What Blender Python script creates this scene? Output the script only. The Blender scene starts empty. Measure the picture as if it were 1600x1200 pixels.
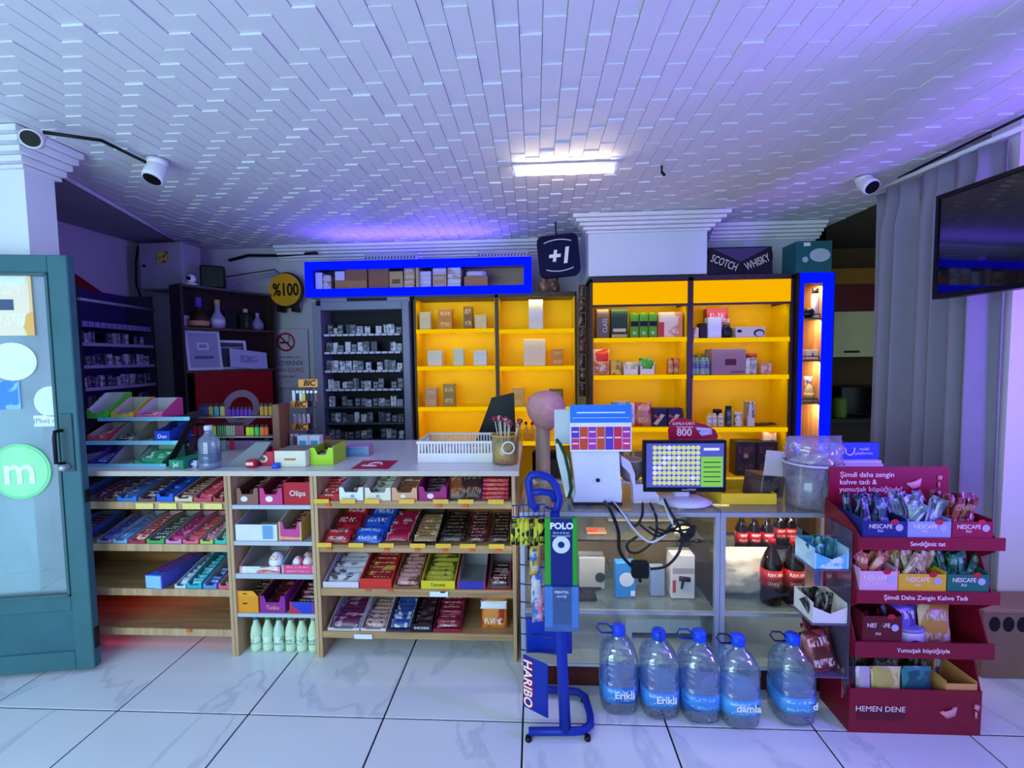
import bpy, math, random
from mathutils import Matrix, Vector
random.seed(7)
PI = math.pi
SC = bpy.context.scene
COL = SC.collection

# ------------------------------------------------------------------ camera
CAMH = 1.54
FPX = 700.0
YAW, PITCH, ROLL = .0507, .0584, -.0131
_r0 = Vector((math.cos(YAW), math.sin(YAW), 0)); _f0 = Vector((-math.sin(YAW), math.cos(YAW), 0)); _u0 = Vector((0, 0, 1))
CW = _f0 * math.cos(PITCH) - _u0 * math.sin(PITCH)
_u1 = _u0 * math.cos(PITCH) + _f0 * math.sin(PITCH)
CR = _r0 * math.cos(ROLL) + _u1 * math.sin(ROLL)
CU = _u1 * math.cos(ROLL) - _r0 * math.sin(ROLL)
cam = bpy.data.cameras.new('camera'); cam.sensor_width = 36; cam.lens = 36 * FPX / 1600; cam.clip_start = .02
camo = bpy.data.objects.new('camera', cam); COL.objects.link(camo)
m = Matrix.Identity(4)
for i in range(3):
    m[i][0] = CR[i]; m[i][1] = CU[i]; m[i][2] = -CW[i]
m[2][3] = CAMH
camo.matrix_world = m
SC.camera = camo

# ------------------------------------------------------------------ world, lights, exposure
SC.view_settings.view_transform = 'Standard'; SC.view_settings.look = 'None'
SC.view_settings.gamma = 1; SC.view_settings.use_curve_mapping = False
SC.view_settings.exposure = -0.18
w = bpy.data.worlds.new('world'); SC.world = w; w.use_nodes = True
w.node_tree.nodes['Background'].inputs[0].default_value = (.55, .80, 1.0, 1)
w.node_tree.nodes['Background'].inputs[1].default_value = 1.1
def area(name, loc, target, sx, sy, power, col, spread=PI):
    l = bpy.data.lights.new(name, 'AREA'); l.shape = 'RECTANGLE'; l.size = sx; l.size_y = sy
    l.energy = power; l.color = col; l.spread = spread
    o = bpy.data.objects.new(name, l); COL.objects.link(o); o.location = loc
    o.rotation_euler = (Vector(target) - Vector(loc)).to_track_quat('-Z', 'Y').to_euler()
    return o
area('daylight_shopfront', (-1.9, -1.15, 1.25), (-1.1, 2.2, 1.5), 3.0, 2.3, 104, (.56, .85, 1.0))
area('violet_led_lamp', (2.5, .9, 1.5), (1.0, 1.7, 2.3), .15, 1.2, 75, (.24, .08, 1.0))
# ------------------------------------------------------------------ helpers
def ray(px, py): return CR * ((px - 800) / FPX) + CU * ((600 - py) / FPX) + CW
def at(px, py, Y):
    d = ray(px, py); return Vector((0, 0, CAMH)) + d * (Y / d.y)
def atz(px, py, z):
    d = ray(px, py); return Vector((0, 0, CAMH)) + d * ((z - CAMH) / d.z)
def lin(h):
    h = h.lstrip('#'); c = [int(h[i:i + 2], 16) / 255 for i in (0, 2, 4)]
    return tuple(x / 12.92 if x <= .04045 else ((x + .055) / 1.055) ** 2.4 for x in c) + (1,)
_mc = {}
def newmat(key):
    mt = bpy.data.materials.new(key); mt.use_nodes = True
    return mt, mt.node_tree, mt.node_tree.nodes['Principled BSDF']
def M(col, rough=.5, metal=0, var=.12, scale=9, bump=0, spec=.28, coat=0):
    k = ('M', col, rough, metal, var, scale, bump, spec, coat)
    if k in _mc: return _mc[k]
    mt, t, b = newmat('paint_' + col.strip('#')); N = t.nodes; L = t.links
    tc = N.new('ShaderNodeTexCoord'); nz = N.new('ShaderNodeTexNoise'); nz.inputs['Scale'].default_value = scale; nz.inputs['Detail'].default_value = 4
    L.new(tc.outputs['Object'], nz.inputs['Vector'])
    mx = N.new('ShaderNodeMix'); mx.data_type = 'RGBA'; c = lin(col)
    mx.inputs['A'].default_value = tuple(x * (1 - var) for x in c[:3]) + (1,)
    mx.inputs['B'].default_value = tuple(min(1, x * (1 + var)) for x in c[:3]) + (1,)
    L.new(nz.outputs['Fac'], mx.inputs['Factor']); L.new(mx.outputs['Result'], b.inputs['Base Color'])
    b.inputs['Roughness'].default_value = rough; b.inputs['Metallic'].default_value = metal
    b.inputs['Specular IOR Level'].default_value = spec; b.inputs['Coat Weight'].default_value = coat
    if bump:
        bp = N.new('ShaderNodeBump'); bp.inputs['Strength'].default_value = bump; bp.inputs['Distance'].default_value = .004
        n2 = N.new('ShaderNodeTexNoise'); n2.inputs['Scale'].default_value = scale * 8; L.new(tc.outputs['Object'], n2.inputs['Vector'])
        L.new(n2.outputs['Fac'], bp.inputs['Height']); L.new(bp.outputs['Normal'], b.inputs['Normal'])
    _mc[k] = mt; return mt
def PR(c1, c2, c3=None, scale=3.0, rough=.35, stretch=(1, 1, 1), t1=.5, t2=.6):
    """printed packaging: patches of two or three inks"""
    c3 = c3 or c2; k = ('P', c1, c2, c3, scale, rough, stretch, t1, t2)
    if k in _mc: return _mc[k]
    mt, t, b = newmat('print_' + c1.strip('#')); N = t.nodes; L = t.links
    def mth(op, a, bb=None, cl=False):
        n_ = N.new('ShaderNodeMath'); n_.operation = op; n_.use_clamp = cl
        for i_, x in enumerate((a, bb)):
            if x is None: continue
            if isinstance(x, (int, float)): n_.inputs[i_].default_value = x
            else: L.new(x, n_.inputs[i_])
        return n_.outputs[0]
    tc = N.new('ShaderNodeTexCoord'); mp = N.new('ShaderNodeMapping'); mp.inputs['Scale'].default_value = stretch
    oi = N.new('ShaderNodeObjectInfo'); ad = N.new('ShaderNodeVectorMath'); ad.operation = 'SCALE'; ad.inputs[0].default_value = (7, 5, 3)
    L.new(oi.outputs['Random'], ad.inputs['Scale']); L.new(ad.outputs[0], mp.inputs['Location'])
    L.new(tc.outputs['Generated'], mp.inputs['Vector'])
    nz = N.new('ShaderNodeTexNoise'); nz.inputs['Scale'].default_value = scale * .8; nz.inputs['Detail'].default_value = 1.0; nz.inputs['Distortion'].default_value = .3
    L.new(mp.outputs[0], nz.inputs['Vector'])
    patch = mth('MULTIPLY', mth('SUBTRACT', nz.outputs['Fac'], t1 + .03), 30, True)
    # rows of small marks, like lettering, across the middle
    sp = N.new('ShaderNodeSeparateXYZ'); L.new(tc.outputs['Generated'], sp.inputs[0])
    m2 = N.new('ShaderNodeMapping'); m2.inputs['Scale'].default_value = (26, 1, 7); L.new(ad.outputs[0], m2.inputs['Location']); L.new(tc.outputs['Generated'], m2.inputs['Vector'])
    n2 = N.new('ShaderNodeTexNoise'); n2.inputs['Scale'].default_value = 1; n2.inputs['Detail'].default_value = 0; L.new(m2.outputs[0], n2.inputs['Vector'])
    row = mth('LESS_THAN', mth('ABSOLUTE', mth('SUBTRACT', mth('FRACT', mth('MULTIPLY', sp.outputs[2], 2.0)), .5)), .2)
    reg = mth('LESS_THAN', mth('ABSOLUTE', mth('SUBTRACT', sp.outputs[0], .5)), .34)
    txt = mth('MULTIPLY', mth('MULTIPLY', row, reg), mth('GREATER_THAN', n2.outputs['Fac'], .5))
    end = mth('GREATER_THAN', mth('ABSOLUTE', mth('SUBTRACT', sp.outputs[0], .5)), .44)
    cur = lin(c1); prev = None
    for fac, col_ in ((patch, c2), (mth('MULTIPLY', end, .6), c2), (mth('MULTIPLY', txt, .85), c3)):
        mx = N.new('ShaderNodeMix'); mx.data_type = 'RGBA'; L.new(fac, mx.inputs['Factor']); mx.inputs['B'].default_value = lin(col_)
        if prev is None: mx.inputs['A'].default_value = cur
        else: L.new(prev, mx.inputs['A'])
        prev = mx.outputs['Result']
    L.new(prev, b.inputs['Base Color'])
    b.inputs['Roughness'].default_value = rough
    _mc[k] = mt; return mt
def EM(col, s, name='glow'):
    k = ('E', col, s)
    if k in _mc: return _mc[k]
    mt, t, b = newmat(name); c = lin(col) if isinstance(col, str) else tuple(col) + (1,)
    b.inputs['Base Color'].default_value = tuple(x * .15 for x in c[:3]) + (1,); b.inputs['Roughness'].default_value = .9; b.inputs['Specular IOR Level'].default_value = 0; b.inputs['Emission Color'].default_value = c; b.inputs['Emission Strength'].default_value = s
    _mc[k] = mt; return mt
def GL(tint='#e8f4f4', gloss=.12, film=0.0, filmcol='#dfeef2', rough=.02, ripple=0):
    k = ('G', tint, gloss, film, filmcol, rough, ripple)
    if k in _mc: return _mc[k]
    mt, t, b = newmat('clear_glass'); N = t.nodes; L = t.links; out = N['Material Output']; N.remove(b)
    tr = N.new('ShaderNodeBsdfTransparent'); tr.inputs[0].default_value = lin(tint)
    gl = N.new('ShaderNodeBsdfGlossy'); gl.inputs['Roughness'].default_value = rough
    lw = N.new('ShaderNodeFresnel'); lw.inputs[0].default_value = 1.45
    if ripple:
        tcr = N.new('ShaderNodeTexCoord'); mpr = N.new('ShaderNodeMapping'); mpr.inputs['Scale'].default_value = (14, 14, 38); L.new(tcr.outputs['Object'], mpr.inputs[0])
        nr = N.new('ShaderNodeTexNoise'); nr.inputs['Scale'].default_value = 1; nr.inputs['Detail'].default_value = 1; L.new(mpr.outputs[0], nr.inputs['Vector'])
        br = N.new('ShaderNodeBump'); br.inputs['Strength'].default_value = ripple; br.inputs['Distance'].default_value = .02; L.new(nr.outputs['Fac'], br.inputs['Height'])
        L.new(br.outputs[0], gl.inputs['Normal']); L.new(br.outputs[0], lw.inputs['Normal'])
    ma = N.new('ShaderNodeMath'); ma.operation = 'MULTIPLY_ADD'; ma.inputs[1].default_value = .45; ma.inputs[2].default_value = gloss * .25; ma.use_clamp = True
    L.new(lw.outputs[0], ma.inputs[0])
    mx = N.new('ShaderNodeMixShader'); L.new(ma.outputs[0], mx.inputs[0]); L.new(tr.outputs[0], mx.inputs[1]); L.new(gl.outputs[0], mx.inputs[2])
    last = mx
    if film:
        df = N.new('ShaderNodeBsdfDiffuse'); df.inputs[0].default_value = lin(filmcol)
        nz = N.new('ShaderNodeTexNoise'); nz.inputs['Scale'].default_value = 2.5; nz.inputs['Detail'].default_value = 5
        tc = N.new('ShaderNodeTexCoord'); L.new(tc.outputs['Object'], nz.inputs['Vector'])
        m2 = N.new('ShaderNodeMath'); m2.operation = 'MULTIPLY'; m2.inputs[1].default_value = film * 2; L.new(nz.outputs['Fac'], m2.inputs[0])
        last = N.new('ShaderNodeMixShader'); L.new(m2.outputs[0], last.inputs[0]); L.new(mx.outputs[0], last.inputs[1]); L.new(df.outputs[0], last.inputs[2])
    L.new(last.outputs[0], out.inputs['Surface'])
    _mc[k] = mt; return mt
def LIQ(col, ior=1.33, rough=.02):
    k = ('L', col, ior)
    if k in _mc: return _mc[k]
    mt, t, b = newmat('liquid'); b.inputs['Base Color'].default_value = lin(col); b.inputs['Transmission Weight'].default_value = 1
    b.inputs['IOR'].default_value = ior; b.inputs['Roughness'].default_value = rough
    _mc[k] = mt; return mt
def WOOD(c1, c2, scale=3.0, axis='X', rough=.45):
    k = ('W', c1, c2, scale, axis)
    if k in _mc: return _mc[k]
    mt, t, b = newmat('wood_laminate'); N = t.nodes; L = t.links
    tc = N.new('ShaderNodeTexCoord'); mp = N.new('ShaderNodeMapping')
    mp.inputs['Scale'].default_value = {'X': (.6, 9, 9), 'Z': (9, 9, .6), 'Y': (9, .6, 9)}[axis]
    nz = N.new('ShaderNodeTexNoise'); nz.inputs['Scale'].default_value = scale; nz.inputs['Detail'].default_value = 6; nz.inputs['Distortion'].default_value = .6
    rp = N.new('ShaderNodeValToRGB'); e = rp.color_ramp.elements; e[0].position = .3; e[0].color = lin(c1); e[1].position = .7; e[1].color = lin(c2)
    L.new(tc.outputs['Object'], mp.inputs[0]); L.new(mp.outputs[0], nz.inputs['Vector']); L.new(nz.outputs['Fac'], rp.inputs[0]); L.new(rp.outputs[0], b.inputs['Base Color'])
    b.inputs['Roughness'].default_value = rough
    _mc[k] = mt; return mt

class MB:
    def __init__(s): s.v = []; s.f = []; s.sm = []
    def add(s, vs, fs, smooth=False):
        n = len(s.v); s.v += [tuple(p) for p in vs]; s.f += [tuple(i + n for i in q) for q in fs]; s.sm += [smooth] * len(fs); return s
    def box(s, x0, x1, y0, y1, z0, z1, b=0):
        if x1 < x0: x0, x1 = x1, x0
        if y1 < y0: y0, y1 = y1, y0
        if z1 < z0: z0, z1 = z1, z0
        if not b:
            return s.add([(x0, y0, z0), (x1, y0, z0), (x1, y1, z0), (x0, y1, z0), (x0, y0, z1), (x1, y0, z1), (x1, y1, z1), (x0, y1, z1)],
                         [(3, 2, 1, 0), (4, 5, 6, 7), (0, 1, 5, 4), (1, 2, 6, 5), (2, 3, 7, 6), (3, 0, 4, 7)])
        b = min(b, (x1 - x0) * .45, (y1 - y0) * .45, (z1 - z0) * .45)
        vs = []; idx = {}
        X = (x0, x1); Y = (y0, y1); Z = (z0, z1); sg = (1, -1)
        for i in (0, 1):
            for j in (0, 1):
                for k in (0, 1):
                    for a in range(3):
                        p = [X[i], Y[j], Z[k]]
                        if a != 0: p[0] += sg[i] * b
                        if a != 1: p[1] += sg[j] * b
                        if a != 2: p[2] += sg[k] * b
                        idx[(i, j, k, a)] = len(vs); vs.append(p)
        q = idx; fs = []
        for a in range(3):
            o = [x for x in range(3) if x != a]
            for e in (0, 1):
                def key(u, vv):
                    t = [0, 0, 0]; t[a] = e; t[o[0]] = u; t[o[1]] = vv; return q[(t[0], t[1], t[2], a)]
                fs.append([key(0, 0), key(1, 0), key(1, 1), key(0, 1)])
            for u in (0, 1):
                for vv in (0, 1):
                    def k2(e, aa):
                        t = [0, 0, 0]; t[a] = e; t[o[0]] = u; t[o[1]] = vv; return q[(t[0], t[1], t[2], aa)]
                    fs.append([k2(0, o[0]), k2(1, o[0]), k2(1, o[1]), k2(0, o[1])])
        for i in (0, 1):
            for j in (0, 1):
                for k in (0, 1): fs.append([q[(i, j, k, 0)], q[(i, j, k, 1)], q[(i, j, k, 2)]])
        c = Vector(((x0 + x1) / 2, (y0 + y1) / 2, (z0 + z1) / 2)); out = []
        for fc in fs:
            P = [Vector(vs[i]) for i in fc]; n = (P[1] - P[0]).cross(P[2] - P[0]); mid = sum(P, Vector()) / len(P)
            out.append(fc if n.dot(mid - c) > 0 else fc[::-1])
        return s.add(vs, out)
    def prism(s, poly, d0, d1, plane='xz'):
        """poly of 2d points extruded d0..d1 along the third axis"""
        mk = {'xz': lambda a, b, d: (a, d, b), 'xy': lambda a, b, d: (a, b, d), 'yz': lambda a, b, d: (d, a, b)}[plane]
        ar = sum(poly[i][0] * poly[(i + 1) % len(poly)][1] - poly[(i + 1) % len(poly)][0] * poly[i][1] for i in range(len(poly)))
        if ar < 0: poly = poly[::-1]
        if plane == 'xz': d0, d1 = d1, d0
        n = len(poly)
        vs = [mk(a, b, d0) for a, b in poly] + [mk(a, b, d1) for a, b in poly]
        fs = [tuple(range(n))[::-1], tuple(range(n, 2 * n))] + [(i, (i + 1) % n, n + (i + 1) % n, n + i) for i in range(n)]
        return s.add(vs, fs)
    def cyl(s, p0, p1, r0, r1=None, n=12, smooth=True):
        return s.tube([p0, p1], [r0, r0 if r1 is None else r1], n, smooth)
    def tube(s, path, r, n=8, smooth=True, closed=False):
        P = [Vector(p) for p in path]; k = len(P); rr = r if isinstance(r, (list, tuple)) else [r] * k
        up = None; vs = []
        for i in range(k):
            if closed: d = P[(i + 1) % k] - P[i - 1]
            else: d = P[min(i + 1, k - 1)] - P[max(i - 1, 0)]
            d = d.normalized() if d.length > 1e-9 else Vector((0, 0, 1))
            if up is None: up = Vector((0, 0, 1)) if abs(d.z) < .9 else Vector((0, 1, 0))
            a = up.cross(d)
            if a.length < 1e-6: a = Vector((1, 0, 0)).cross(d)
            a.normalize(); b = d.cross(a); up = b
            for j in range(n):
                t = 2 * PI * j / n; vs.append(P[i] + a * (math.cos(t) * rr[i]) + b * (math.sin(t) * rr[i]))
        fs = []
        for i in range(k if closed else k - 1):
            i2 = (i + 1) % k
            for j in range(n): fs.append((i * n + j, i * n + (j + 1) % n, i2 * n + (j + 1) % n, i2 * n + j))
        s.add(vs, fs, smooth)
        if not closed:
            n0 = len(s.v) - len(vs)
            s.f += [tuple(n0 + j for j in range(n))[::-1], tuple(n0 + (k - 1) * n + j for j in range(n))]; s.sm += [False, False]
        return s
    def lathe(s, prof, n=20, c=(0, 0, 0), sx=1, sy=1, smooth=True, sq=0):
        vs = []
        for r, z in prof:
            for j in range(n):
                t = 2 * PI * j / n; ct, st = math.cos(t), math.sin(t)
                k = 1
                if sq: k = (abs(ct) ** sq + abs(st) ** sq) ** (-1 / sq)
                vs.append((c[0] + r * sx * ct * k, c[1] + r * sy * st * k, c[2] + z))
        fs = []
        for i in range(len(prof) - 1):
            for j in range(n): fs.append((i * n + j, i * n + (j + 1) % n, (i + 1) * n + (j + 1) % n, (i + 1) * n + j))
        s.add(vs, fs, smooth); n0 = len(s.v) - len(vs); m_ = (len(prof) - 1) * n
        if prof[0][0] > 1e-5: s.f.append(tuple(n0 + j for j in range(n))[::-1]); s.sm.append(False)
        if prof[-1][0] > 1e-5: s.f.append(tuple(n0 + m_ + j for j in range(n))); s.sm.append(False)
        return s
    def pillow(s, w, h, t, nx=6, nz=6, crimp=.0, wob=0.0, seed=0):
        """soft pouch in the xz plane: x -w/2..w/2, z 0..h, thickness t along y; flat crimped ends if crimp"""
        rd = random.Random(seed); vs = []
        for sd in (-1, 1):
            for i in range(nx + 1):
                for j in range(nz + 1):
                    a = i / nx; b = j / nz
                    e = (max(0, 1 - abs(2 * a - 1) ** 3)) ** .6 * (max(0, 1 - abs(2 * b - 1) ** 3)) ** .6
                    edge = i in (0, nx) or j in (0, nz)
                    y = sd * t / 2 * e + (0 if edge else rd.uniform(-wob, wob))
                    xx = (a - .5) * w * (1 - .06 * (1 - abs(2 * b - 1) ** 2)); vs.append((xx, y, b * h))
        q = (nx + 1) * (nz + 1); fs = []
        for i in range(nx):
            for j in range(nz):
                a = i * (nz + 1) + j; b = a + nz + 1
                fs.append((a, b, b + 1, a + 1)); fs.append((q + a, q + a + 1, q + b + 1, q + b))
        return s.add(vs, fs, True)
    def xf(s, mat):
        s.v = [tuple(mat @ Vector(p)) for p in s.v]; return s
    def mesh(s, name, mt):
        me = bpy.data.meshes.new(name); me.from_pydata(s.v, [], s.f); me.update()
        me.polygons.foreach_set('use_smooth', s.sm[:len(me.polygons)])
        if mt: me.materials.append(mt)
        return me
def link(name, me, parent=None, loc=(0, 0, 0), rot=(0, 0, 0)):
    o = bpy.data.objects.new(name, me); COL.objects.link(o); o.parent = parent; o.location = loc; o.rotation_euler = rot
    return o
def part(name, mb, mt, parent, loc=(0, 0, 0), rot=(0, 0, 0), label=None):
    o = link(name, mb.mesh(name, mt), parent, loc, rot)
    if label: o['label'] = label
    return o
def tag(o, label, cat, group=None, kind=None):
    o['label'] = label; o['category'] = cat
    if group: o['group'] = group
    if kind: o['kind'] = kind
    return o
def thing(name, label, cat, loc=(0, 0, 0), rz=0, group=None, rot=None):
    o = link(name, None, None, loc, rot or (0, 0, rz)); return tag(o, label, cat, group)
def solo(name, mb, mt, label, cat, loc=(0, 0, 0), rot=(0, 0, 0), group=None):
    return tag(link(name, mb.mesh(name, mt), None, loc, rot), label, cat, group)
def struct(name, mb, mt, parent=None, loc=(0, 0, 0)):
    o = link(name, mb.mesh(name, mt), parent, loc)
    if parent is None: o['kind'] = 'structure'
    return o
def text(s, mt, parent, loc, size, rot=(PI / 2, 0, 0), name='lettering', align='CENTER', ext=.0006, sx=1.0, bold=0.0, shear=0.0):
    c = bpy.data.curves.new(name, 'FONT'); c.body = s; c.size = size; c.align_x = align; c.align_y = 'CENTER'; c.extrude = ext; c.offset = bold; c.shear = shear; c.resolution_u = 3
    c.materials.append(mt)
    tmp = bpy.data.objects.new('tmp', c); me = bpy.data.meshes.new_from_object(tmp); bpy.data.objects.remove(tmp); me.name = name
    if not me.materials: me.materials.append(mt)
    o = link(name, me, parent, loc, rot); o.scale = (sx, 1, 1)
    return o
def LOC(org, rz, x, y, z):
    c, s = math.cos(rz), math.sin(rz); return (org[0] + c * x - s * y, org[1] + s * x + c * y, org[2] + z)
WHITE = M('#e9ebee', .5); INK = M('#111114', .5); ALU = M('#b9bec8', .35, .6, .06); BLACK = M('#0c0c10', .45)
# ------------------------------------------------------------------ structure
def tile_mat():
    mt, t, b = newmat('marble_tile'); N = t.nodes; L = t.links
    tc = N.new('ShaderNodeTexCoord'); oi = N.new('ShaderNodeObjectInfo')
    sc = N.new('ShaderNodeVectorMath'); sc.operation = 'SCALE'; sc.inputs[0].default_value = (11, 17, 5); L.new(oi.outputs['Random'], sc.inputs['Scale'])
    ad = N.new('ShaderNodeVectorMath'); L.new(tc.outputs['Object'], ad.inputs[0]); L.new(sc.outputs[0], ad.inputs[1])
    mp = N.new('ShaderNodeMapping'); mp.inputs['Rotation'].default_value = (0, 0, .7); mp.inputs['Scale'].default_value = (1.0, .45, 1); L.new(ad.outputs[0], mp.inputs[0])
    nz = N.new('ShaderNodeTexNoise'); nz.inputs['Scale'].default_value = 1.5; nz.inputs['Detail'].default_value = 6; nz.inputs['Distortion'].default_value = .5
    L.new(mp.outputs[0], nz.inputs['Vector'])
    rp = N.new('ShaderNodeValToRGB'); e = rp.color_ramp.elements
    e[0].position = 0; e[0].color = lin('#dfe3e6'); e[1].position = 1; e[1].color = lin('#dde2e6')
    for p, c in ((.486, '#dfe3e6'), (.498, '#c9d0d8'), (.503, '#cdd4da'), (.512, '#dde2e6')):
        x = e.new(p); x.color = lin(c)
    L.new(nz.outputs['Fac'], rp.inputs[0]); L.new(rp.outputs[0], b.inputs['Base Color'])
    b.inputs['Roughness'].default_value = .16; b.inputs['Specular IOR Level'].default_value = .45
    return mt
X0, Y0, TW, TL = -1.8642, 1.81, .6, 1.2
floor = struct('floor', MB().box(-3.8, 4.8, -1.2, 5.1, -.1, -.004), M('#141a26', .8))
TM = tile_mat(); g = .0038
tme = MB().box(g, TW - g, g, TL - g, -.012, 0, .0012).mesh('floor_tile', TM)
for i in range(-4, 12):
    for j in range(-3, 3):
        if X0 + TW * i > 4.7: continue
        link('floor_tile', tme, floor, (X0 + TW * i, Y0 + TL * j, 0))
pav = struct('ground', MB().box(-9, 9, -9, -1.2, -.2, -.05), M('#8a8f94', .9))

H = 2.63
CEILW = M('#dfe0e6', .62, 0, .04, 6, .15)
ceiling = struct('ceiling', MB().box(-3.8, 2.62, -1.2, 4.35, H + .012, H + .1), M('#c6c8d2', .8))
BW, BL = .078, .235
rd = random.Random(3)
def bverts(x, y, dz):
    g2 = .0013
    x0, x1, y0, y1 = x + g2, x + BW - g2, y + g2, y + BL - g2
    zt = H + .013; za = H + .004 - dz; zb = H + .008 - dz * .5
    vs = [(x0, y0, zt), (x1, y0, zt), (x1, y1, zt), (x0, y1, zt), (x0, y0, za), (x1, y0, za), (x1, y1, zb), (x0, y1, zb)]
    return vs, [(0, 1, 2, 3), (7, 6, 5, 4), (4, 5, 1, 0), (5, 6, 2, 1), (6, 7, 3, 2), (7, 4, 0, 3)]
bricks = []
nc = int(6.1 / BW)
for i in range(nc):
    x = -3.55 + i * BW
    off = (i * BL * .31) % BL + (BL * .5 if (i // 9) % 2 else 0)
    y = .75 - BL - off
    while y < 4.3:
        if y > .6: bricks.append((x, y, rd.choice((0, .0005, .001, .0015, .0025, .0045))))
        y += BL
def vis(b):
    d = Vector((b[0] + BW / 2, b[1] + BL / 2, H - CAMH)); z = d.dot(CW)
    if z < .1: return 9e9
    px = 800 + FPX * d.dot(CR) / z; py = 600 - FPX * d.dot(CU) / z
    return d.length if (0 < px < 1600 and 0 < py < 420) else 9e9
bricks.sort(key=vis)
proto = {}
for (x, y, dz) in bricks[:296]:
    if dz not in proto:
        v, f = bverts(0, 0, dz); proto[dz] = MB().add([(a, b, c - H) for a, b, c in v], f).mesh('ceiling_brick', CEILW)
    link('ceiling_brick', proto[dz], ceiling, (x, y, H))
rest = MB()
for (x, y, dz) in bricks[296:]:
    if x + BW > 2.6: continue
    rest.add(*bverts(x, y, dz))
o = struct('ceiling_brick_field', rest, CEILW, ceiling); o['kind'] = 'stuff'

PLAS = M('#dcdce4', .7, 0, .05, 3, .1)
PLAS2 = M('#c9c6d2', .75, 0, .06, 3, .1)
struct('wall_back', MB().box(-3.6, .62, 4.3, 4.4, 0, H + .02), PLAS2)
wl = struct('wall_left', MB().box(-3.8, -3.56, 2.1, 4.3, 0, H + .02), PLAS2)
# painted decor: dark red slanting band high on the left wall
part('painted_band', MB().prism([(2.75, 2.36), (3.05, 2.40), (3.75, 2.02), (3.5, 1.98), (2.75, 2.2)], -3.56, -3.554, 'yz'), M('#8a1420', .6), wl)
PX = at(42, 330, 2.13).x; PY = next(y / 100 for y in range(213, 300) if at(86, 330, y / 100).x < PX)
struct('wall_left_pier', MB().box(-3.6, PX, 2.13, PY, 0, H + .02), M('#dfe4ea', .7, 0, .05, 3, .1))
struct('wall_left_front', MB().box(-3.7, -3.6, -1.2, 2.34, 0, H + .02), PLAS)
struct('wall_right', MB().box(2.62, 2.75, -1.2, 2.31, 0, H + .1), PLAS)
struct('wall_front', MB().box(.9, 2.62, -1.2, -1.1, 0, H + .02), PLAS)
struct('wall_right_pier', MB().box(at(1570, 700, 2.31).x, 2.75, 2.31, 2.45, 0, H + .02), M('#e6dcdc', .6, 0, .05, 3, .1))
# column over the yellow shelves and the wall beside it
cx0, cx1 = at(920, 400, 3.6).x, at(1106, 400, 3.6).x
zc = at(1000, 434, 3.56).z
struct('column', MB().box(cx0, cx1, 3.62, 4.32, zc + .03, H + .02), M('#d6dde8', .7, 0, .05, 3, .08))
struct('wall_back_alcove', MB().box(cx1, 2.46, 3.97, 4.1, 0, H + .02), M('#c4cad8', .7, 0, .05, 3, .08))
def cornice(name, x0, x1, yf, ret=True):
    mb = MB(); steps = [(.13, .03), (.105, .025), (.075, .025), (.045, .025), (.02, .02)]; z = H - .001
    for d, h in steps:
        mb.box(x0 - (d if ret else 0), x1 + (d if ret else 0), yf - d, yf + .05, z - h + .003, z); z -= h
    return struct(name, mb, M('#e4e4ea', .6))
cornice('cornice_column', cx0, cx1, 3.62)
cornice('cornice_alcove', cx1 + .14, 2.40, 3.97, False)
cornice('cornice_back', -2.45, .45, 4.3, False)
mb = MB(); z = H - .001
for d, h in [(.15, .03), (.12, .03), (.085, .03), (.05, .03), (.02, .02)]:
    mb.box(-3.4, PX + d, 2.13 - d, PY + .02, z - h + .003, z); z -= h
struct('cornice_pier', mb, M('#e2e3ea', .6))
# ceiling bead running back from the pier
struct('trim_1', MB().tube([(-2.66, 2.4, H - .012), (-3.3, 4.28, H - .012)], .014, 6), M('#d5d3e0', .6))
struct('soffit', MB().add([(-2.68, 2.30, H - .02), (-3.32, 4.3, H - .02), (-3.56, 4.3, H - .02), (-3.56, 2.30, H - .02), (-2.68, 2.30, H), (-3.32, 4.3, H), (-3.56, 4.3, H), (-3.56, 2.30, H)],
       [(0, 3, 2, 1), (4, 5, 6, 7), (0, 1, 5, 4), (1, 2, 6, 5), (2, 3, 7, 6), (3, 0, 4, 7)]), M('#9a98a8', .8))  # ceiling corner in darker grey, its shade put into the colour
# back room seen past the niche unit
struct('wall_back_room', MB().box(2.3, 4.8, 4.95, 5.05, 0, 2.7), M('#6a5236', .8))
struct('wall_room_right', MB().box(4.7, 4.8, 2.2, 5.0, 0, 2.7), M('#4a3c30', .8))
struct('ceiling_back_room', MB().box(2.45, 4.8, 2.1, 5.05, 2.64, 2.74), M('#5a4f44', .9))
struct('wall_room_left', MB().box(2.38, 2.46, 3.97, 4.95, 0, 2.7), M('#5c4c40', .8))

# ------------------------------------------------------------------ ceiling lamp
p0 = atz(806, 270, H - .05); p1 = atz(958, 268, H - .05)
lx = (p0.x + p1.x) / 2; ly = (p0.y + p1.y) / 2; hl = (p1.x - p0.x) / 2
lamp = thing('ceiling_lamp', 'glowing white batten lamp fixed to the brick-relief ceiling', 'lamp', (lx, ly, H - .012))
part('housing', MB().box(-hl - .02, hl + .02, -.018, .018, -.012, .006, .004), WHITE, lamp)
part('diffuser', MB().cyl((-hl, 0, -.030), (hl, 0, -.030), .019, n=14), EM((1.0, .80, .50), 22, 'lamp_diffuser'), lamp)
for s in (-1, 1): part('end_cap', MB().cyl((s * hl, 0, -.030), (s * (hl + .02), 0, -.030), .020, n=14), WHITE, lamp)
pp = atz(1034, 262, H - .01)
solo('ceiling_hook', MB().cyl((0, 0, 0), (0, 0, -.035), .006).cyl((0, 0, -.035), (.02, .01, -.05), .008), BLACK, 'small dark hook sticking out of the ceiling near the lamp', 'hook', (pp.x, pp.y, H))

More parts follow.
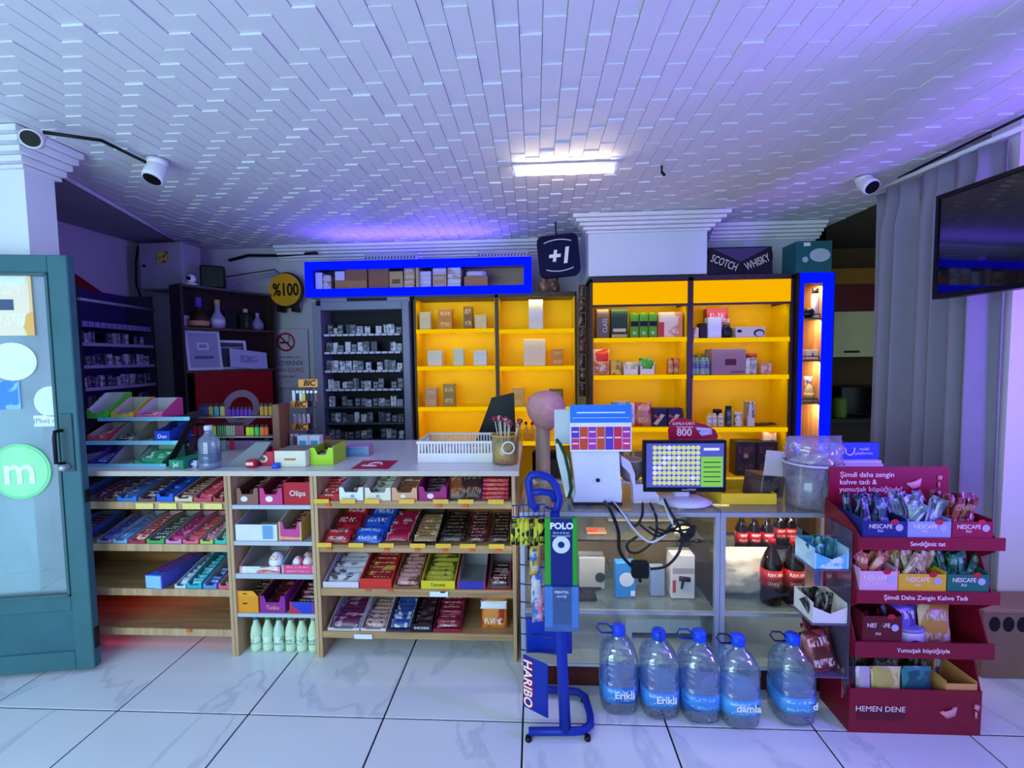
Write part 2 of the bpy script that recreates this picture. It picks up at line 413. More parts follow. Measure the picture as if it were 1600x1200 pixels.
# ------------------------------------------------------------------ cameras on the ceiling
def cctv(label, loc, aim, s=1.0):
    t = thing('security_camera', label, 'camera', loc, 0, 'security cameras on the ceiling')
    part('mount', MB().cyl((0, 0, .0), (0, 0, -.03 * s), .05 * s, .045 * s, 16), WHITE, t)
    d = Vector(aim).normalized(); a = Vector((0, 0, -.03 * s)) + d * -.02 * s; b = a + d * .11 * s
    part('housing', MB().tube([a, a + d * .02 * s, a + d * .09 * s, b], [.03 * s, .045 * s, .05 * s, .046 * s], 18), WHITE, t)
    part('lens', MB().tube([b - d * .004, b + d * .004], .040 * s, 18), BLACK, t)
    return t
c1 = at(62, 226, 1.96); cctv('white round security camera with black face on the pier cornice', (c1.x, 1.94, H - .075), (.75, -.95, -.35), .8)
c2 = atz(246, 252, H - .01); cctv('white turret security camera hanging from the ceiling near the pier', (c2.x, c2.y, H - .005), (-.05, -.35, -.8), 1.0)
c3 = atz(1352, 324, H - .01); cctv('white turret security camera by the top of the curtain', (at(1348, 330, 2.95).x, 2.95, H - .005), (.05, -.6, -.5), .95)
solo('camera_cable', MB().tube([(c1.x + .03, 1.95, H - .06), (-2.05, 2.1, H - .03), (c2.x - .05, c2.y, H - .02)], .008, 6), BLACK, 'black cable running along the ceiling between two security cameras', 'cable')
# ------------------------------------------------------------------ curtain and its rail
CX0, CX1 = at(1374, 420, 3.0).x, at(1556, 420, 2.32).x
rail = solo('curtain_rail', MB().cyl((CX0 - .01, 3.06, 2.575), (CX1 + .03, 2.2, 2.575), .014), WHITE, 'white curtain rail running under the ceiling above the grey curtain', 'curtain rail')
mb = MB(); n = 130; vs = []; zz = [0.10, .7, 1.3, 1.9, 2.3, 2.44, 2.55]
for k, z in enumerate(zz):
    for i in range(n + 1):
        t = i / n; Y_ = 3.02 - .72 * t; amp = .045 + .012 * math.sin(t * 9)
        if z > 2.4: amp *= .5
        ph = t * 2 * PI * 6.5 + .6 * math.sin(t * 11) + .25 * math.sin(z * 1.3 + t * 5)
        vs.append((CX0 + (CX1 - CX0) * t + amp * math.sin(ph), Y_ + .02 * math.cos(ph * .5), z))
fs = [(k * (n + 1) + i, k * (n + 1) + i + 1, (k + 1) * (n + 1) + i + 1, (k + 1) * (n + 1) + i) for k in range(len(zz) - 1) for i in range(n)]
cu = solo('curtain', mb.add(vs, fs, True), M('#8e8a9a', .85, 0, .08, 14, .3), 'long grey pleated curtain hanging along the side of the shop', 'curtain')
md = cu.modifiers.new('thick', 'SOLIDIFY'); md.thickness = .004
cable = solo('rail_cable', MB().tube([(CX0 + .02, 2.9, 2.597), (CX0 + .04, 2.6, 2.61), (CX1 - .03, 2.4, 2.60), (CX1, 2.2, 2.61)], .007, 6), BLACK, 'black cable lying along the curtain rail', 'cable')
# television
tv = thing('television', 'large black wall television angled over the grey curtain', 'television', (at(1456, 468, 2.2).x, 2.2, at(1457, 468, 2.2).z), -PI / 2 + .12)
part('cabinet', MB().box(0, .98, .012, .06, 0, .47, .006), BLACK, tv)
part('bezel', MB().box(0, .98, 0, .014, 0, .022).box(0, .98, 0, .014, .452, .47).box(0, .014, 0, .014, .022, .452).box(.966, .98, 0, .014, .022, .452), M('#08080a', .25), tv)
part('screen', MB().box(.014, .966, .006, .012, .022, .452), M('#060608', .04, 0, 0, 5, 0, .9), tv)
part('wall_bracket', MB().box(.35, .6, .06, .16, .15, .38), BLACK, tv)
# back room furnishings
def rm(px0, px1, py0, py1, Y): a = at(px0, py0, Y); b = at(px1, py1, Y); return a.x, b.x, b.z, a.z
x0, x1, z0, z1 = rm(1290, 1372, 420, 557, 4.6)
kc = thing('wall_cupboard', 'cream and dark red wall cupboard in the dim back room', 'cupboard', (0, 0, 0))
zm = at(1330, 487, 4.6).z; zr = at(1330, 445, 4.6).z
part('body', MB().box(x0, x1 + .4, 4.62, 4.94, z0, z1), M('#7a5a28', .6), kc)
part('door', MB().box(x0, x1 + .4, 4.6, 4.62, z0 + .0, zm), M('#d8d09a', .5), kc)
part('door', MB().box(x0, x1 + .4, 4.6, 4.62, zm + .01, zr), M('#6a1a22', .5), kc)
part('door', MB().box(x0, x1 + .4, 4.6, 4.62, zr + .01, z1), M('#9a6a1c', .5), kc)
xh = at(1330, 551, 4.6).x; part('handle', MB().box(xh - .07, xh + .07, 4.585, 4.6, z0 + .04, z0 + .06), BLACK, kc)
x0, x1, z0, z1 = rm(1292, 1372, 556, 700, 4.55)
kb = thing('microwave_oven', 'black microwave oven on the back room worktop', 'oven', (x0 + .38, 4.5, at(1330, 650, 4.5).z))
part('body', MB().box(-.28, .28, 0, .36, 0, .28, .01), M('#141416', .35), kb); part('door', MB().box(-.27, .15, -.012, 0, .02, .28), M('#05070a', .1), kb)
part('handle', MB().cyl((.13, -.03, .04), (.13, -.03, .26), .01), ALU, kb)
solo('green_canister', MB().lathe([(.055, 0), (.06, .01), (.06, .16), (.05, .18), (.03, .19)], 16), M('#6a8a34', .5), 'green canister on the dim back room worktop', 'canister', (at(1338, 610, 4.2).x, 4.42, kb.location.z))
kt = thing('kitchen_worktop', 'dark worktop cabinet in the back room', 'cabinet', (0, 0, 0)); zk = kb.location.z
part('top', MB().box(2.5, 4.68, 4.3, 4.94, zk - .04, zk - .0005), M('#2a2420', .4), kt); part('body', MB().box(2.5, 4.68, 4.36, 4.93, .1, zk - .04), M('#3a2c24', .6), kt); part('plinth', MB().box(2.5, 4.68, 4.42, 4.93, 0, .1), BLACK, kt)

# ------------------------------------------------------------------ front door, open, with stickers on its glass
dz = math.atan2(.071, .42)
dorg = (-2.205, 2.04, 0); DH = at(112, 398, 2.04).z
door = thing('door_1', 'weathered teal metal shop door with glass pane standing open', 'door', dorg, dz); door['kind'] = 'structure'
TEAL = M('#3a686f', .5, 0, .22, 7, .25)
def dpx(px, py):   # pixel -> local x,z on the door plane
    d = ray(px, py); nx, ny = math.sin(dz), -math.cos(dz); k = (nx * dorg[0] + ny * dorg[1]) / (nx * d.x + ny * d.y)
    P = d * k; return (P.x - dorg[0]) * math.cos(dz) + (P.y - dorg[1]) * math.sin(dz), P.z + CAMH
W_ = -.98; zl = dpx(60, 935)[1]; sw = .085
part('stile', MB().box(-sw, 0, 0, .045, .02, DH, .004), TEAL, door); part('stile', MB().box(W_, W_ + sw, 0, .045, .02, DH, .004), TEAL, door)
part('top_rail', MB().box(W_ + sw, -sw, .002, .043, DH - .085, DH, .004), TEAL, door)
part('lock_rail', MB().box(W_ + sw, -sw, .002, .043, zl - .075, zl, .004), TEAL, door)
part('bottom_rail', MB().box(W_ + sw, -sw, .002, .043, .02, .115, .004), TEAL, door)
part('kick_panel', MB().box(W_ + sw, -sw, .014, .032, .115, zl - .075), M('#376670', .5, 0, .3, 5, .35), door)
gb = MB()
for a, b, c, d in ((-sw - .012, -sw, zl, DH - .085), (W_ + sw, -sw, zl, zl + .012), (W_ + sw, -sw, DH - .097, DH - .085)): gb.box(a, b, -.004, .012, c, d)
part('glazing_bead', gb, M('#41666a', .5), door)
part('glass_pane', MB().box(W_ + sw, -sw, .02, .026, zl, DH - .085), GL('#dff2f4', .55, .17, '#cfe6ee'), door)
part('lock_plate', MB().box(-.07, -.02, -.008, 0, 1.02, 1.30, .002), M('#3b5a60', .5), door)
hx, hz = dpx(117, 728); part('knob', MB().cyl((-.05, -.002, hz), (-.05, -.03, hz), .014).lathe([(0, -.017), (.014, -.01), (.017, 0), (.014, .01), (0, .017)], 12, (-.05, -.035, hz)), ALU, door)
hx, hz = dpx(105, 672); part('pull_handle', MB().tube([(-.065, 0, hz), (-.065, -.045, hz), (-.065, -.05, hz - .03), (-.065, -.05, hz - .15), (-.065, 0, hz - .16)], .008), BLACK, door)
part('latch', MB().box(-.002, .006, .008, .036, .86, .92), BLACK, door); part('latch', MB().box(-.002, .006, .008, .036, .12, .22), BLACK, door)
def dsheet(px0, px1, py0, py1): a = dpx(px0, py0); b = dpx(px1, py1); return a[0], b[0], b[1], a[1]
def sticker(name, label, mb, mt, extra=()):
    t = thing(name, label, 'sticker', dorg, dz); part('sheet', mb, mt, t)
    for nm, b, mm in extra: part(nm, b, mm, t)
    return t
def disc(cx, cz, r, y0, y1, n=28, sx=1): return MB().prism([(cx + r * sx * math.cos(2 * PI * i / n), cz + r * math.sin(2 * PI * i / n)) for i in range(n)], y0, y1)
x0, x1, z0, z1 = dsheet(-40, 50, 424, 524)
sticker('door_poster', 'pale orange and cream poster taped inside the door glass', MB().box(x0, x1, .014, .0195, z0, z1), PR('#f4e2c0', '#f0b45c', '#f6efe2', 2.2, .6, (1, 1, .8), .52, .62),
        [('print', MB().box(x0 + .06, x1 - .02, .0125, .014, z1 - .06, z1 - .02), M('#e8eef0', .6)), ('print', MB().box(x0 + .07, x1 - .08, .0125, .014, z0 + .12, z0 + .17), M('#4a5a78', .6))])
a = dpx(14, 565); sticker('oval_sticker', 'large white oval sticker below the poster on the door glass', disc(a[0], a[1], .09, .016, .0195, 32, 1.15), M('#e6f0ee', .5))
a = dpx(85, 534); sticker('round_sticker', 'small pale round sticker near the edge of the door glass', disc(a[0], a[1], .030, .016, .0195), M('#cfe2ea', .5))
a = dpx(75, 628); b2 = dpx(91, 628)
sticker('round_sticker', 'white round sticker with blue stripe on the door glass', disc(a[0], a[1], .074, .016, .0195), M('#dcebf0', .5), [('stripe', MB().box(b2[0] - .035, b2[0] + .035, .0145, .016, a[1] - .016, a[1] + .016), M('#4aa2d8', .5))])
x0, x1, z0, z1 = dsheet(47, 103, 650, 666); t = sticker('label_sticker', 'narrow white label with grey lettering on the door glass', MB().box(x0, x1, .016, .0195, z0, z1), M('#dfeaee', .5))
text('(Plus) duvar', M('#8b98a4'), t, ((x0 + x1) / 2, .0155, (z0 + z1) / 2), .032)
x0, x1, z0, z1 = dsheet(-30, 28, 596, 640); sticker('blue_sticker', 'blue rectangular sticker at the edge of the picture on the door glass', MB().box(x0, x1, .016, .0195, z0, z1), PR('#3f86d8', '#8fc0ee', '#3f86d8', 3, .5))
a = dpx(26, 738); t = sticker('green_sticker', 'big light green round sticker with white script letter on the door glass', disc(a[0], a[1], .135, .016, .0195, 40), M('#7fdc9a', .5), [('ring', disc(a[0], a[1], .122, .0145, .016, 40), M('#9be8ae', .5))])
text('m', WHITE, t, (a[0], .013, a[1]), .19, bold=.003); 
x0, x1, z0, z1 = dsheet(-40, 56, 785, 928); sticker('reflection_sheet', 'tall white sheet imitating a reflection in the lower door glass', MB().box(x0, x1, .0265, .0275, z0, z1), M('#dfe8ee', .7, 0, .1, 3))  # pale sheet painted in place of a reflection on the glass
# ------------------------------------------------------------------ left counter: worktop and three shelf units
YF = 2.18
OAK = WOOD('#94704a', '#c09a6a', 3, 'X'); OAKZ = WOOD('#a8865e', '#ccac82', 3, 'Z'); BACKW = WOOD('#94602f', '#b07c48', 2, 'X'); REDB = M('#7c1a1c', .5)
ZTOP = .988; CB = 3.0
XL, XD1, XD2, XR = -2.72, at(361, 880, YF).x, at(494, 880, YF).x, at(804, 880, YF).x + .008
wt = thing('worktop', 'long pale laminate worktop over the sweet racks', 'worktop', (0, 0, ZTOP))
part('board', MB().box(XL, at(640, 735, YF).x, YF - .025, CB, -.022, 0, .002), M('#d3d3d8', .22, 0, .06, 4), wt)
part('board', MB().box(at(640, 735, YF).x + .0015, XR + .02, YF - .025, CB - .08, -.022, 0, .002), M('#dddcdc', .2, 0, .06, 4), wt)
part('edge_strip', MB().box(XL, XR + .02, YF - .029, YF - .0255, -.024, .001), M('#c3b8a8', .4), wt)
SH = {}
def rack(key, label, x0, x1, ys, dep, edge, backm, pxm, tags=()):
    t = thing('sweet_rack', label, 'shelf unit', (x0, YF, 0), 0, 'sweet racks under the worktop'); w_ = x1 - x0
    top = ZTOP - .024
    part('side_panel', MB().box(.001, .018, 0, .62, 0, top, .001), OAKZ, t); part('side_panel', MB().box(w_ - .018, w_ - .001, 0, .62, 0, top, .001), OAKZ, t)
    part('back_panel', MB().box(.018, w_ - .018, dep + .012, dep + .02, .10, top), backm, t)
    for i, (y, th) in enumerate(ys):
        z = at(pxm, y, YF).z; SH[(key, i + 1)] = z
        s = part('shelf', MB().box(.0185, w_ - .0185, .012, dep + .011, z - .018, z), OAK if key != 2 else M('#b7b2b2', .5), t)
        part('edge_band', MB().box(.0185, w_ - .0185, .002, .0118, z - th, z + .0015, .001), edge, s)
    for (sh, pxs, pw, hh, c, up) in tags:
        for q in pxs:
            xx = at(q, ys[sh - 1][0], YF).x - x0; hw = pw * YF / FPX / 2
            zt_ = SH[(key, sh)] + up
            part('price_tag', MB().box(xx - hw, xx + hw, -.006, -.003, zt_ - hh, zt_), c, t)
    return t
YT = M('#e9b93c', .5); WT = M('#e0e4ea', .5); OD = M('#e2602c', .5); PT = M('#e8d57a', .5)
r1 = rack(1, 'wooden sweet rack beside the open teal door', XL, XD1, [(785, .037), (851, .037), (921, .036), (983, .036)], .32, OAKZ, BACKW, 250,
     [(1, [227, 263, 300, 334], 30, .030, PT, -.003), (4, [296], 8, .016, OD, .006)])
r2 = rack(2, 'narrow wooden rack with grey shelves in the middle of the counter', XD1, XD2, [(790, .02), (847, .02), (898, .024), (960, .018)], .36, M('#b6bcc4', .5), BACKW, 430)
r3 = rack(3, 'wide wooden chocolate rack at the end of the worktop', XD2, XR, [(784, .036), (853, .037), (922, .037), (990, .032)], .32, OAK, BACKW, 650,
     [(1, [503, 544, 582, 636, 689, 728, 775], 25, .022, YT, .014), (2, [507, 557, 604, 653, 693, 731, 776], 25, .022, YT, .014),
      (3, [686], 30, .026, WT, -.004), (4, [568], 30, .024, WT, -.006), (1, [513, 686, 727], 8, .014, OD, -.012), (2, [515, 604, 652, 695, 737, 778], 8, .014, OD, -.012), (3, [575, 610, 692], 8, .010, OD, 0)])

ORD = ['first', 'second', 'third', 'fourth', 'fifth', 'sixth', 'seventh', 'eighth', 'ninth', 'tenth', 'eleventh', 'twelfth', 'thirteenth', 'fourteenth', 'fifteenth', 'sixteenth', 'seventeenth', 'eighteenth', 'nineteenth', 'twentieth']
_bar = {}
def barmesh(w_, h, t, mt):
    k = (round(w_, 3), h, t, mt.name)
    if k not in _bar: _bar[k] = MB().pillow(w_, h, t, 7, 4).mesh('wrapper', mt)
    return _bar[k]
def bars_in(x0, x1, y0, y1, zb, n, mt, label, group, h=.042, t=.014, tilt=.85, name='chocolate_bar', cat='chocolate bar', cols=1, lift=0.0):
    n = max(2, round(n * .85)); h = min(h, max(.03, (y1 - y0) / n * 1.35)); t = max(t, .018); me = barmesh((x1 - x0) / cols - .004, h, t, mt); r_ = random.Random(int(x0 * 1000) + n)
    for c in range(cols):
        xc = x0 + (x1 - x0) * (c + .5) / cols
        for i in range(n):
            f = (i + .3) / n
            o = link(name, me, None, (xc + r_.uniform(-.0015, .0015), y0 + (y1 - y0) * f, zb + .004 + lift * f), (-tilt + r_.uniform(-.08, .08), 0, r_.uniform(-.03, .03)))
            tag(o, ORD[i] + '-from-front ' + label, cat, group)
def carton(px0, px1, key, col, liner, label, bars=None, dep=.27, hf=.03, hb=.06, py=None, yo=.012, txt=None, emblem=None, notch=True, zb=None, Y=None, dz_=0, shape=None):
    Y = Y or YF; zz_ = SH[key] if zb is None else zb; zz_ += .002
    pr = py or 850
    x0 = at(px0, pr, Y).x + .0015; x1 = at(px1, pr, Y).x - .0015; w_ = x1 - x0; y0 = yo
    t = thing('display_carton', label, 'carton', (x0, Y + y0, zz_)); T = .0025
    cm = col if not isinstance(col, str) else M(col, .45); lm = M(liner, .6)
    part('tray', MB().box(0, w_, 0, dep, 0, T).box(0, w_, dep - T, dep, T, hb)
         .prism([(0, T), (dep - T, T), (dep - T, hb), (dep * .75, hb), (T, hf)], 0, T, 'yz').prism([(0, T), (dep - T, T), (dep - T, hb), (dep * .75, hb), (T, hf)], w_ - T, w_, 'yz'), cm, t)
    e = T + .0004
    part('liner', MB().box(e, w_ - e, dep - T - .002, dep - T - .0004, T, hb).prism([(T, T), (dep - T, T), (dep - T, hb - .001), (dep * .75, hb - .001), (T, hf - .001)], e, e + .001, 'yz')
         .prism([(T, T), (dep - T, T), (dep - T, hb - .001), (dep * .75, hb - .001), (T, hf - .001)], w_ - e - .001, w_ - e, 'yz').box(e, w_ - e, T, dep - T, T + .0003, T + .001), lm, t)
    if notch: part('front_panel', MB().prism([(0, 0), (w_, 0), (w_, hf), (w_ * .84, hf), (w_ * .76, hf * .62), (w_ * .24, hf * .62), (w_ * .16, hf), (0, hf)], -.0015, .0005), cm, t)
    else: part('front_panel', MB().box(0, w_, -.0015, .0005, 0, hf), cm, t)
    if txt: text(txt[0], txt[1], t, (w_ / 2, -.0022, hf * .31 if notch else hf * .5), txt[2])
    if emblem: part('emblem', disc(w_ * emblem[1], hf * .34 if notch else hf * .5, emblem[2], -.003, -.0016, 18, 1.3), emblem[0], t)
    if bars:
        n, mt, bl = bars[:3]; kw = bars[3] if len(bars) > 3 else {}
        bars_in(x0 + .005, x1 - .005, Y + y0 + .012, Y + y0 + dep - .045, zz_ + T, n, mt, bl, bl.split(' in ')[-1] if ' in ' in bl else bl, **kw)
    return t
def W3(a, b=None, c=None, **k): return PR(a, b or '#e8e0dc', c or '#efe6e0', 2.2, .25, (1.3, .3, .5), **({'t1': .54, 't2': .63} | k))
# ---- wide rack, top shelf
k = (3, 1)
carton(493, 531, k, '#b3141f', '#7a1016', 'red carton of red chocolate bars at start of the wide rack top shelf', (9, W3('#c01724', '#e6d3d6'), 'red wrapped chocolate bar in the red carton of the wide rack top shelf', {'lift': .07, 'h': .05}), hf=.035, hb=.12)
carton(531, 569, k, '#dfe6de', '#c6ccca', 'mint white notched carton on wide rack top shelf', (3, W3('#8a4a42', '#e8dfd8'), 'dark and cream wafer in the mint white notched carton', {'h': .035}), hf=.068, hb=.10, emblem=(M('#8fa2c4'), .55, .008))
carton(571, 612, k, '#e4dcc0', '#d8cfb4', 'cream carton heaped with pale wafers on wide rack top shelf', (8, W3('#cfd0bc', '#55604f', '#e8e4d4'), 'pale wrapped wafer in the cream carton of the wide rack', {'lift': .055, 'h': .05}), hf=.066, hb=.11, emblem=(M('#8fa2c4'), .5, .008))
carton(613, 653, k, '#dca27a', '#e2c9a6', 'orange and cream carton of brown wafers on wide rack top shelf', (8, W3('#a4623e', '#e0cfc0', '#7a3c2c'), 'brown wrapped wafer in the orange and cream carton', {'lift': .055, 'h': .05}), hf=.066, hb=.11, emblem=(M('#dfe4ee'), .45, .010))
carton(655, 699, k, '#a01f6c', '#7e1756', 'magenta carton of dark bars on wide rack top shelf', (8, W3('#3a1420', '#7a4050', '#c8b0b4'), 'dark wrapped bar in the magenta carton', {'lift': .06, 'h': .05}), hf=.072, hb=.115, emblem=(M('#e6dfee'), .42, .013), dep=.26)
def pouch(name, px, py_top, w_px, Y, zb, mt, label, cat, t=.05, tilt=-.35, group=None, yo=.05, hmul=1, seed=0, rz=0):
    x = at(px, 800, Y).x; w_ = w_px * Y / FPX; h = max(.03, (at(px, py_top, Y).z - zb)) * hmul
    return solo(name, MB().pillow(w_, h, t, 8, 8, wob=.003, seed=seed), mt, label, cat, (x, Y + yo, zb + .004), (tilt, 0, rz), group)
zs = SH[k] + .001
for i, (px, c, tl) in enumerate(((714, '#8a4a20', 'brown sharing bag leaning left of the black bag on wide rack top shelf'), (738, '#2a1614', 'black and brown sharing bag on wide rack top shelf'))):
    pouch('snack_bag', px, 751 - i * 2, 38, YF, zs, PR(c, '#3a221c', '#b08a60', 2.4), tl, 'snack bag', .045, -.75, seed=i, hmul=1.35, yo=.03 + i * .005)
for i in range(5):
    solo('gum_pack', MB().box(-.066, .066, 0, .05, 0, .018, .005), PR('#c01640', '#e6447a', '#e8d84a', 3), ORD[i] + '-from-bottom red and pink flat pack stacked on the wide rack top shelf', 'gum pack', (at(773, 790, YF).x, YF + .03 + i * .014, zs + .0005 + i * .0185), (0, 0, .02 * (i % 2)), 'red packs stacked on the wide rack')
# ---- wide rack, second shelf
k = (3, 2); zs = SH[k] + .001
for i in range(4):
    pouch('snack_bag', 521 + i * 4, 838 - i * 11, 44, YF, zs, PR('#b4182a', '#7e1220', '#e0c8c4', 2.6), ORD[i] + '-from-front red and cream candy bag on the second shelf of the wide rack', 'snack bag', .035, -.9, 'red candy bags on wide rack second shelf', yo=.02 + i * .05, seed=i, hmul=1.7)
for i in range(4):
    pouch('snack_bag', 570 + i * 2.5, 836 - i * 9, 48, YF, zs, PR('#1f58c4', '#16358a', '#cfd6ea', 2.2), ORD[i] + '-from-front bright blue biscuit pack on the second shelf of the wide rack', 'snack bag', .035, -.95, 'blue biscuit packs on wide rack', yo=.02 + i * .055, seed=10 + i, hmul=1.7)
def loose(px0, px1, key, n, mt, label, group, dep=.26, lift=.05, h=.055, **kw):
    x0 = at(px0, 850, YF).x; x1 = at(px1, 850, YF).x
    bars_in(x0 + .002, x1 - .002, YF + .03, YF + dep, SH[key] + .003, n, mt, label, group, h=h, lift=lift, t=.018, **kw)
loose(597, 637, k, 8, W3('#a8163c', '#d0a0b0', '#6e1026'), 'crimson wrapped bar in the row beside the blue packs', 'crimson bars on wide rack')
carton(641, 682, k, '#1c1613', '#2b211b', 'black carton of tan bars on wide rack second shelf', (9, W3('#a07a50', '#d8c4a0', '#5a3c28'), 'tan wrapped bar in the black carton of the wide rack', {'lift': .05, 'h': .05}), hf=.012, hb=.10)
loose(684, 725, k, 8, W3('#17120f', '#3a2c26', '#8a7a70'), 'black wrapped bar in the row beside the black carton', 'black bars on wide rack second shelf')
loose(728, 760, k, 9, W3('#2a1312', '#8a3040', '#c8a898'), 'dark brown and red bar in the row on the second shelf', 'dark brown and red bars', h=.045)
loose(764, 797, k, 9, W3('#24100f', '#6a4a40', '#b49a8c'), 'dark brown bar in the last row of the second shelf', 'dark brown bars at shelf end', h=.045)
# ---- wide rack, third shelf
k = (3, 3)
carton(500, 557, k, '#d4c6d2', '#c3bcc8', 'lilac white carton of white packs on wide rack third shelf', (6, W3('#d8d8e2', '#5e5a54', '#c2c4d8'), 'white wrapped cake in the lilac white carton', {'h': .055, 'lift': .05}), hf=.03, hb=.115, notch=False)
carton(558, 609, k, '#cf2f26', '#a8281e', 'bright red carton of red and gold bars on wide rack', (7, W3('#a8241c', '#c89a3c', '#e0b8a0'), 'red and gold bar in the bright red carton', {'lift': .05, 'h': .05}), hf=.05, hb=.11, notch=False)
carton(611, 652, k, '#8a5a3a', '#a87450', 'brown carton of pink and tan bars on wide rack third shelf', (8, W3('#c48a86', '#7a4038', '#e6cac0'), 'pink and tan bar in the brown carton', {'lift': .05, 'h': .05}), hf=.018, hb=.11)
carton(655, 709, k, '#d6c52c', '#b8b04a', 'yellow carton of yellow green bars on wide rack third shelf', (7, W3('#b8b02e', '#4a4420', '#d8cf8a'), 'yellow green wrapped bar in the yellow carton', {'lift': .045, 'h': .05}), hf=.042, hb=.112, notch=False, txt=('Tutryssk', INK, .022))
carton(712, 757, k, PR('#2a2a9c', '#c01c44', '#2a2a9c', 1.3, .4), '#9a9a9e', 'empty blue and red carton on wide rack third shelf', None, hf=.042, hb=.112, notch=False)
carton(760, 797, k, '#8a1a1e', '#8a8488', 'dark red carton at end of wide rack third shelf', (3, W3('#4a0f16', '#a86a70'), 'dark red bar in the dark red carton', {'h': .045}), hf=.012, hb=.10)
# ---- wide rack, bottom shelf
k = (3, 4)
carton(505, 556, k, '#c9c4cc', '#b3b0b8', 'white carton of purple bars on wide rack bottom shelf', (7, W3('#5a2450', '#b090a8', '#8a2040'), 'purple wrapped bar in the white carton of the bottom shelf', {'h': .048, 'lift': .012}), hf=.016, hb=.105)
carton(557, 598, k, '#d2c9c8', '#bdb6b6', 'white carton of tan and pink bars on wide rack bottom shelf', (7, W3('#b08880', '#6a4a4c', '#dcc8c0'), 'tan and pink bar in the white carton of the bottom shelf', {'h': .045, 'lift': .006}), hf=.016, hb=.10)
carton(600, 637, k, '#38304c', '#3c3550', 'navy carton of blue and navy bars on wide rack bottom shelf', (8, W3('#2c4a94', '#c0c4da', '#4a2848'), 'blue and navy bar in the navy carton', {'h': .048, 'lift': .05}), hf=.014, hb=.105)
carton(638, 671, k, '#1d1417', '#2a2024', 'black carton with white lettering on wide rack bottom shelf', (8, W3('#3a1f2a', '#6a4a54', '#1c1014'), 'dark wrapped bar in the black lettered carton', {'h': .048, 'lift': .03}), hf=.042, hb=.105, notch=False, txt=('SNICKERS', WHITE, .018))
carton(673, 717, k, '#8a1f3c', '#6a1830', 'crimson carton of bars with white lettering on wide rack bottom shelf', (8, W3('#7a1428', '#a03048', '#e0c0c8', t1=.55, t2=.66), 'crimson bar in the crimson carton of the bottom shelf', {'h': .05, 'lift': .06}), hf=.02, hb=.115, notch=False)
zs = SH[k] + .001
bg = thing('snack_bag', 'upright orange and white biscuit bag on wide rack bottom shelf', 'snack bag', (at(770, 960, YF).x, YF + .06, zs))
part('pouch', MB().pillow(.14, .165, .05, 8, 8, wob=.002), PR('#d8862c', '#b8341c', '#efe6dc', 1.8), bg, (0, 0, 0), (-.12, 0, 0)); part('white_band', MB().pillow(.138, .04, .02, 6, 4), WHITE, bg, (0, -.012, .108), (-.12, 0, 0))
# ---- narrow rack
k = (2, 1)
carton(368, 402, k, '#8a5a50', '#5a3028', 'brown carton with white round emblem on narrow rack', (6, W3('#6a3a34', '#a88078'), 'brown wrapped bar in the brown emblem carton', {'lift': .06, 'h': .045}), hf=.085, hb=.11, emblem=(M('#d8e0ea'), .35, .014), py=790)
carton(404, 440, k, '#c8387c', '#7a1838', 'pink carton with white round emblem on narrow rack', (6, W3('#8a1f3a', '#c86a84'), 'crimson wrapped bar in the pink emblem carton', {'lift': .06, 'h': .045}), hf=.085, hb=.11, emblem=(M('#efe6f0'), .42, .015), py=790)
carton(442, 486, k, '#b4122a', '#8a1020', 'tall red carton with white script lettering on narrow rack', (6, W3('#9a1020', '#c83040'), 'red wrapped bar in the tall red script carton', {'lift': .08, 'h': .045}), hf=.115, hb=.135, notch=False, py=790, txt=('Olips', WHITE, .04))
k = (2, 2)
carton(366, 432, k, '#d8dce2', '#9fa0a8', 'white carton with blue picture on narrow rack', (3, W3('#c8c2c0', '#e8e0dc', '#c86a5a'), 'pale wafer in the white picture carton', {'h': .03}), hf=.085, hb=.15, notch=False, py=845)
t = carton(434, 470, k, PR('#c4388c', '#e6d22c', '#c4388c', 1.4, .4, (.2, .2, 1.2)), '#c8b49c', 'pink and yellow carton with notched front on narrow rack', (6, W3('#6a2c20', '#a8584a'), 'brown wrapped bar in the pink and yellow carton', {'lift': .07, 'h': .045}), hf=.10, hb=.14, py=845)
solo('picture_card', MB().box(-.03, .03, 0, .0012, 0, .07), PR('#4aa0dc', '#e8e0dc', '#d86a44', 1.5), 'blue and white picture on the front of the white carton', 'card', (at(417, 838, YF).x, YF + .0085, SH[k] + .012))
k = (2, 3); zs = SH[k]
tr_ = carton(372, 436, k, PR('#e6e2e2', '#d84a6a', '#8fcaa0', 2.2, .5), '#a7a2a4', 'white and pink egg tray on narrow rack', None, hf=.035, hb=.15, notch=False, py=896)
carton(438, 490, k, PR('#e4447c', '#8fd0ea', '#e8a0c0', 1.6, .4), '#b0a4a8', 'pink and blue egg tray on narrow rack', None, hf=.045, hb=.15, notch=False, py=896)
def egg(px, pyb, col, label, gr=None, s=1.0, yo=.05):
    x = at(px, pyb, YF).x
    solo('surprise_egg', MB().lathe([(0, 0), (.016 * s, .004), (.024 * s, .018 * s), (.026 * s, .03 * s), (.022 * s, .045 * s), (.012 * s, .058 * s), (0, .063 * s)], 14), col, label, 'egg', (x, YF + yo, zs + .006), (0, 0, 0), gr)
egg(424, 880, PR('#e6e6ee', '#2f86d8', '#e0562c', 1.2, .4, (.4, .4, 1)), 'blue white and red egg standing in the white and pink tray', None, 1.5)
for i, (a, b) in enumerate(((458, .05), (474, .05), (466, .10), (481, .10))): egg(a, 880, PR('#f0d8e0', '#e26a90', '#ffffff', 2.2), 'pink and white egg in the pink and blue tray', 'pink and white eggs', 1.15, b)
k = (2, 4)
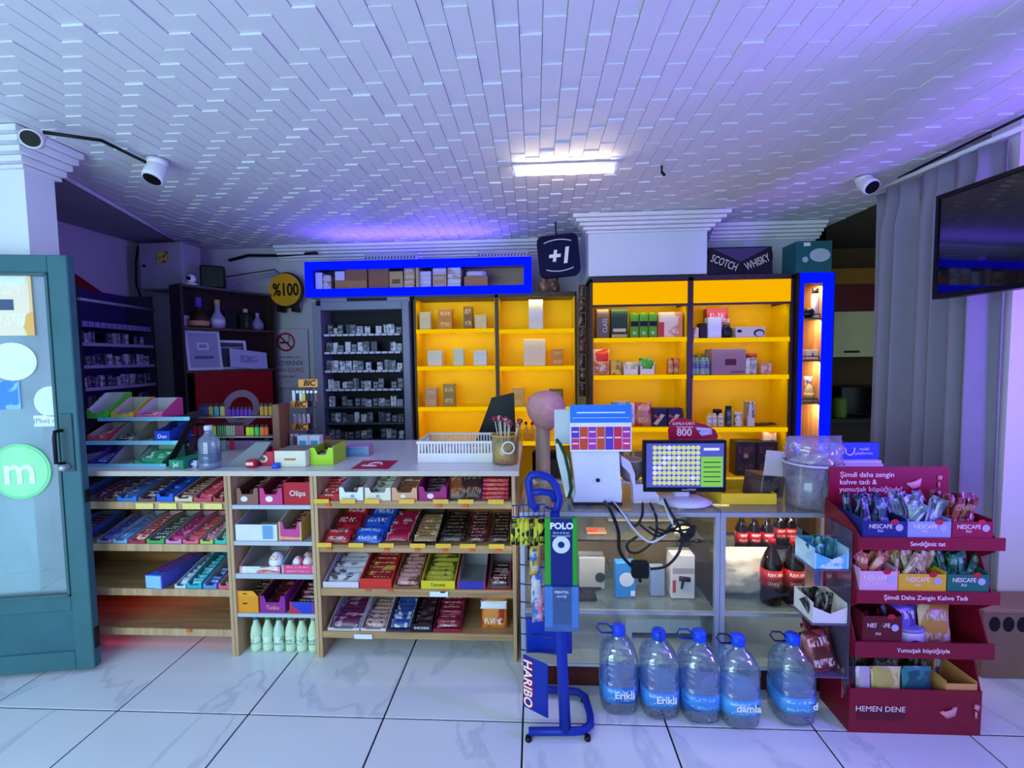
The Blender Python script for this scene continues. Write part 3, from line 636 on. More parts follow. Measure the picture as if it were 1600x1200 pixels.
t = carton(360, 402, k, '#e8941f', '#3a2418', 'orange carton with peaked front on narrow rack', (5, W3('#4a2a1c', '#7a4a2c'), 'dark wrapped bar in the orange peaked carton', {'h': .045, 'lift': .04}), hf=.085, hb=.12, notch=False, py=945)
wq = at(402, 945, YF).x - at(360, 945, YF).x - .003
part('peak', MB().prism([(0, .085), (wq, .085), (wq * .82, .115), (wq * .2, .115)], -.0015, .0005), M('#eda02c', .45), t); part('slot', MB().box(wq * .42, wq * .58, -.003, -.0016, .045, .052).box(wq * .42, wq * .58, -.003, -.0016, .098, .103), M('#5a2c0c'), t)
carton(404, 444, k, '#8e2a94', '#4a1840', 'purple carton with notched front on narrow rack', (7, W3('#5a1c24', '#8a5a50', '#3a1418'), 'dark red bar in the purple notched carton', {'lift': .05, 'h': .05}), hf=.09, hb=.12, py=945, txt=('Tutku', M('#f0b04a'), .03))
carton(450, 489, k, PR('#2038b8', '#c8203c', '#2038b8', 1.2, .4), '#3a1830', 'blue and red carton on narrow rack', (5, W3('#5a1428', '#8a3048'), 'crimson bar in the blue and red carton', {'lift': .06, 'h': .05}), hf=.06, hb=.12, notch=False, py=945)
bp = [(.001, 0), (.027, .002), (.029, .02), (.026, .06), (.029, .09), (.024, .125), (.0125, .155), (.0115, .17)]
for i in range(6):
    x = at(391 + i * 18.2, 1028, YF).x
    t = thing('milk_drink_bottle', ORD[i] + '-from-left pale green milk drink bottle in the row under the narrow rack', 'bottle', (x, YF + .06 + .003 * (i % 2), .001), 0, 'milk drink bottles under the narrow rack')
    part('bottle_body', MB().lathe(bp, 16), M('#cfe8c4' if i != 2 else '#c9e6d2', .3), t)
    part('cap', MB().lathe([(.0135, .168), (.0135, .186), (.012, .188)], 14), M(('#2f5fae', '#3a8f5a', '#3c6a54', '#4f7f68', '#46505a', '#8fb0a0')[i], .4), t)
    part('label_band', MB().lathe([(.0292, .045), (.0275, .06), (.0292, .085)], 16), PR('#dceed6', '#8fb89a', '#e8f4e4', 3), t)
solo('shrink_film', MB().pillow(.36, .17, .02, 10, 4, wob=.002), GL('#f0f6f0', .5), 'clear shrink film around the pale green milk bottles', 'film', (at(437, 1028, YF).x, YF + .115, .004))
# ---- door-side rack
def C1(px0, px1, sh, col, liner, label, bars, **kw): return carton(px0, px1, (1, sh), col, liner, label, bars, **kw)
D1 = {'h': .04, 'lift': .03}
C1(145, 163, 1, '#4a2c44', '#6a4a58', 'small blue and red gum carton nearest the door on the top shelf', (8, W3('#a82038', '#2a6ad0', '#d0b0b8'), 'red and blue gum stick in the carton nearest the door', D1), hf=.03, hb=.07)
C1(164, 183, 1, '#6a4a44', '#5a4450', 'brown gum carton with orange front on the door-side rack', (5, W3('#5a3c48', '#c88a5a'), 'brown and orange gum stick in the brown gum carton', D1), hf=.022, hb=.07)
C1(184, 215, 1, '#2a78cc', '#6a5a68', 'blue fronted gum carton on the top shelf of the door-side rack', (8, W3('#3a5a8c', '#8aa6c8', '#4a3a5a'), 'steel blue gum stick in the blue fronted carton', D1), hf=.026, hb=.08)
C1(217, 244, 1, '#6e5160', '#7a6068', 'mauve half empty gum carton on the top shelf of the door-side rack', (3, W3('#4a2c3c', '#9a7a84'), 'dark gum stick in the mauve half empty carton', D1), hf=.022, hb=.085)
C1(246, 272, 1, '#1f5fd0', '#2c4488', 'vivid blue gum carton with raised ears on the door-side rack', (8, W3('#243c8c', '#5a7cd0', '#1a2450'), 'navy gum stick in the vivid blue carton', {'h': .045, 'lift': .06}), hf=.04, hb=.10)
C1(274, 302, 1, '#d8c8a8', '#8a5a48', 'cream carton of brown gum sticks on the door-side rack', (8, W3('#7a4a3c', '#a8705c'), 'brown gum stick in the cream carton of the door-side rack', D1), hf=.024, hb=.08)
C1(304, 332, 1, '#c8485a', '#a84858', 'rose carton of coral gum sticks on the door-side rack', (9, W3('#d8485c', '#e88a90', '#b83048'), 'coral gum stick in the rose carton', {'h': .042, 'lift': .045}), hf=.024, hb=.08)
C1(334, 350, 1, '#a84848', '#8a4448', 'narrow red gum carton beside the first divider', (6, W3('#a83a48', '#e0c8b0'), 'dark red gum stick in the narrow red carton', D1), hf=.026, hb=.07)
C1(148, 172, 2, '#9a8ab0', '#8a7a94', 'lavender carton of blue gum sticks on the second shelf', (8, W3('#3a4cb0', '#6a8ad8', '#7a5ab0'), 'blue violet gum stick in the lavender carton', D1), hf=.02, hb=.08)
C1(173, 196, 2, '#7ab0dc', '#9aa4b4', 'sky blue gum carton on the second shelf of the door-side rack', (8, W3('#4a8ad0', '#a8cce8', '#8a4a6a'), 'sky blue gum stick in the sky blue carton', D1), hf=.022, hb=.08)
C1(198, 224, 2, '#a83a4a', '#b89a98', 'red and white gum carton on the second shelf of the door-side rack', (9, W3('#c83a44', '#e8b8a0', '#f0e0d8'), 'red and peach gum stick in the red and white carton', D1), hf=.022, hb=.08)
C1(226, 254, 2, '#4aa858', '#8a8888', 'grey carton with green front and dark slots on the second shelf', (5, W3('#3a3c3c', '#6a7070'), 'dark grey gum stick in the carton with green front', D1), hf=.024, hb=.08)
C1(256, 281, 2, '#d88ab8', '#a87a94', 'pink fronted carton of magenta gum sticks on the second shelf', (9, W3('#c8286a', '#e8a0c4', '#8a1c50'), 'magenta gum stick in the pink fronted carton', D1), hf=.022, hb=.08)
C1(283, 308, 2, '#e06a80', '#b8848c', 'coral fronted carton of salmon gum sticks on the second shelf', (9, W3('#e0566a', '#f0a4a0', '#c83a54'), 'salmon gum stick in the coral fronted carton', D1), hf=.022, hb=.08)
C1(310, 331, 2, '#a8c85a', '#a89498', 'lime fronted carton of pink gum sticks on the second shelf', (8, W3('#d86a8c', '#e8c0c8', '#a84a6c'), 'pink gum stick in the lime fronted carton', D1), hf=.022, hb=.08)
C1(333, 352, 2, '#3ab8a4', '#a4a6a6', 'teal fronted grey carton at the end of the second shelf', (3, W3('#2a9a7a', '#8ad0b8'), 'teal gum stick in the teal fronted carton', D1), hf=.03, hb=.09)
xq = at(240, 920, YF).x
bb = thing('long_box', 'long closed blue box at the start of the third shelf', 'box', (xq, YF + .002, SH[(1, 3)] + .001), -.10)
part('body', MB().box(-.05, .05, 0, .27, 0, .075, .002), PR('#2f6fd8', '#5a3a9c', '#2458c0', 1.4, .4), bb); part('end_flap', MB().box(-.045, .045, -.002, 0, .005, .07), M('#8fc4f0', .45), bb); part('print', MB().box(-.04, .04, .03, .24, .075, .0758), PR('#7a4ab8', '#3a2c88', '#4ab0e0', 1.8), bb)
C1(266, 284, 3, '#c8d4e4', '#9ab0c8', 'white carton of white and blue gum packs on the third shelf', (7, W3('#b8cce0', '#5a5aa8', '#e0e8f0'), 'white and blue gum pack in the white third shelf carton', D1), hf=.02, hb=.075)
C1(285, 309, 3, '#2aa8b8', '#4a8a98', 'turquoise carton of turquoise gum packs on the third shelf', (9, W3('#2ab0c0', '#7ad0d8', '#e0f0f0'), 'turquoise gum pack in the turquoise carton', {'h': .045, 'lift': .05}), hf=.03, hb=.10)
C1(311, 333, 3, '#5a8ad0', '#a0a8ac', 'grey carton with blue front on the third shelf', (3, W3('#2a5ab8', '#3a9a88'), 'blue gum pack in the grey carton with blue front', D1), hf=.028, hb=.10)
C1(335, 353, 3, '#d85a80', '#b0b0ac', 'pink fronted carton of mottled packs on the third shelf', (8, W3('#3a3a38', '#d0d0b0', '#c04a5a'), 'mottled dark gum pack in the pink fronted third shelf carton', D1), hf=.028, hb=.09)
for j, (a, b, n) in enumerate(((75, 118, 1), (80, 122, 2))):
    C1(a, b, n, '#3f5f9c', '#6a6a80', ('blue mixed gum carton behind the door glass on the top shelf', 'blue mixed gum carton behind the door glass on the second shelf')[j], (8, W3('#7a3a6c', '#3a5aa8', '#b0a0c0'), ('violet gum stick in the top carton behind the door glass', 'violet gum stick in the lower carton behind the door glass')[j], D1), hf=.03, hb=.08)
area('red_led_strip', (-2.1, YF + .25, SH[(1, 4)] - .03), (-2.1, YF + .2, 0), .9, .02, .16, (1, .05, .08)); area('red_led_strip', (-2.2, YF + .2, SH[(1, 3)] - .03), (-2.2, YF + .32, SH[(1, 4)] + .05), .5, .02, .18, (1, .04, .06))
# ------------------------------------------------------------------ cigarette cabinets
PK = [PR('#c9ccd6', '#5a5e70', '#e6e8ee', 2.5, .4), PR('#3a3d4c', '#8a8ea0', '#20222c', 2.5, .4), PR('#8f94a6', '#e0e2ea', '#4a4d5c', 2.5, .4), PR('#55596a', '#23252e', '#b8bcc8', 2.5, .4)]
pk_me = {}
def pack_mesh(i, h):
    if (i, h) not in pk_me: pk_me[(i, h)] = MB().box(-.025, .025, 0, .022, 0, h, .0015).mesh('cigarette_pack', PK[i])
    return pk_me[(i, h)]
CARD = M('#c9c6d6', .5)
YG = 3.8
gx0, gx1 = at(491, 580, YG).x, at(641, 580, YG).x; gz1 = at(565, 471, YG).z
GREY = M('#7c8094', .45, .2); DARKI = M('#14131c', .6)
gc = thing('cigarette_cabinet', 'tall grey metal cigarette cabinet against the back wall', 'cabinet', (gx0, YG, 0))
gw = gx1 - gx0
ix0, ix1 = at(506, 580, YG).x - gx0 - .012, at(628, 580, YG).x - gx0 + .012
part('side_panel', MB().box(0, ix0, 0, .4, .3, gz1, .004), GREY, gc); part('side_panel', MB().box(ix1, gw, 0, .4, .3, gz1, .004), GREY, gc)
part('top_panel', MB().box(ix0, ix1, 0, .4, gz1 - .07, gz1, .003), GREY, gc); part('back_panel', MB().box(ix0, ix1, .2, .215, .3, gz1 - .07), DARKI, gc)
part('plinth', MB().box(0, gw, .01, .4, 0, .3), GREY, gc)
hz = at(560, 440, 3.95)
hd = part('hood', MB().box(.02, gw - .02, .12, .42, gz1, gz1 + .1, .004), M('#9fa3b4', .4, .2), gc); part('vent_slot', MB().box(.26, .62, .116, .12, gz1 + .02, gz1 + .045), BLACK, hd)
part('roller', MB().cyl((.06, -.005, gz1 + .01), (.06, -.005, gz1 - .03), .018), BLACK, gc)
cardme = MB().box(-.0235, .0235, -.002, 0, -.009, .009).mesh('price_card', CARD); darkcard = MB().box(-.0235, .0235, -.002, 0, -.007, .007).mesh('price_card', M('#4a4a5c', .5))
rows = [(526, 'top'), (554, 'second'), (583, 'third'), (612, 'fourth'), (640, 'fifth'), (665, 'sixth'), (691, 'lowest')]
rr = random.Random(5)
for ri, (ry, rn) in enumerate(rows):
    z = at(565, ry - 4, YG).z
    sf = part('shelf', MB().box(ix0 + .001, ix1 - .001, .004, .19, z - .012, z), M('#3a3a4a', .5), gc)
    for i in range(12):
        xx = ix0 + .02 + (ix1 - ix0 - .04) * (i + .5) / 12
        if ri < 4 or ri == 5: link('price_card', cardme if ri < 4 else darkcard, sf, (xx, .0015, z - .006))
        if rr.random() < .1: continue
        h = rr.choice((.085, .085, .09, .07, .062)); q = rr.choice((0, 0, 2, 1, 3, 3)) if ri < 4 else rr.choice((0, 2, 3, 3, 1))
        o = link('cigarette_pack', pack_mesh(q, h), None, (gx0 + xx, YG + .02 + rr.uniform(0, .06), z + .0005)); tag(o, ORD[i] + '-from-left small cigarette pack in the %s row of the grey cabinet' % rn, 'cigarette pack', 'packs in the %s row of the grey cabinet' % rn)
# second cabinet along the left wall
LA, LB = at(129, 540, 2.98), at(240, 540, 3.68); LR = math.atan2(LB.y - LA.y, LB.x - LA.x); LO = (LA.x, LA.y, 0)
lc = thing('cigarette_cabinet', 'dark open cigarette cabinet along the left wall behind the door', 'cabinet', LO, LR)
LW = math.hypot(LB.y - LA.y, LB.x - LA.x); zt = 2.1
DG = M('#2c2740', .5); part('side_panel', MB().box(-.02, 0, 0, .22, 0, zt), DG, lc); part('side_panel', MB().box(LW, LW + .02, 0, .22, 0, zt), M('#4a4658', .4, .3), lc)
part('back_panel', MB().box(0, LW, .2, .215, .2, zt), M('#3d2f6e', .6), lc)
part('rail', MB().cyl((-.02, -.01, 1.985), (LW + .02, -.01, 1.985), .012), M('#a8a6c0', .4, .3), lc)
part('header_shelf', MB().box(0, LW, .02, .2, 1.795, 1.815), DG, lc)
for i in range(13): part('price_card', MB().box(.03 + i * .053, .074 + i * .053, .015, .02, 1.80, 1.84), M('#8e86c0', .5), lc)
for ri, (z, rn) in enumerate(((1.685, 'upper'), (1.525, 'middle'), (1.365, 'lower'), (1.22, 'bottom'))):
    sf = part('shelf', MB().box(.001, LW - .001, .005, .199, z - .014, z), DG, lc); part('label_strip', MB().box(.001, LW - .001, 0, .0045, z - .022, z + .002), M('#a49fc0', .5), sf)
    for i in range(12):
        if rr.random() < .15: continue
        p = LOC(LO, LR, .05 + i * .056, .03 + rr.uniform(0, .05), z + .0005)
        o = link('cigarette_pack', pack_mesh(rr.choice((0, 2, 3, 1)), rr.choice((.085, .07))), None, p, (0, 0, LR)); tag(o, ORD[i] + '-from-door small cigarette pack in the %s row of the left wall cabinet' % rn, 'cigarette pack', 'packs in the %s row of the left cabinet' % rn)
# fuse box
fx0, fx1, fz0, fz1 = at(216, 400, 3.72).x, at(284, 400, 3.72).x, at(250, 452, 3.72).z, at(250, 378, 3.72).z
fb = thing('fuse_box', 'grey metal fuse box with yellow warning label near the ceiling', 'fuse box', (fx0, 3.72, fz0))
part('body', MB().box(0, fx1 - fx0, .012, .22, 0, fz1 - fz0, .006), M('#a39fb4', .5), fb); part('door', MB().box(.008, fx1 - fx0 - .008, 0, .0115, .008, fz1 - fz0 - .008, .003), M('#a8a4b8', .5), fb)
ww = fx1 - fx0; part('warning_label', MB().box(ww * .42, ww * .68, -.002, 0, .22, .32), PR('#d8c84a', '#6a6030', '#d8c84a', 5), fb); part('lock', MB().cyl((.05, 0, .2), (.05, -.012, .2), .012), BLACK, fb)
solo('wall_cable', MB().tube([(fx0 - .02, 3.75, fz0 + .38), (fx0 - .05, 3.75, fz0 + .25), (fx0 - .06, 3.75, fz0 + .05), (fx0 - .02, 3.76, fz0 - .1)], .009, 6), BLACK, 'black cable drooping beside the fuse box', 'cable')
# ------------------------------------------------------------------ corner shelf with spirits
CRZ = math.radians(63.8); CO = (-2.80, 3.45, 0); CWD = .79
cs = thing('corner_shelf', 'dark brown open corner shelf with bottles and papers', 'shelf unit', CO, CRZ)
DB = WOOD('#2e211c', '#48352c', 3, 'Z'); DBX = WOOD('#4a2c22', '#5e382a', 3, 'X')
zt = 2.165
part('side_panel', MB().box(0, .02, 0, .17, 0, zt), M('#2c242c', .6), cs); part('side_panel', MB().box(CWD - .02, CWD, 0, .17, 0, zt), DB, cs)
part('top_board', MB().box(.02, CWD - .02, 0, .17, zt - .02, zt), M('#4a4048', .5), cs); part('back_panel', MB().box(.02, CWD - .02, .16, .17, .3, zt - .02), M('#2c1a1e', .6), cs)
zs1, zs2 = 1.825, 1.47
for z in (zs1, zs2, 1.0): part('shelf', MB().box(.021, CWD - .021, .004, .16, z - .02, z), DBX, cs)
def on_cs(x, y, z): return LOC(CO, CRZ, x, y, z)
def bottle(label, loc, prof, mt, cap=None, capc='#1a1a1c', lab=None, rz=0, name='spirit_bottle', sq=0, n=18, grp=None, sy=1, cat='bottle'):
    t = thing(name, label, cat, loc, rz, grp); part('bottle_body', MB().lathe(prof, n, sq=sq, sy=sy), mt, t)
    if cap: part('cap', MB().lathe([(cap[0], cap[1]), (cap[0], cap[2]), (cap[0] * .9, cap[2] + .002)], 14), M(capc, .4), t)
    if lab: part('paper_label', MB().lathe([(lab[0], lab[1]), (lab[0], lab[2])], n, sq=sq, sy=sy), lab[3], t)
    return t
bottle('squat brown liqueur bottle with purple neck on the corner shelf', on_cs(.17, .085, zs1 + .001), [(.06, 0), (.075, .01), (.075, .06), (.06, .10), (.03, .13), (.022, .15), (.022, .2)], M('#3a1c14', .15), (.026, .17, .25), '#5a3cb0', (.076, .012, .055, M('#c08a6a')))
bottle('clear bottle with silver neck and pale label on the corner shelf', on_cs(.32, .085, zs1 + .001), [(.045, 0), (.055, .01), (.056, .09), (.03, .13), (.02, .15), (.02, .22)], M('#9a90b8', .15), (.022, .20, .245), '#b8a470', (.0565, .03, .08, M('#c8c0e0')))
solo('black_box', MB().box(-.05, .05, -.03, .01, 0, .16, .004), M('#17151c', .5), 'black gift box behind the bottles on the corner shelf', 'box', on_cs(.44, .13, zs1 + .001), (0, 0, CRZ))
bottle('square dark bottle with cork top on the corner shelf', on_cs(.57, .10, zs1 + .001), [(.04, 0), (.045, .01), (.045, .13), (.025, .15), (.018, .16)], M('#2c2a26', .15), (.02, .155, .19), '#b8b4a8', sq=5)
bottle('small round decanter on the corner shelf', on_cs(.68, .10, zs1 + .001), [(.03, 0), (.05, .02), (.055, .06), (.03, .10), (.015, .12), (.02, .135)], M('#8a80a8', .12), (.016, .12, .16), '#a8a0c0')
solo('white_card_pack', MB().box(-.05, .05, -.01, .01, 0, .1, .002), PR('#b8b8d0', '#8a86b0', '#d8d8e8', 3), 'white packet at the near end of the corner shelf', 'packet', on_cs(.09, .14, zs1 + .001), (0, 0, CRZ))
def framed(label, lx, ly, w_, h, z, mt, fcol, tl=-.12, name='framed_paper'):
    t = thing(name, label, 'framed paper', on_cs(lx, ly, z), 0, None, (tl, 0, CRZ)); b = .022
    part('frame', MB().box(-w_ / 2, w_ / 2, 0, .012, 0, b).box(-w_ / 2, w_ / 2, 0, .012, h - b, h).box(-w_ / 2, -w_ / 2 + b, 0, .012, b, h - b).box(w_ / 2 - b, w_ / 2, 0, .012, b, h - b), M(fcol, .5), t)
    part('sheet', MB().box(-w_ / 2 + b, w_ / 2 - b, .004, .01, b, h - b), mt, t); return t, w_, h
t, w_, h = framed('white framed sheet with a screen drawing on the corner shelf', .17, .01, .27, .33, zs2 + .001, M('#9b97b8', .6), '#c8c8dc')
part('drawing', MB().box(-.05, .04, .002, .004, .17, .23), M('#c9c8e0'), t); part('drawing', MB().box(-.035, .025, .001, .002, .185, .215), M('#8a86a8'), t); part('drawing', MB().box(-.075, .07, .002, .004, .095, .12), M('#5f5c80'), t)
t, w_, h = framed('white empty picture frame standing behind the certificate', .44, .09, .26, .26, zs2 + .001, M('#4a4a62', .5), '#e4e6f0')
part('drawing', MB().box(-.09, .09, .002, .004, .19, .2), M('#a8acc0'), t)
ct = thing('certificate', 'pale document leaning in front of the white frame', 'document', on_cs(.54, .02, zs2 + .004), 0, None, (-.25, .12, CRZ))
part('sheet', MB().box(-.17, .17, 0, .003, 0, .17), M('#b4aedc', .6), ct); part('print', MB().box(-.09, .09, -.001, 0, .05, .12), PR('#8c88b8', '#b4aedc', '#7a78a4', 4), ct)
rp_ = thing('red_panel', 'dark red panel with pale ring emblem below the corner shelf', 'panel', LOC(CO, CRZ, .06, -.03, ZTOP - .1), CRZ)
part('board', MB().box(0, .66, 0, .02, 0, zs2 - ZTOP + .08, .002), M('#8e0d12', .5), rp_)
n = 40; ro = [(.36 + .16 * math.cos(2 * PI * i / n), .24 + .16 * math.sin(2 * PI * i / n)) for i in range(n)]; rn_ = [(.36 + .10 * math.cos(2 * PI * i / n), .24 + .10 * math.sin(2 * PI * i / n)) for i in range(n)]
vs = [(a, -.002, b) for a, b in ro] + [(a, -.002, b) for a, b in rn_]; part('ring', MB().add(vs, [(i, (i + 1) % n, n + (i + 1) % n, n + i) for i in range(n)]), M('#b4a4ac', .5), rp_)
# on top of corner shelf
rt = thing('router_box', 'black boxy router standing on the corner shelf', 'router', on_cs(.30, .085, 2.166), CRZ - .6); part('case', MB().box(-.09, .09, -.05, .05, 0, .19, .012), BLACK, rt); part('led_strip', MB().box(-.02, .02, -.052, -.05, .02, .025), M('#2a6a3a'), rt)
ic = thing('indoor_camera', 'small white ball camera on the corner shelf', 'camera', on_cs(.12, .07, 2.166), CRZ - 1.0)
part('base', MB().lathe([(.045, 0), (.045, .012), (.03, .02)], 16), WHITE, ic); part('ball', MB().lathe([(0, .02), (.026, .03), (.036, .055), (.026, .082), (0, .092)], 16), WHITE, ic); part('lens', MB().cyl((0, -.028, .056), (0, -.038, .056), .017), BLACK, ic)
solo('wall_cable', MB().tube([(-2.95, 4.27, 2.52), (-2.75, 4.26, 2.56), (-2.4, 4.26, 2.55), (-2.2, 4.25, 2.56), (-2.02, 4.15, 2.54)], .014, 6), BLACK, 'thick black cable running along the top of the back wall', 'cable')
for i, c in enumerate(('#2a2636', '#8a84a0', '#8a84a0')):
    solo('wall_cable', MB().tube([on_cs(.36, .14, 2.27 - i * .03), (-2.5, 4.26, 2.42 - i * .03), (-2.38, 4.27, 2.33), (-2.36 + i * .03, 4.27, 2.12), (-2.34, 4.27, 2.03)], .006, 6), M(c), ('dark looping cable above the router', 'pale looping cable above the router', 'lower pale cable above the router')[i], 'cable')
sb = thing('junction_box', 'pale junction box on the wall above the corner shelf', 'junction box', (-2.30, 4.26, 2.03)); part('case', MB().box(-.05, .05, 0, .04, 0, .13, .006), M('#a59fc0'), sb); part('cover', MB().box(-.042, .042, -.006, 0, .01, .12, .002), M('#b0aac8'), sb)
# ------------------------------------------------------------------ signs on the back wall
YS = 4.15
a = at(446, 453, YS); rs = thing('round_sign', 'round yellow sign reading percent one hundred', 'sign', (a.x, YS, a.z))
R_ = 27.5 * YS / FPX
part('disc', disc(0, 0, R_ * .93, -.012, .05, 40), M('#dfa01a', .4), rs); part('rim', MB().tube([(R_ * .96 * math.cos(2 * PI * i / 40), .02, R_ * .96 * math.sin(2 * PI * i / 40)) for i in range(40)], .012, 8, closed=True), M('#15151f', .4), rs)
for q in (-.09, .05): part('bracket', MB().box(q, q + .03, 0, .1, -R_ - .04, -R_ + .02), BLACK, rs)
text('%100', INK, rs, (.01, -.014, -.005), .16, sx=.72, bold=.004)
x0, x1, z0, z1 = at(420, 560, 4.27).x, at(482, 560, 4.27).x, at(450, 606, 4.27).z, at(450, 514, 4.27).z
ns = thing('no_smoking_sign', 'white no smoking sign with red circle on the back wall', 'sign', (x0, 4.27, z0)); w_, h = x1 - x0, z1 - z0
part('board', MB().box(0, w_, 0, .008, 0, h, .002), M('#c9c2d4', .5), ns)
ccx, ccz, r_ = w_ * .45, h * .78, .083
part('prohibition_ring', MB().tube([(ccx + r_ * math.cos(2 * PI * i / 32), -.002, ccz + r_ * math.sin(2 * PI * i / 32)) for i in range(32)], .009, 6, closed=True).tube([(ccx - .058, -.004, ccz + .058), (ccx + .058, -.004, ccz - .058)], .008, 6), M('#c01a30', .4), ns)
part('cigarette_drawing', MB().box(ccx - .055, ccx + .03, -.003, 0, ccz - .014, ccz + .004), INK, ns); part('smoke_drawing', MB().tube([(ccx + .03, -.002, ccz + .01), (ccx + .045, -.002, ccz + .03), (ccx + .025, -.002, ccz + .045), (ccx + .04, -.002, ccz + .06)], .004, 5), INK, ns)
for s_, zz_, sz, mm in (('4207 SAYILI KANUNA GÖRE', .52, .026, INK), ('BU İŞYERİNDE', .42, .058, INK), ('SİGARA İÇİLMEZ', .30, .052, M('#c01846')), ('CEZASI 1264 TL', .19, .034, INK), ('ALO 171', .11, .022, M('#6a6478'))):
    text(s_, mm, ns, (w_ * .47, -.001, h * zz_), sz, sx=.8)
# ------------------------------------------------------------------ blue framed wall cabinet
YB = 3.82
bx0, bx1, bz0, bz1 = at(476, 434, YB).x, at(831, 434, YB).x, at(650, 461, YB).z, at(650, 405, YB).z
BLUE = EM((.0, .004, 1.0), 2.4, 'blue_led_diffuser')
bc = thing('wall_cabinet', 'long wall cabinet framed by glowing blue light strip', 'cabinet', (bx0, YB, bz0)); w_, h = bx1 - bx0, bz1 - bz0; fb_ = .068
part('led_frame', MB().box(0, w_, 0, .02, 0, fb_).box(0, w_, 0, .02, h - fb_, h).box(0, fb_, 0, .02, fb_, h - fb_).box(w_ - fb_, w_, 0, .02, fb_, h - fb_), BLUE, bc, label='glowing blue frame')
LW_ = WOOD('#a8865c', '#c8a67a', 3, 'X')
part('base_board', MB().box(0, w_, .021, .36, 0, fb_ - .012), M('#9aa0b4', .5), bc); part('top_board', MB().box(0, w_, .021, .36, h - .02, h), M('#8a8498', .5), bc)
part('back_board', MB().box(0, w_, .36, .375, 0, h), LW_, bc); part('end_board', MB().box(0, .02, .021, .36, fb_ - .012, h - .02), M('#8a8498', .5), bc); part('end_board', MB().box(w_ - .02, w_, .021, .36, fb_ - .012, h - .02), LW_, bc)
xp = at(651, 434, YB).x - bx0; part('divider', MB().box(xp - .012, xp + .012, .021, .36, fb_ - .012, h - .02), LW_, bc)
zb = bz0 + fb_ - .0115; YB2 = YB + .06
def bxs(name, px0, px1, pyt, Y, zb_, dep, mt, label, cat='box', grp=None, bev=.002):
    x0_ = at(px0, pyt, Y).x; x1_ = at(px1, pyt, Y).x; zt_ = at((px0 + px1) / 2, pyt, Y).z
    return solo(name, MB().box(-(x1_ - x0_) / 2, (x1_ - x0_) / 2, 0, dep, 0, zt_ - zb_, bev), mt, label, cat, ((x0_ + x1_) / 2, Y, zb_ + .0008), (0, 0, 0), grp)
CAR = M('#a5784f', .7, 0, .15); CAR2 = M('#8d6246', .7, 0, .15); WB = M('#cfc9d8', .6)
def stack(px0, px1, pys, mt, lab, grp, Y=YB2, zb_=zb):
    z = zb_
    for i, py in enumerate(pys):
        bxs('small_box', px0, px1, py, Y, z, .12, mt, ORD[i] + '-from-bottom ' + lab, 'box', grp); z = at((px0 + px1) / 2, py, Y).z + .001
bxs('small_box', 492, 503, 426, YB2, zb, .1, WB, 'upright white box at the near end of the blue framed cabinet')
stack(504, 517, [440, 430], PR('#c8b8c0', '#9a6a58', '#d8d0dc', 2), 'white and brown box in the first stack of the blue cabinet', 'first stack in the blue cabinet')
bxs('cardboard_carton', 523, 573, 438, YB2, zb, .2, CAR, 'flat cardboard carton under two boxes in the blue cabinet'); z2 = at(548, 438, YB2).z + .001
bxs('small_box', 523, 538, 424, YB2, z2, .1, WB, 'white box on the flat carton in the blue cabinet'); bxs('cardboard_carton', 539, 573, 420, YB2, z2, .18, CAR2, 'brown carton stacked on the flat carton in the blue cabinet')
bxs('cardboard_carton', 575, 607, 420, YB2, zb, .2, CAR2, 'larger brown carton with a dark seam in the blue cabinet')
lb = bxs('cardboard_carton', 608, 629, 424, YB2 - .01, zb, .15, M('#b89a6a', .7), 'tan carton with printed panel in the blue cabinet'); part('printed_panel', MB().box(-.035, .035, -.001, 0, .05, .09), M('#6a5636'), lb)
stack(631, 648, [437, 419], PR('#c49a70', '#b0845c', '#ddd6dc', 1.6), 'tan and white box stacked beside the divider of the blue cabinet', 'boxes beside the divider')
stack(655, 673, [444, 438, 431, 424], WB, 'thin white box in the four high stack of the blue cabinet', 'four high white stack')
stack(676, 697, [429, 419], PR('#b98a5c', '#c9c0c8', '#c9c0c8', 1.0, .6, (.1, .1, 1)), 'tan and white box in the two high stack of the blue cabinet', 'two high stack in the blue cabinet')
stack(699, 720, [443, 436, 428, 418], PR('#cdc6cc', '#b08a64', '#d8d2d8', 1.2), 'pale box in the stack before the gap of the blue cabinet', 'pale stack in the blue cabinet')
bxs('cardboard_carton', 725, 762, 432, YB2, zb, .2, CAR, 'open cardboard carton with crumpled paper in the blue cabinet')
pz = at(742, 432, YB2).z; solo('crumpled_paper', MB().pillow(.19, .06, .12, 8, 6, wob=.01, seed=4), M('#cfc9d4', .7), 'crumpled pale paper on top of the open carton', 'paper', (at(742, 432, YB2).x, YB2 + .09, pz + .003))
for a_, b_ in ((567, 648), (745, 828)):
    x0, x1, z0, z1 = at(a_, 398, YB).x, at(b_, 398, YB).x, bz1 + .001, at(650, 392, YB).z
    vt = thing('light_bar', ('silver slotted light bar above the middle of the blue frame', 'silver slotted light bar above the end of the blue frame')[a_ > 600], 'light bar', (x0, YB + .03, z0))
    part('body', MB().box(0, x1 - x0, 0, .06, 0, max(.05, z1 - z0), .003), M('#9a94b8', .4, .3), vt)
    for i in range(16):
        q = (x1 - x0) * (i + .5) / 16; part('slot', MB().prism([(q - .010, .012), (q, .012), (q + .010, .038), (q, .038)], -.002, 0), M('#3a3460'), vt)
area('blue_cove_strip', ((bx0 + bx1) / 2 - .1, YB + .16, bz1 + .02), ((bx0 + bx1) / 2 - .1, YB - .25, H + .3), 1.5, .03, 10, (.16, .08, 1.0))
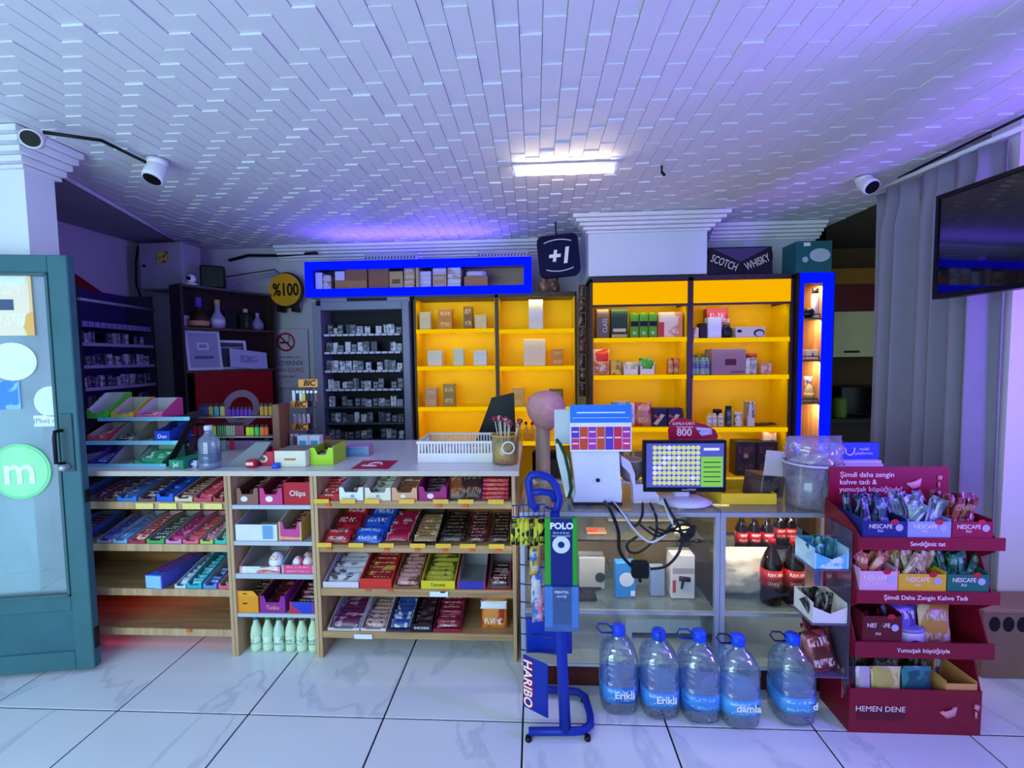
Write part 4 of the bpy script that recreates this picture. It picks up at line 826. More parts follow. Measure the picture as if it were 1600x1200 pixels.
# plus one sign
a = at(873, 399, 3.66); ps = thing('hanging_sign', 'tilted navy rounded sign with white plus one', 'sign', a, 0, None, (0, -.09, 0)); q = .165
pts = []
for sx_, sy_, a0 in ((1, 1, 0), (-1, 1, 90), (-1, -1, 180), (1, -1, 270)):
    for i in range(6): tt = math.radians(a0 + i * 18); pts.append((sx_ * (q - .05) + .05 * math.cos(tt), sy_ * (q - .05) + .05 * math.sin(tt)))
part('panel', MB().prism(pts, 0, .07), M('#080c38', .5, 0, .1, 9, 0, .1), ps); text('+1', WHITE, ps, (0, -.002, -.01), .17, bold=.006, shear=.2)
for s_ in (1, -1): part('arc', MB().tube([(.11 * i / 6, -.003, s_ * (.125 - .02 * (i / 6) ** 2)) for i in range(-6, 7)], .004, 5), WHITE, ps)
part('hanger', MB().cyl((0, .035, q), (0, .035, H - a.z - .001), .006), BLACK, ps)
for i, (px, c) in enumerate(((851, '#8a5a3c'), (868, '#6a3c2c'))):
    aa = at(px, 455, 3.9); bottle(('brown carved jar under the navy sign', 'dark brown slim vase under the navy sign')[i], (aa.x, 3.95, at(773.5, 460, 3.84).z + .013), [(.03, 0), (.045, .02), (.05 - i * .012, .08), (.035 - i * .008, .11), (.04 - i * .01, .13)], PR(c, '#b08a64', '#5a3424', 3), name='ornament_jar', cat='jar')
# ------------------------------------------------------------------ yellow shelving
YEL = M('#f0c000', .5, 0, .05, 9, 0, .15); DKF = WOOD('#2a1d1c', '#38272a', 3, 'Z'); YPANEL = EM((1.0, .48, .0), 1.0, 'yellow_light_panel')
YEDGE = EM((1.0, .60, .0), .92, 'yellow_edge_light')
def yshelf(label, Y, px, pyt, pyh, shelves, dep, pxw, power, header=True, bot=.02):
    """px: list of bay edges (dark posts between)"""
    x0, x1 = at(px[0], 500, Y).x, at(px[-1], 500, Y).x; zt_ = at((px[0] + px[-1]) / 2, pyt, Y).z
    t = thing('yellow_shelf_unit', label, 'shelf unit', (x0, Y, 0)); W = x1 - x0; pw = pxw * Y / FPX / 2
    xs = [at(q, 500, Y).x - x0 for q in px]
    for i, q in enumerate(xs):
        a_, b_ = max(0, q - pw), min(W, q + pw)
        part('post', MB().box(a_, b_, 0, dep, bot, zt_, .001), DKF, t)
    part('top_board', MB().box(0, W, 0, dep, zt_ - .025, zt_ + .012), DKF, t)
    zh = at((px[0] + px[-1]) / 2, pyh, Y).z
    sz = []
    for i in range(len(xs) - 1):
        l, r = xs[i] + (pw if i else min(pw, .03)) , xs[i + 1] - pw
        if i == 0: l = max(0, xs[0] - pw) + (pw if xs[0] > pw else pw)
        part('back_panel', MB().box(l, r, dep - .012, dep, bot, zt_ - .025), YEL, t)
        part('side_lining', MB().box(l, l + .006, .02, dep - .012, bot, zh if header else zt_ - .025), YEL, t); part('side_lining', MB().box(r - .006, r, .02, dep - .012, bot, zh if header else zt_ - .025), YEL, t)
        if header: part('header_panel', MB().box(l + .003, r - .003, .004, .014, zh + .012, zt_ - .028), YPANEL, t, label='glowing yellow header panel'); part('header_rail', MB().box(l, r, 0, .03, zh - .004, zh + .011), DKF, t)
        mid = (px[i] + px[i + 1]) / 2; zl_ = []
        for y in shelves:
            z = at(mid, y, Y).z; part('shelf', MB().box(l + .0065, r - .0065, .002, dep - .0125, z - .018, z, .001), YEL, t); part('edge_light', MB().box(l + .0065, r - .0065, -.004, .0015, z - .034, z), YEDGE, t); zl_.append(z)
        sz.append(zl_)
        top = zh if header else zt_ - .03
        for zc_ in [top] + zl_[:-1]:
            area('shelf_led', (x0 + (l + r) / 2, Y + .035, zc_ - .022), (x0 + (l + r) / 2, Y + dep - .02, zc_ - .25), (r - l) * .9, .012, power * .65, (1, .88, .34))
    return t, sz
yu, ysz = yshelf('two bay yellow backlit shelf unit with dark frames', 3.56, [922, 1079, 1240], 433, 476, [527.5, 586, 668, 746], .30, 8, .9)
YU = 3.58; bay = lambda b, s: ysz[b][s - 1]
def yb(px0, px1, pyt, b, s, mt, label, name='product_box', cat='box', dep=.07, yo=.03, grp=None): return bxs(name, px0, px1, pyt, YU + yo, bay(b, s), dep, mt, label, cat, grp)
b_ = yb(932, 951, 483, 0, 1, M('#6e5a50', .5), 'tall brown box with vertical lettering on the yellow shelf'); text('CLASS', M('#d8ccc0'), b_, (.02, -.001, .1), .05, (PI / 2, -PI / 2, 0), sx=.8)
b_ = yb(955, 981, 483, 0, 1, M('#223a2c', .5), 'tall dark green box on the yellow shelf'); part('label_panel', MB().box(-.05, .05, -.001, 0, .05, .075), M('#cfc090'), b_); part('label_panel', MB().box(-.06, .06, -.001, 0, .005, .03), M('#b0a060'), b_)
for i in range(3):
    t = yb(985 + i * 14.5, 998 + i * 14.5, 490, 0, 1, M('#5a9c1e', .4), ORD[i] + '-from-left green and black drink carton of three on the yellow shelf', 'drink_carton', 'carton', .05, .03, 'three green drink cartons')
    part('black_label', MB().box(-.03, .03, -.001, 0, .09, .13), INK, t); part('fruit_picture', MB().lathe([(0, 0), (.022, .012), (.024, .03), (0, .05)], 10, (0, .018, .015)), M('#b8c890'), t); part('cap', MB().cyl((0, .02, .178), (0, .02, .198), .014), M('#4a9c2c'), t)
b_ = yb(1029, 1067, 488, 0, 1, PR('#e6cfae', '#d88a4a', '#e6d6c8', 1.3, .5), 'cream and red appliance box at the end of the yellow shelf', dep=.12); part('red_panel', MB().box(-.095, -.05, -.001, 0, .005, .12), M('#c8402c'), b_)
pouch('snack_bag', 942, 546, 28, YU, bay(0, 2), PR('#c4221c', '#e8d0c0', '#c4221c', 1.4), 'red cereal bag standing on the yellow shelf', 'snack bag', .05, -.05, yo=.11, seed=3)
pouch('snack_bag', 940, 566, 26, YU, bay(0, 2), PR('#c87a4a', '#e8c8a0', '#9a4a2c', 4), 'small bag of brown rings in front of the red cereal bag', 'snack bag', .04, -.05, yo=.03, seed=5)
yb(954, 971, 563, 0, 2, PR('#d8b030', '#a87c14', '#e8d070', 3), 'small golden box beside the ring snack bag')
for i, (p0, p1, c) in enumerate(((975, 999, '#c8b890'), (1001, 1025, '#4aa02c'))):
    x0, x1 = at(p0, 575, YU).x, at(p1, 575, YU).x; w_ = x1 - x0; z = bay(0, 2)
    t = thing('display_carton', ('white cut front carton with tan packs on the yellow shelf', 'white cut front carton with green leafy packs on the yellow shelf')[i], 'carton', (x0, YU + .03, z + .001)); hh = .10
    part('tray', MB().box(0, .004, 0, .09, 0, hh).box(w_ - .004, w_, 0, .09, 0, hh).box(0, w_, .087, .09, 0, hh).box(0, w_, 0, .004, 0, .045).box(0, .02, 0, .004, .045, .07).box(w_ - .02, w_, 0, .004, .045, .07), M('#e6e0cc', .5), t)
    for q in range(3): solo('snack_pouch', MB().pillow(w_ - .02, .10 + .03 * i, .025, 6, 5, wob=.003 + .006 * i, seed=q + i), PR(c, '#e0dcc0' if not i else '#7ac05a', c, 3), ORD[q] + '-from-front ' + ('tan pack in the white cut front carton', 'green leafy pack in the white cut front carton')[i], 'snack pouch', (x0 + w_ / 2, YU + .055 + q * .022, z + .004), (-.1, 0, 0), ('tan packs in the carton', 'green packs in the carton')[i])
canp = [(.024, 0), (.027, .006), (.027, .115), (.022, .125), (.022, .13)]
for i in range(2): bottle(ORD[i] + '-from-left red and gold slim drink can of the pair on the yellow shelf', (at(1050 + i * 9, 575, YU).x, YU + .05, bay(0, 2) + .001), canp, PR('#c8842c', '#b02c1c', '#e8d090', 2), name='drink_can', grp='red and gold cans', cat='can')
yb(957, 984, 628, 0, 3, PR('#b8c4c8', '#8aa0b0', '#d8dde0', 2), 'pale grey box beside the price card on the yellow shelf')
pouch('snack_bag', 988, 632, 16, YU, bay(0, 3), PR('#e0d0d0', '#c04a40', '#f0e8e4', 2), 'white and red bag behind the price card', 'snack bag', .04, -.05, yo=.06, seed=7)
pouch('snack_bag', 1007, 630, 27, YU, bay(0, 3), PR('#d88a6a', '#c8442c', '#f0cfb0', 1.6), 'orange and red snack bag on the yellow shelf', 'snack bag', .05, -.05, yo=.05, seed=8)
for i in range(2):
    t = yb(1020 + i * 23.5, 1042 + i * 23.5, 638, 0, 3, M('#20264e', .4), ORD[i] + '-from-left navy box with pale slanting picture on the yellow shelf', grp='navy boxes on the yellow shelf'); part('picture', MB().prism([(-.05, .02), (-.02, .01), (.04, .09), (.01, .1)], -.001, 0), M('#e8c0a8'), t); part('picture', MB().prism([(-.05, .08), (-.01, .06), (.0, .07), (-.04, .1)], -.001, 0), M('#c84a3a'), t)
yb(1084, 1092, 512, 1, 1, PR('#e0d0b0', '#a84a3c', '#e0d0b0', 2), 'tiny cream box at the start of the second yellow bay')
yb(1094, 1104, 505, 1, 1, M('#2a1a16'), 'narrow dark box in the second yellow bay')
b_ = yb(1104, 1138, 482, 1, 1, PR('#b81c34', '#8a1428', '#e0b0b8', 1.6), 'red box at the back of the second yellow bay', yo=.14); text('oto', WHITE, b_, (.06, -.001, .15), .05)
yb(1106, 1128, 496, 1, 1, PR('#d8dce2', '#8ab8d8', '#e8eaee', 1.3), 'white and blue box in front of the red box', yo=.04)
bottle('squat black flask in the second yellow bay', (at(1140, 515, YU).x, YU + .06, bay(1, 1) + .001), [(.03, 0), (.042, .01), (.042, .07), (.03, .085), (.022, .11)], M('#1c1c28', .3), (.024, .105, .12), '#8a8a94', name='black_flask')
b_ = yb(1150, 1196, 511, 1, 1, M('#d8cfc4', .5), 'white box with black goggles picture in the second yellow bay'); part('goggles_picture', disc(.065, .035, .03, -.001, 0, 20, 1.4), M('#1c1c24'), b_); part('goggles_picture', disc(.068, .03, .022, -.002, -.001, 20, 1.4), M('#c8c4c8'), b_); part('logo', disc(-.085, .052, .012, -.001, 0, 14, 1.6), INK, b_)
wbp = [(.024, 0), (.026, .01), (.024, .05), (.026, .09), (.022, .115), (.012, .135), (.012, .145)]
for i in range(4): bottle(ORD[i] + '-from-left small water bottle with blue label on the yellow shelf', (at(1085.5 + (i % 4) * 8, 570, YU).x, YU + .05 + .02 * (i % 2), bay(1, 2) + .001), wbp, M('#8fa89c', .15), (.013, .143, .158), '#3a8a5a', (.0265, .055, .105, PR('#5a7aa0', '#3a4a70', '#a8c0b8', 2)), name='water_bottle', grp='small water bottles on the yellow shelf')
b_ = yb(1113, 1166, 545, 1, 2, M('#9a7c84', .6), 'mauve carton with maroon label on the yellow shelf', dep=.16); part('maroon_label', MB().box(-.03, .055, -.001, 0, .075, .125), M('#5a1c28'), b_); part('corner_print', MB().box(.01, .12, -.001, 0, .015, .03), M('#7a5058'), b_)
for i in range(2): bottle(ORD[i] + '-from-left silver drink can of the pair beside the mauve carton', (at(1172 + i * 9, 575, YU).x, YU + .05, bay(1, 2) + .001), canp, PR('#c8c4b4', '#8a8c94', '#e8e4d8', 2), name='drink_can', grp='silver cans', cat='can')
bottle('tall tan jar with red lid on the yellow shelf', (at(1187, 575, YU).x, YU + .15, bay(1, 2) + .001), [(.04, 0), (.045, .01), (.045, .13), (.04, .14)], PR('#c8a07a', '#b04a3a', '#d8c0a0', 2), (.046, .138, .165), '#c04a3c', name='storage_jar', cat='jar')
yb(1190, 1206, 567, 1, 2, PR('#c88a5a', '#e0c090', '#a85a3a', 2), 'small orange tub at the end of the yellow shelf')
for i in range(3): bottle(ORD[i] + '-from-left small white bottle of the trio on the lower yellow shelf', (at(1112 + i * 9, 655, YU).x, YU + .05 + .012 * (i % 2), bay(1, 3) + .001), [(.018, 0), (.021, .005), (.021, .07), (.018, .085)], PR('#e8e0cc', '#e8e0cc', '#7a6050', 3), (.012, .084, .10), '#e8e4d8', name='lotion_bottle', grp='small white bottles')
bottle('dark blue spray can on the lower yellow shelf', (at(1142, 655, YU).x, YU + .05, bay(1, 3) + .001), [(.024, 0), (.026, .005), (.026, .12), (.022, .135)], PR('#28465a', '#1a2c3c', '#7a9aa8', 2), (.023, .134, .16), '#1c2c34', name='spray_can', cat='can')
bottle('dark squat jar behind the small white bottles', (at(1131, 655, YU).x, YU + .13, bay(1, 3) + .001), [(.03, 0), (.034, .01), (.034, .09)], M('#2a1c20', .4), (.034, .09, .125), '#1c1418', name='dark_jar', cat='jar')
bottle('white jar with dark dots on the lower yellow shelf', (at(1157, 655, YU).x, YU + .05, bay(1, 3) + .001), [(.026, 0), (.03, .006), (.03, .085), (.028, .09)], PR('#e8e2d4', '#2a2628', '#e8e2d4', 4, .4, (1, 1, 1), .62, .68), (.03, .09, .11), '#e8e4dc', name='white_jar', cat='jar')
yb(1168, 1180, 628, 1, 3, PR('#ddd4c0', '#6a6048', '#e8e0cc', 4, .5, (1, 1, .5), .6, .7), 'tall slim white box on the lower yellow shelf')
for i in range(3): solo('flat_sachet', MB().pillow(.10, .05, .018, 6, 4, wob=.003, seed=i), PR('#2a2220', '#8a7a60', '#1a1414', 3), ORD[i] + '-from-left dark flat sachet lying on the lower yellow shelf', 'sachet', (at(1188 + i * 13, 662, YU).x, YU + .04 + i * .01, bay(1, 3) + .01), (-1.4, 0, .1 * i), 'dark flat sachets')
for i in range(2): t = yb(1150 + i * 33, 1182 + i * 33, 690, 1, 4, PR('#2a1a16', '#1a1010', '#5a4030', 2), ORD[i] + '-from-left black coffee box of two on the lowest yellow shelf', dep=.12, grp='black coffee boxes'); part('emblem', disc(.0, .16, .02, -.001, 0, 14), M('#a08060'), t)
z = at(1183, 690, YU + .03).z + .002
bxs('product_box', 1192, 1214, 676, YU + .05, z, .06, PR('#d8bfa0', '#c85a3a', '#e8d8c0', 2), 'small cream box on top of the black coffee boxes')
for i in range(4): yb(935 + i * 26, 958 + i * 26, 705, 0, 4, PR(('#3a4a2a', '#5a2c1c', '#6a5a2a', '#3c3a28')[i], '#a08a50', '#2a2018', 2), ('dark green box on the lowest shelf behind the scale', 'dark brown box on the lowest shelf behind the scale', 'olive box on the lowest shelf behind the monitor', 'dark olive box on the lowest shelf behind the monitor')[i])
# dark foil strip and pale pole beside the yellow unit
fs_ = thing('foil_garland', 'dark brown shiny foil packs hanging beside the yellow shelves', 'hanging packs', (at(910, 530, 3.62).x, 3.64, 0)); 
for i in range(8):
    z1_ = at(910, 445 + i * 22, 3.64).z; part('foil_pack', MB().pillow(.055, .105, .03, 5, 5, wob=.006, seed=i), PR('#3a2420', '#7a4a3c', '#1c1214', 4, .2), fs_, (0, 0, z1_ - .105), (0, 0, .2 * (i % 3 - 1)))
# shelving behind the counter (veiled in the photograph): same yellow unit, paler goods
y2, y2z = yshelf('yellow shelf unit behind the till with a thin middle post', 3.84, [646, 776, 901], 460, 470, [514, 572, 636, 690], .28, 5, 1.0, header=False)
for i, (b, s, p0, p1, pt, c, lb_) in enumerate(((0, 1, 655, 672, 488, '#d8c898', 'pale tan box on the upper shelf behind the till'), (0, 1, 684, 706, 482, '#d0801c', 'orange box on the upper shelf behind the till'), (0, 1, 724, 738, 478, '#8a5a1c', 'brown box on the upper shelf behind the till'), (0, 1, 742, 760, 492, '#d8c48c', 'cream box on the upper shelf beside the middle post'),
        (0, 2, 668, 690, 548, '#e0d8c0', 'cream box on the second shelf behind the till'), (0, 2, 708, 724, 545, '#d0d4b0', 'pale green box on the second shelf behind the till'), (0, 2, 740, 760, 548, '#d8dcd8', 'white box on the second shelf beside the middle post'),
        (0, 3, 664, 682, 606, '#d8a070', 'peach box on the third shelf behind the till'), (0, 3, 692, 710, 600, '#a88438', 'olive box on the third shelf behind the till'), (1, 1, 826, 848, 468, '#d8d4d0', 'white box on the upper shelf below the navy sign'), (1, 2, 818, 852, 530, '#e8d0a8', 'cream box on the second shelf below the navy sign'), (1, 2, 862, 880, 545, '#e08a3c', 'orange box at the end of the second shelf'), (1, 3, 858, 880, 608, '#8a6a2c', 'brown box at the end of the third shelf'), (1, 3, 800, 820, 606, '#e0b040', 'golden box on the third shelf below the navy sign'))):
    bxs('product_box', p0, p1, pt, 3.89, y2z[b][s - 1], .08, PR(c, c, '#e8d080', 2, .5), lb_)
# ------------------------------------------------------------------ niche unit with blue light frame
YN = 3.52
nx0, nx1, nzt = at(1240, 500, 3.56).x + .003, at(1303, 520, YN).x, at(1272, 426, YN).z
nu = thing('niche_unit', 'tall narrow wood niche unit framed by blue light', 'shelf unit', (nx0, YN, 0)); w_ = nx1 - nx0; il, ir = at(1255, 520, YN).x - nx0, at(1286, 520, YN).x - nx0
part('led_frame', MB().box(.016, il, 0, .02, .55, nzt).box(ir, w_ - .008, 0, .02, .55, nzt).box(il, ir, 0, .02, nzt - .075, nzt), BLUE, nu, label='glowing blue frame')
part('side_panel', MB().box(0, .015, 0, .32, 0, nzt), M('#16142c', .5), nu); part('side_panel', MB().box(w_ - .007, w_, 0, .32, 0, nzt), M('#16142c', .5), nu)
part('lining', MB().box(.016, il, .021, .3, .1, nzt - .02).box(ir, w_ - .008, .021, .3, .1, nzt - .02), WOOD('#a97c4c', '#c69a66', 3, 'Z'), nu); part('back_panel', MB().box(il, ir, .29, .30, .1, nzt - .02), WOOD('#a97c4c', '#c69a66', 3, 'Z'), nu)
part('top_board', MB().box(.016, w_ - .008, .021, .32, nzt - .02, nzt), M('#16142c', .5), nu)
nz = []
for y in (496, 562, 629): z = at(1270, y, YN).z; nz.append(z); part('shelf', MB().box(il + .001, ir - .001, .021, .289, z - .014, z), M('#6a5448', .4), nu)
area('niche_fill', (nx0 + (il + ir) / 2, YN + .05, nzt - .09), (nx0 + (il + ir) / 2, YN + .2, 1.0), .1, .02, 2.0, (1, .72, .4))  # added fill lights, here and under each shelf, brighten the niche
for q in nz: area('niche_fill', (nx0 + (il + ir) / 2, YN + .03, q - .02), (nx0 + (il + ir) / 2, YN + .2, q - .4), .1, .02, 1.6, (1, .72, .4))
bottle('white spray can with black cap in the blue framed niche', (at(1276, 480, YN + .06).x, YN + .08, nz[0] + .001), [(.024, 0), (.027, .006), (.027, .17), (.022, .185)], M('#dadade', .35), (.022, .184, .225), '#141418', name='spray_can', cat='can')
solo('black_bowl', MB().lathe([(.02, 0), (.036, .02), (.04, .05), (.03, .07), (0, .075)], 16), BLACK, 'rounded black gadget in the top compartment of the niche', 'gadget', (at(1263, 486, YN + .06).x, YN + .06, nz[0] + .001))
b_ = solo('white_box', MB().box(-.05, .05, 0, .06, 0, .075, .002), M('#d8c8b8', .5), 'small white box in the middle compartment of the niche', 'box', (at(1270, 550, YN + .06).x, YN + .06, nz[1] + .001)); part('mark', MB().box(-.004, .004, -.001, 0, .02, .05), INK, b_)
t = bottle('clear trigger spray bottle with yellow label in the niche', (at(1265, 610, YN + .06).x, YN + .07, nz[2] + .001), [(.03, 0), (.034, .008), (.034, .08), (.022, .12), (.012, .135), (.012, .15)], M('#b8ac84', .15), (.014, .148, .165), '#e4e0d4', (.0345, .02, .07, M('#c8b060')), name='trigger_bottle'); part('trigger_head', MB().box(-.035, .02, -.012, .012, .165, .195, .004).box(-.03, -.022, -.006, .006, .13, .166), M('#e4e0d4', .4), t)
for i, z in enumerate(nz): solo('wire_rail', MB().tube([(il + .008, .02, 0), (il + .012, .02, .022), (ir - .012, .02, .022), (ir - .008, .02, 0)], .004, 6), BLACK, ('black wire rail at the top niche compartment', 'black wire rail at the middle niche compartment', 'black wire rail at the lower niche compartment')[i], 'rail', (nx0, YN + .003, z + .004))
# things standing on top of the shelf units
zt_ = at(1160, 433, 3.56).z + .014
x0, x1 = at(1108, 420, 3.62).x, at(1208, 420, 3.62).x; sg = thing('scotch_whisky_sign', 'black board sign lettered scotch whisky on top of the yellow unit', 'sign', ((x0 + x1) / 2, 3.62, zt_), 0, None, (-.08, 0, 0)); hw = (x1 - x0) / 2; h = .235
part('board', MB().box(-hw, hw, 0, .03, 0, h, .006), M('#1c1a24', .45), sg); part('centre_panel', MB().prism([(-hw + .03, h - .012), (hw - .03, h - .012), (0, h * .5)], -.002, 0), M('#4a3f66', .4), sg)
part('ribbon', MB().prism([(-hw, h * .82), (-.005, h * .38), (-.005, h * .08), (-hw, h * .52)], -.003, -.0005), INK, sg); part('ribbon', MB().prism([(hw, h * .82), (.005, h * .38), (.005, h * .08), (hw, h * .52)], -.003, -.0005), INK, sg)
CH = M('#cfc6b4', .5); text('SCOTCH', CH, sg, (-hw * .52, -.004, h * .46), .085, (PI / 2, .40, 0), sx=.62, bold=.001); text('WHISKY', CH, sg, (hw * .52, -.004, h * .46), .085, (PI / 2, -.40, 0), sx=.62, bold=.001)
x0, x1 = nx0 - .01, at(1301, 420, YN).x; tb = thing('lamp_box', 'teal lamp carton with a picture of a round lamp, on the niche unit', 'box', (x0, YN + .01, nzt + .001)); w_ = x1 - x0; h = at(1270, 376, YN).z - nzt
part('carton', MB().box(0, w_, 0, .2, 0, h, .003), M('#1f6268', .45), tb); part('lamp_picture', disc(w_ * .66, h * .55, .05, -.0015, 0, 24, 1.5), M('#b8c4d8'), tb); part('brand_label', MB().box(w_ * .2, w_ * .38, -.0015, 0, h * .84, h * .95), WHITE, tb); part('bulb_picture', disc(w_ * .25, h * .42, .022, -.0015, 0, 16), M('#a8c0c0'), tb)
# ------------------------------------------------------------------ things on the worktop
def ot(px, py, z=ZTOP): v = atz(px, py, z); return v
def sq(px0, px1, Y): return (px1 - px0) * Y / FPX
# three tier gum rack
gx0, gx1 = at(134, 700, 2.26).x - .1, at(262, 700, 2.26).x
gr = thing('gum_rack', 'three tier counter rack with pale blue shelf edges', 'rack', (gx0, 2.25, ZTOP + .001)); gw = gx1 - gx0
tiers = [(.0, at(200, 725, 2.25).z - ZTOP), (.09, at(200, 689, 2.34).z - ZTOP), (.18, at(200, 652, 2.43).z - ZTOP)]
for s_ in (0, 1): part('side_panel', MB().prism([(0, 0), (.035, 0), (.23, tiers[2][1] - .012), (.18, tiers[2][1] - .012), (0, .02)], s_ * (gw - .004), s_ * (gw - .004) + .004, 'yz'), BLACK, gr)
for y_, z_ in tiers:
    part('tier', MB().box(.0045, gw - .0045, y_, y_ + .17, z_ - .012, z_ - .008), M('#30303c', .5), gr); part('tier_edge', MB().box(.0045, gw - .0045, y_ - .003, y_ - .0002, z_ - .022, z_), PR('#63bcd6', '#8ad2e6', '#d87a8a', 3, .35, (1, 1, 1), .62, .72), gr)
def tc(i, p0, p1, col, liner, label, bars=None, **kw):
    y_, z_ = tiers[i]; return carton(p0, p1, None, col, liner, label, bars, zb=ZTOP + z_ - .0085, Y=2.25 + y_, yo=.004, py=700, dep=.155, **kw)
tc(2, 138, 173, '#4fc83a', '#d6d6d8', 'green and white open carton on the top tier of the gum rack', (3, W3('#3a6ab8', '#d0d8e8'), 'blue gum pack in the green and white carton', {'h': .03}), hf=.05, hb=.14)
tc(2, 175, 211, '#e0b020', '#bfb9a8', 'yellow open carton on the top tier of the gum rack', (3, W3('#d88aa0', '#e8c8d0'), 'pink gum pack in the yellow open carton', {'h': .03}), hf=.035, hb=.11)
tc(2, 214, 256, '#d04a86', '#b8aeb8', 'pink open carton on the top tier of the gum rack', (4, W3('#c03a78', '#e8b0c8'), 'pink gum pack in the pink open carton', {'h': .035}), hf=.03, hb=.105)
tc(1, 136, 168, '#c03a50', '#a89a9c', 'red carton on the middle tier of the gum rack', (6, W3('#c82c48', '#e8c8cc'), 'red striped gum pack in the red middle tier carton', {'h': .04, 'lift': .03}), hf=.04, hb=.09)
tc(1, 170, 208, '#7c7a74', '#8a8880', 'grey nearly empty carton on the middle tier', (2, W3('#24242c', '#6a6a78'), 'black gum pack in the grey nearly empty carton', {'h': .03}), hf=.015, hb=.095)
tc(1, 210, 240, '#6c665c', '#7a766c', 'taupe empty carton on the middle tier', None, hf=.015, hb=.095)
t = tc(1, 242, 266, '#1c3cb8', '#2a3a78', 'royal blue carton tipping at the end of the middle tier', (4, W3('#1f3ab0', '#c8d0f0'), 'royal blue gum pack in the royal blue carton', {'h': .05, 'lift': .03}), hf=.06, hb=.09, notch=False, txt=('Dun', WHITE, .03))
tc(0, 138, 164, '#2a2f9c', '#4a3a88', 'indigo carton on the lowest tier of the gum rack', (5, W3('#3a2c8c', '#6a3ca0'), 'violet gum pack in the indigo carton', {'h': .045, 'lift': .02}), hf=.02, hb=.085)
tc(0, 166, 206, '#75777c', '#85878a', 'wide grey empty carton on the lowest tier', None, hf=.012, hb=.095)
tc(0, 208, 252, '#2c8a5c', '#7a9a8a', 'green carton of mint packs on the lowest tier', (6, W3('#2a9c68', '#d8ece0', '#1c6a50'), 'green mint pack in the green lowest tier carton', {'h': .045, 'lift': .035}), hf=.02, hb=.085)
v = ot(275, 733); t = solo('gum_box', MB().box(-.045, .045, 0, .16, 0, .045, .002), M('#2c8a6a', .4), 'long green gum box lying on the worktop', 'box', (v.x, v.y, ZTOP + .001), (0, 0, -.15)); text('Jel', WHITE, t, (0, -.001, .022), .035)
v = ot(297, 732); solo('gum_box', MB().box(-.03, .03, 0, .14, 0, .038, .002), PR('#24306c', '#c0c8e0', '#24306c', 2), 'navy gum box lying next to the green one', 'box', (v.x, v.y + .01, ZTOP + .001), (0, 0, -.12))
v = ot(268, 716); t = thing('glass_tumbler', 'grey ribbed glass behind the gum boxes', 'glass', (at(287, 700, 2.5).x, 2.52, ZTOP + .001)); part('glass_wall', MB().lathe([(.03, 0), (.04, .004), (.045, .12), (.042, .12), (.037, .008), (0, .008)], 16), GL('#b8c0cc', .4), t); part('rim', MB().tube([(.0435 * math.cos(2 * PI * i / 20), .0435 * math.sin(2 * PI * i / 20), .12) for i in range(20)], .003, 6, closed=True), M('#a8b0bc', .2), t)
v = ot(320, 735); wb_ = bottle('clear capless plastic water bottle on the worktop', (v.x, v.y + .04, ZTOP + .001), [(.03, 0), (.047, .006), (.05, .03), (.047, .05), (.05, .075), (.048, .1), (.05, .125), (.046, .155), (.022, .18), (.018, .19), (.018, .205)], GL('#e0eef8', .55, .16, '#b8cce4', .08), (.02, .20, .222), '#c4cad0', (.0505, .035, .085, GL('#9ab4d8', .2, .1)), name='water_bottle')
# lighter rack
LY = 2.62; LSH = 9 * LY / FPX; lx0, lx1 = at(303, 690, LY).x - LSH, at(446, 690, LY).x - LSH
lr = thing('lighter_rack', 'low wooden rack of lighters with two wire shelves', 'rack', (lx0, LY, ZTOP + .001)); w_ = lx1 - lx0; za, zb_ = at(375, 683, LY).z - ZTOP, at(375, 652, LY).z - ZTOP
part('end_panel', MB().box(w_ - .045, w_, 0, .12, 0, zb_ + .075, .004), WOOD('#6a4630', '#8a5e40', 3, 'Z'), lr); part('end_panel', MB().box(0, .008, 0, .12, 0, zb_ + .03), M('#5a4a44'), lr)
for z_ in (za, zb_): part('shelf', MB().box(.0085, w_ - .0455, 0, .11, z_ - .006, z_), M('#8a7e78', .4), lr); part('front_wire', MB().cyl((.008, -.004, z_ + .002), (w_ - .045, -.004, z_ + .002), .003), M('#c0b4ac', .3, .5), lr)
lgm = {}
def lighter(px, z, col, label, grp, w_=.024, h=.075, yo=.03):
    if (col, w_, h) not in lgm:
        lgm[(col, w_, h)] = (MB().box(-w_ / 2, w_ / 2, -.006, .006, 0, h * .78, .004).mesh('lighter_body', M(col, .3)), MB().box(-w_ / 2 * .9, w_ / 2 * .9, -.005, .005, h * .78, h * .93, .002).box(-w_ * .1, w_ * .42, -.004, .004, h * .93, h).mesh('lighter_top', M('#3a3a40', .3, .5)))
    a_, b_ = lgm[(col, w_, h)]; t = thing('lighter', label, 'lighter', (at(px, 690, LY).x - LSH, LY + yo, z), 0, grp); link('body', a_, t); link('wind_guard', b_, t)
for i, (px, c, nm) in enumerate(((320, '#2a2c58', 'navy'), (327, '#33366a', 'dark blue'), (335, '#8a8450', 'olive'), (344, '#3a8a90', 'teal'), (353, '#a09a64', 'khaki'))): lighter(px, ZTOP + zb_ + .002, c, '%s lighter on the upper shelf of the lighter rack' % nm, 'lighters on the upper shelf', .028, .08)
for i in range(6): lighter(364 + i * 6.5, ZTOP + zb_ + .002, '#5a30a0', ORD[i] + '-from-left violet lighter on the upper shelf of the lighter rack', 'violet lighters', .02, .06)
for i in range(3): lighter(415 + i * 7, ZTOP + zb_ + .002, '#a8842a', ORD[i] + '-from-left gold lighter near the end of the upper lighter shelf', 'gold lighters', .024, .08)
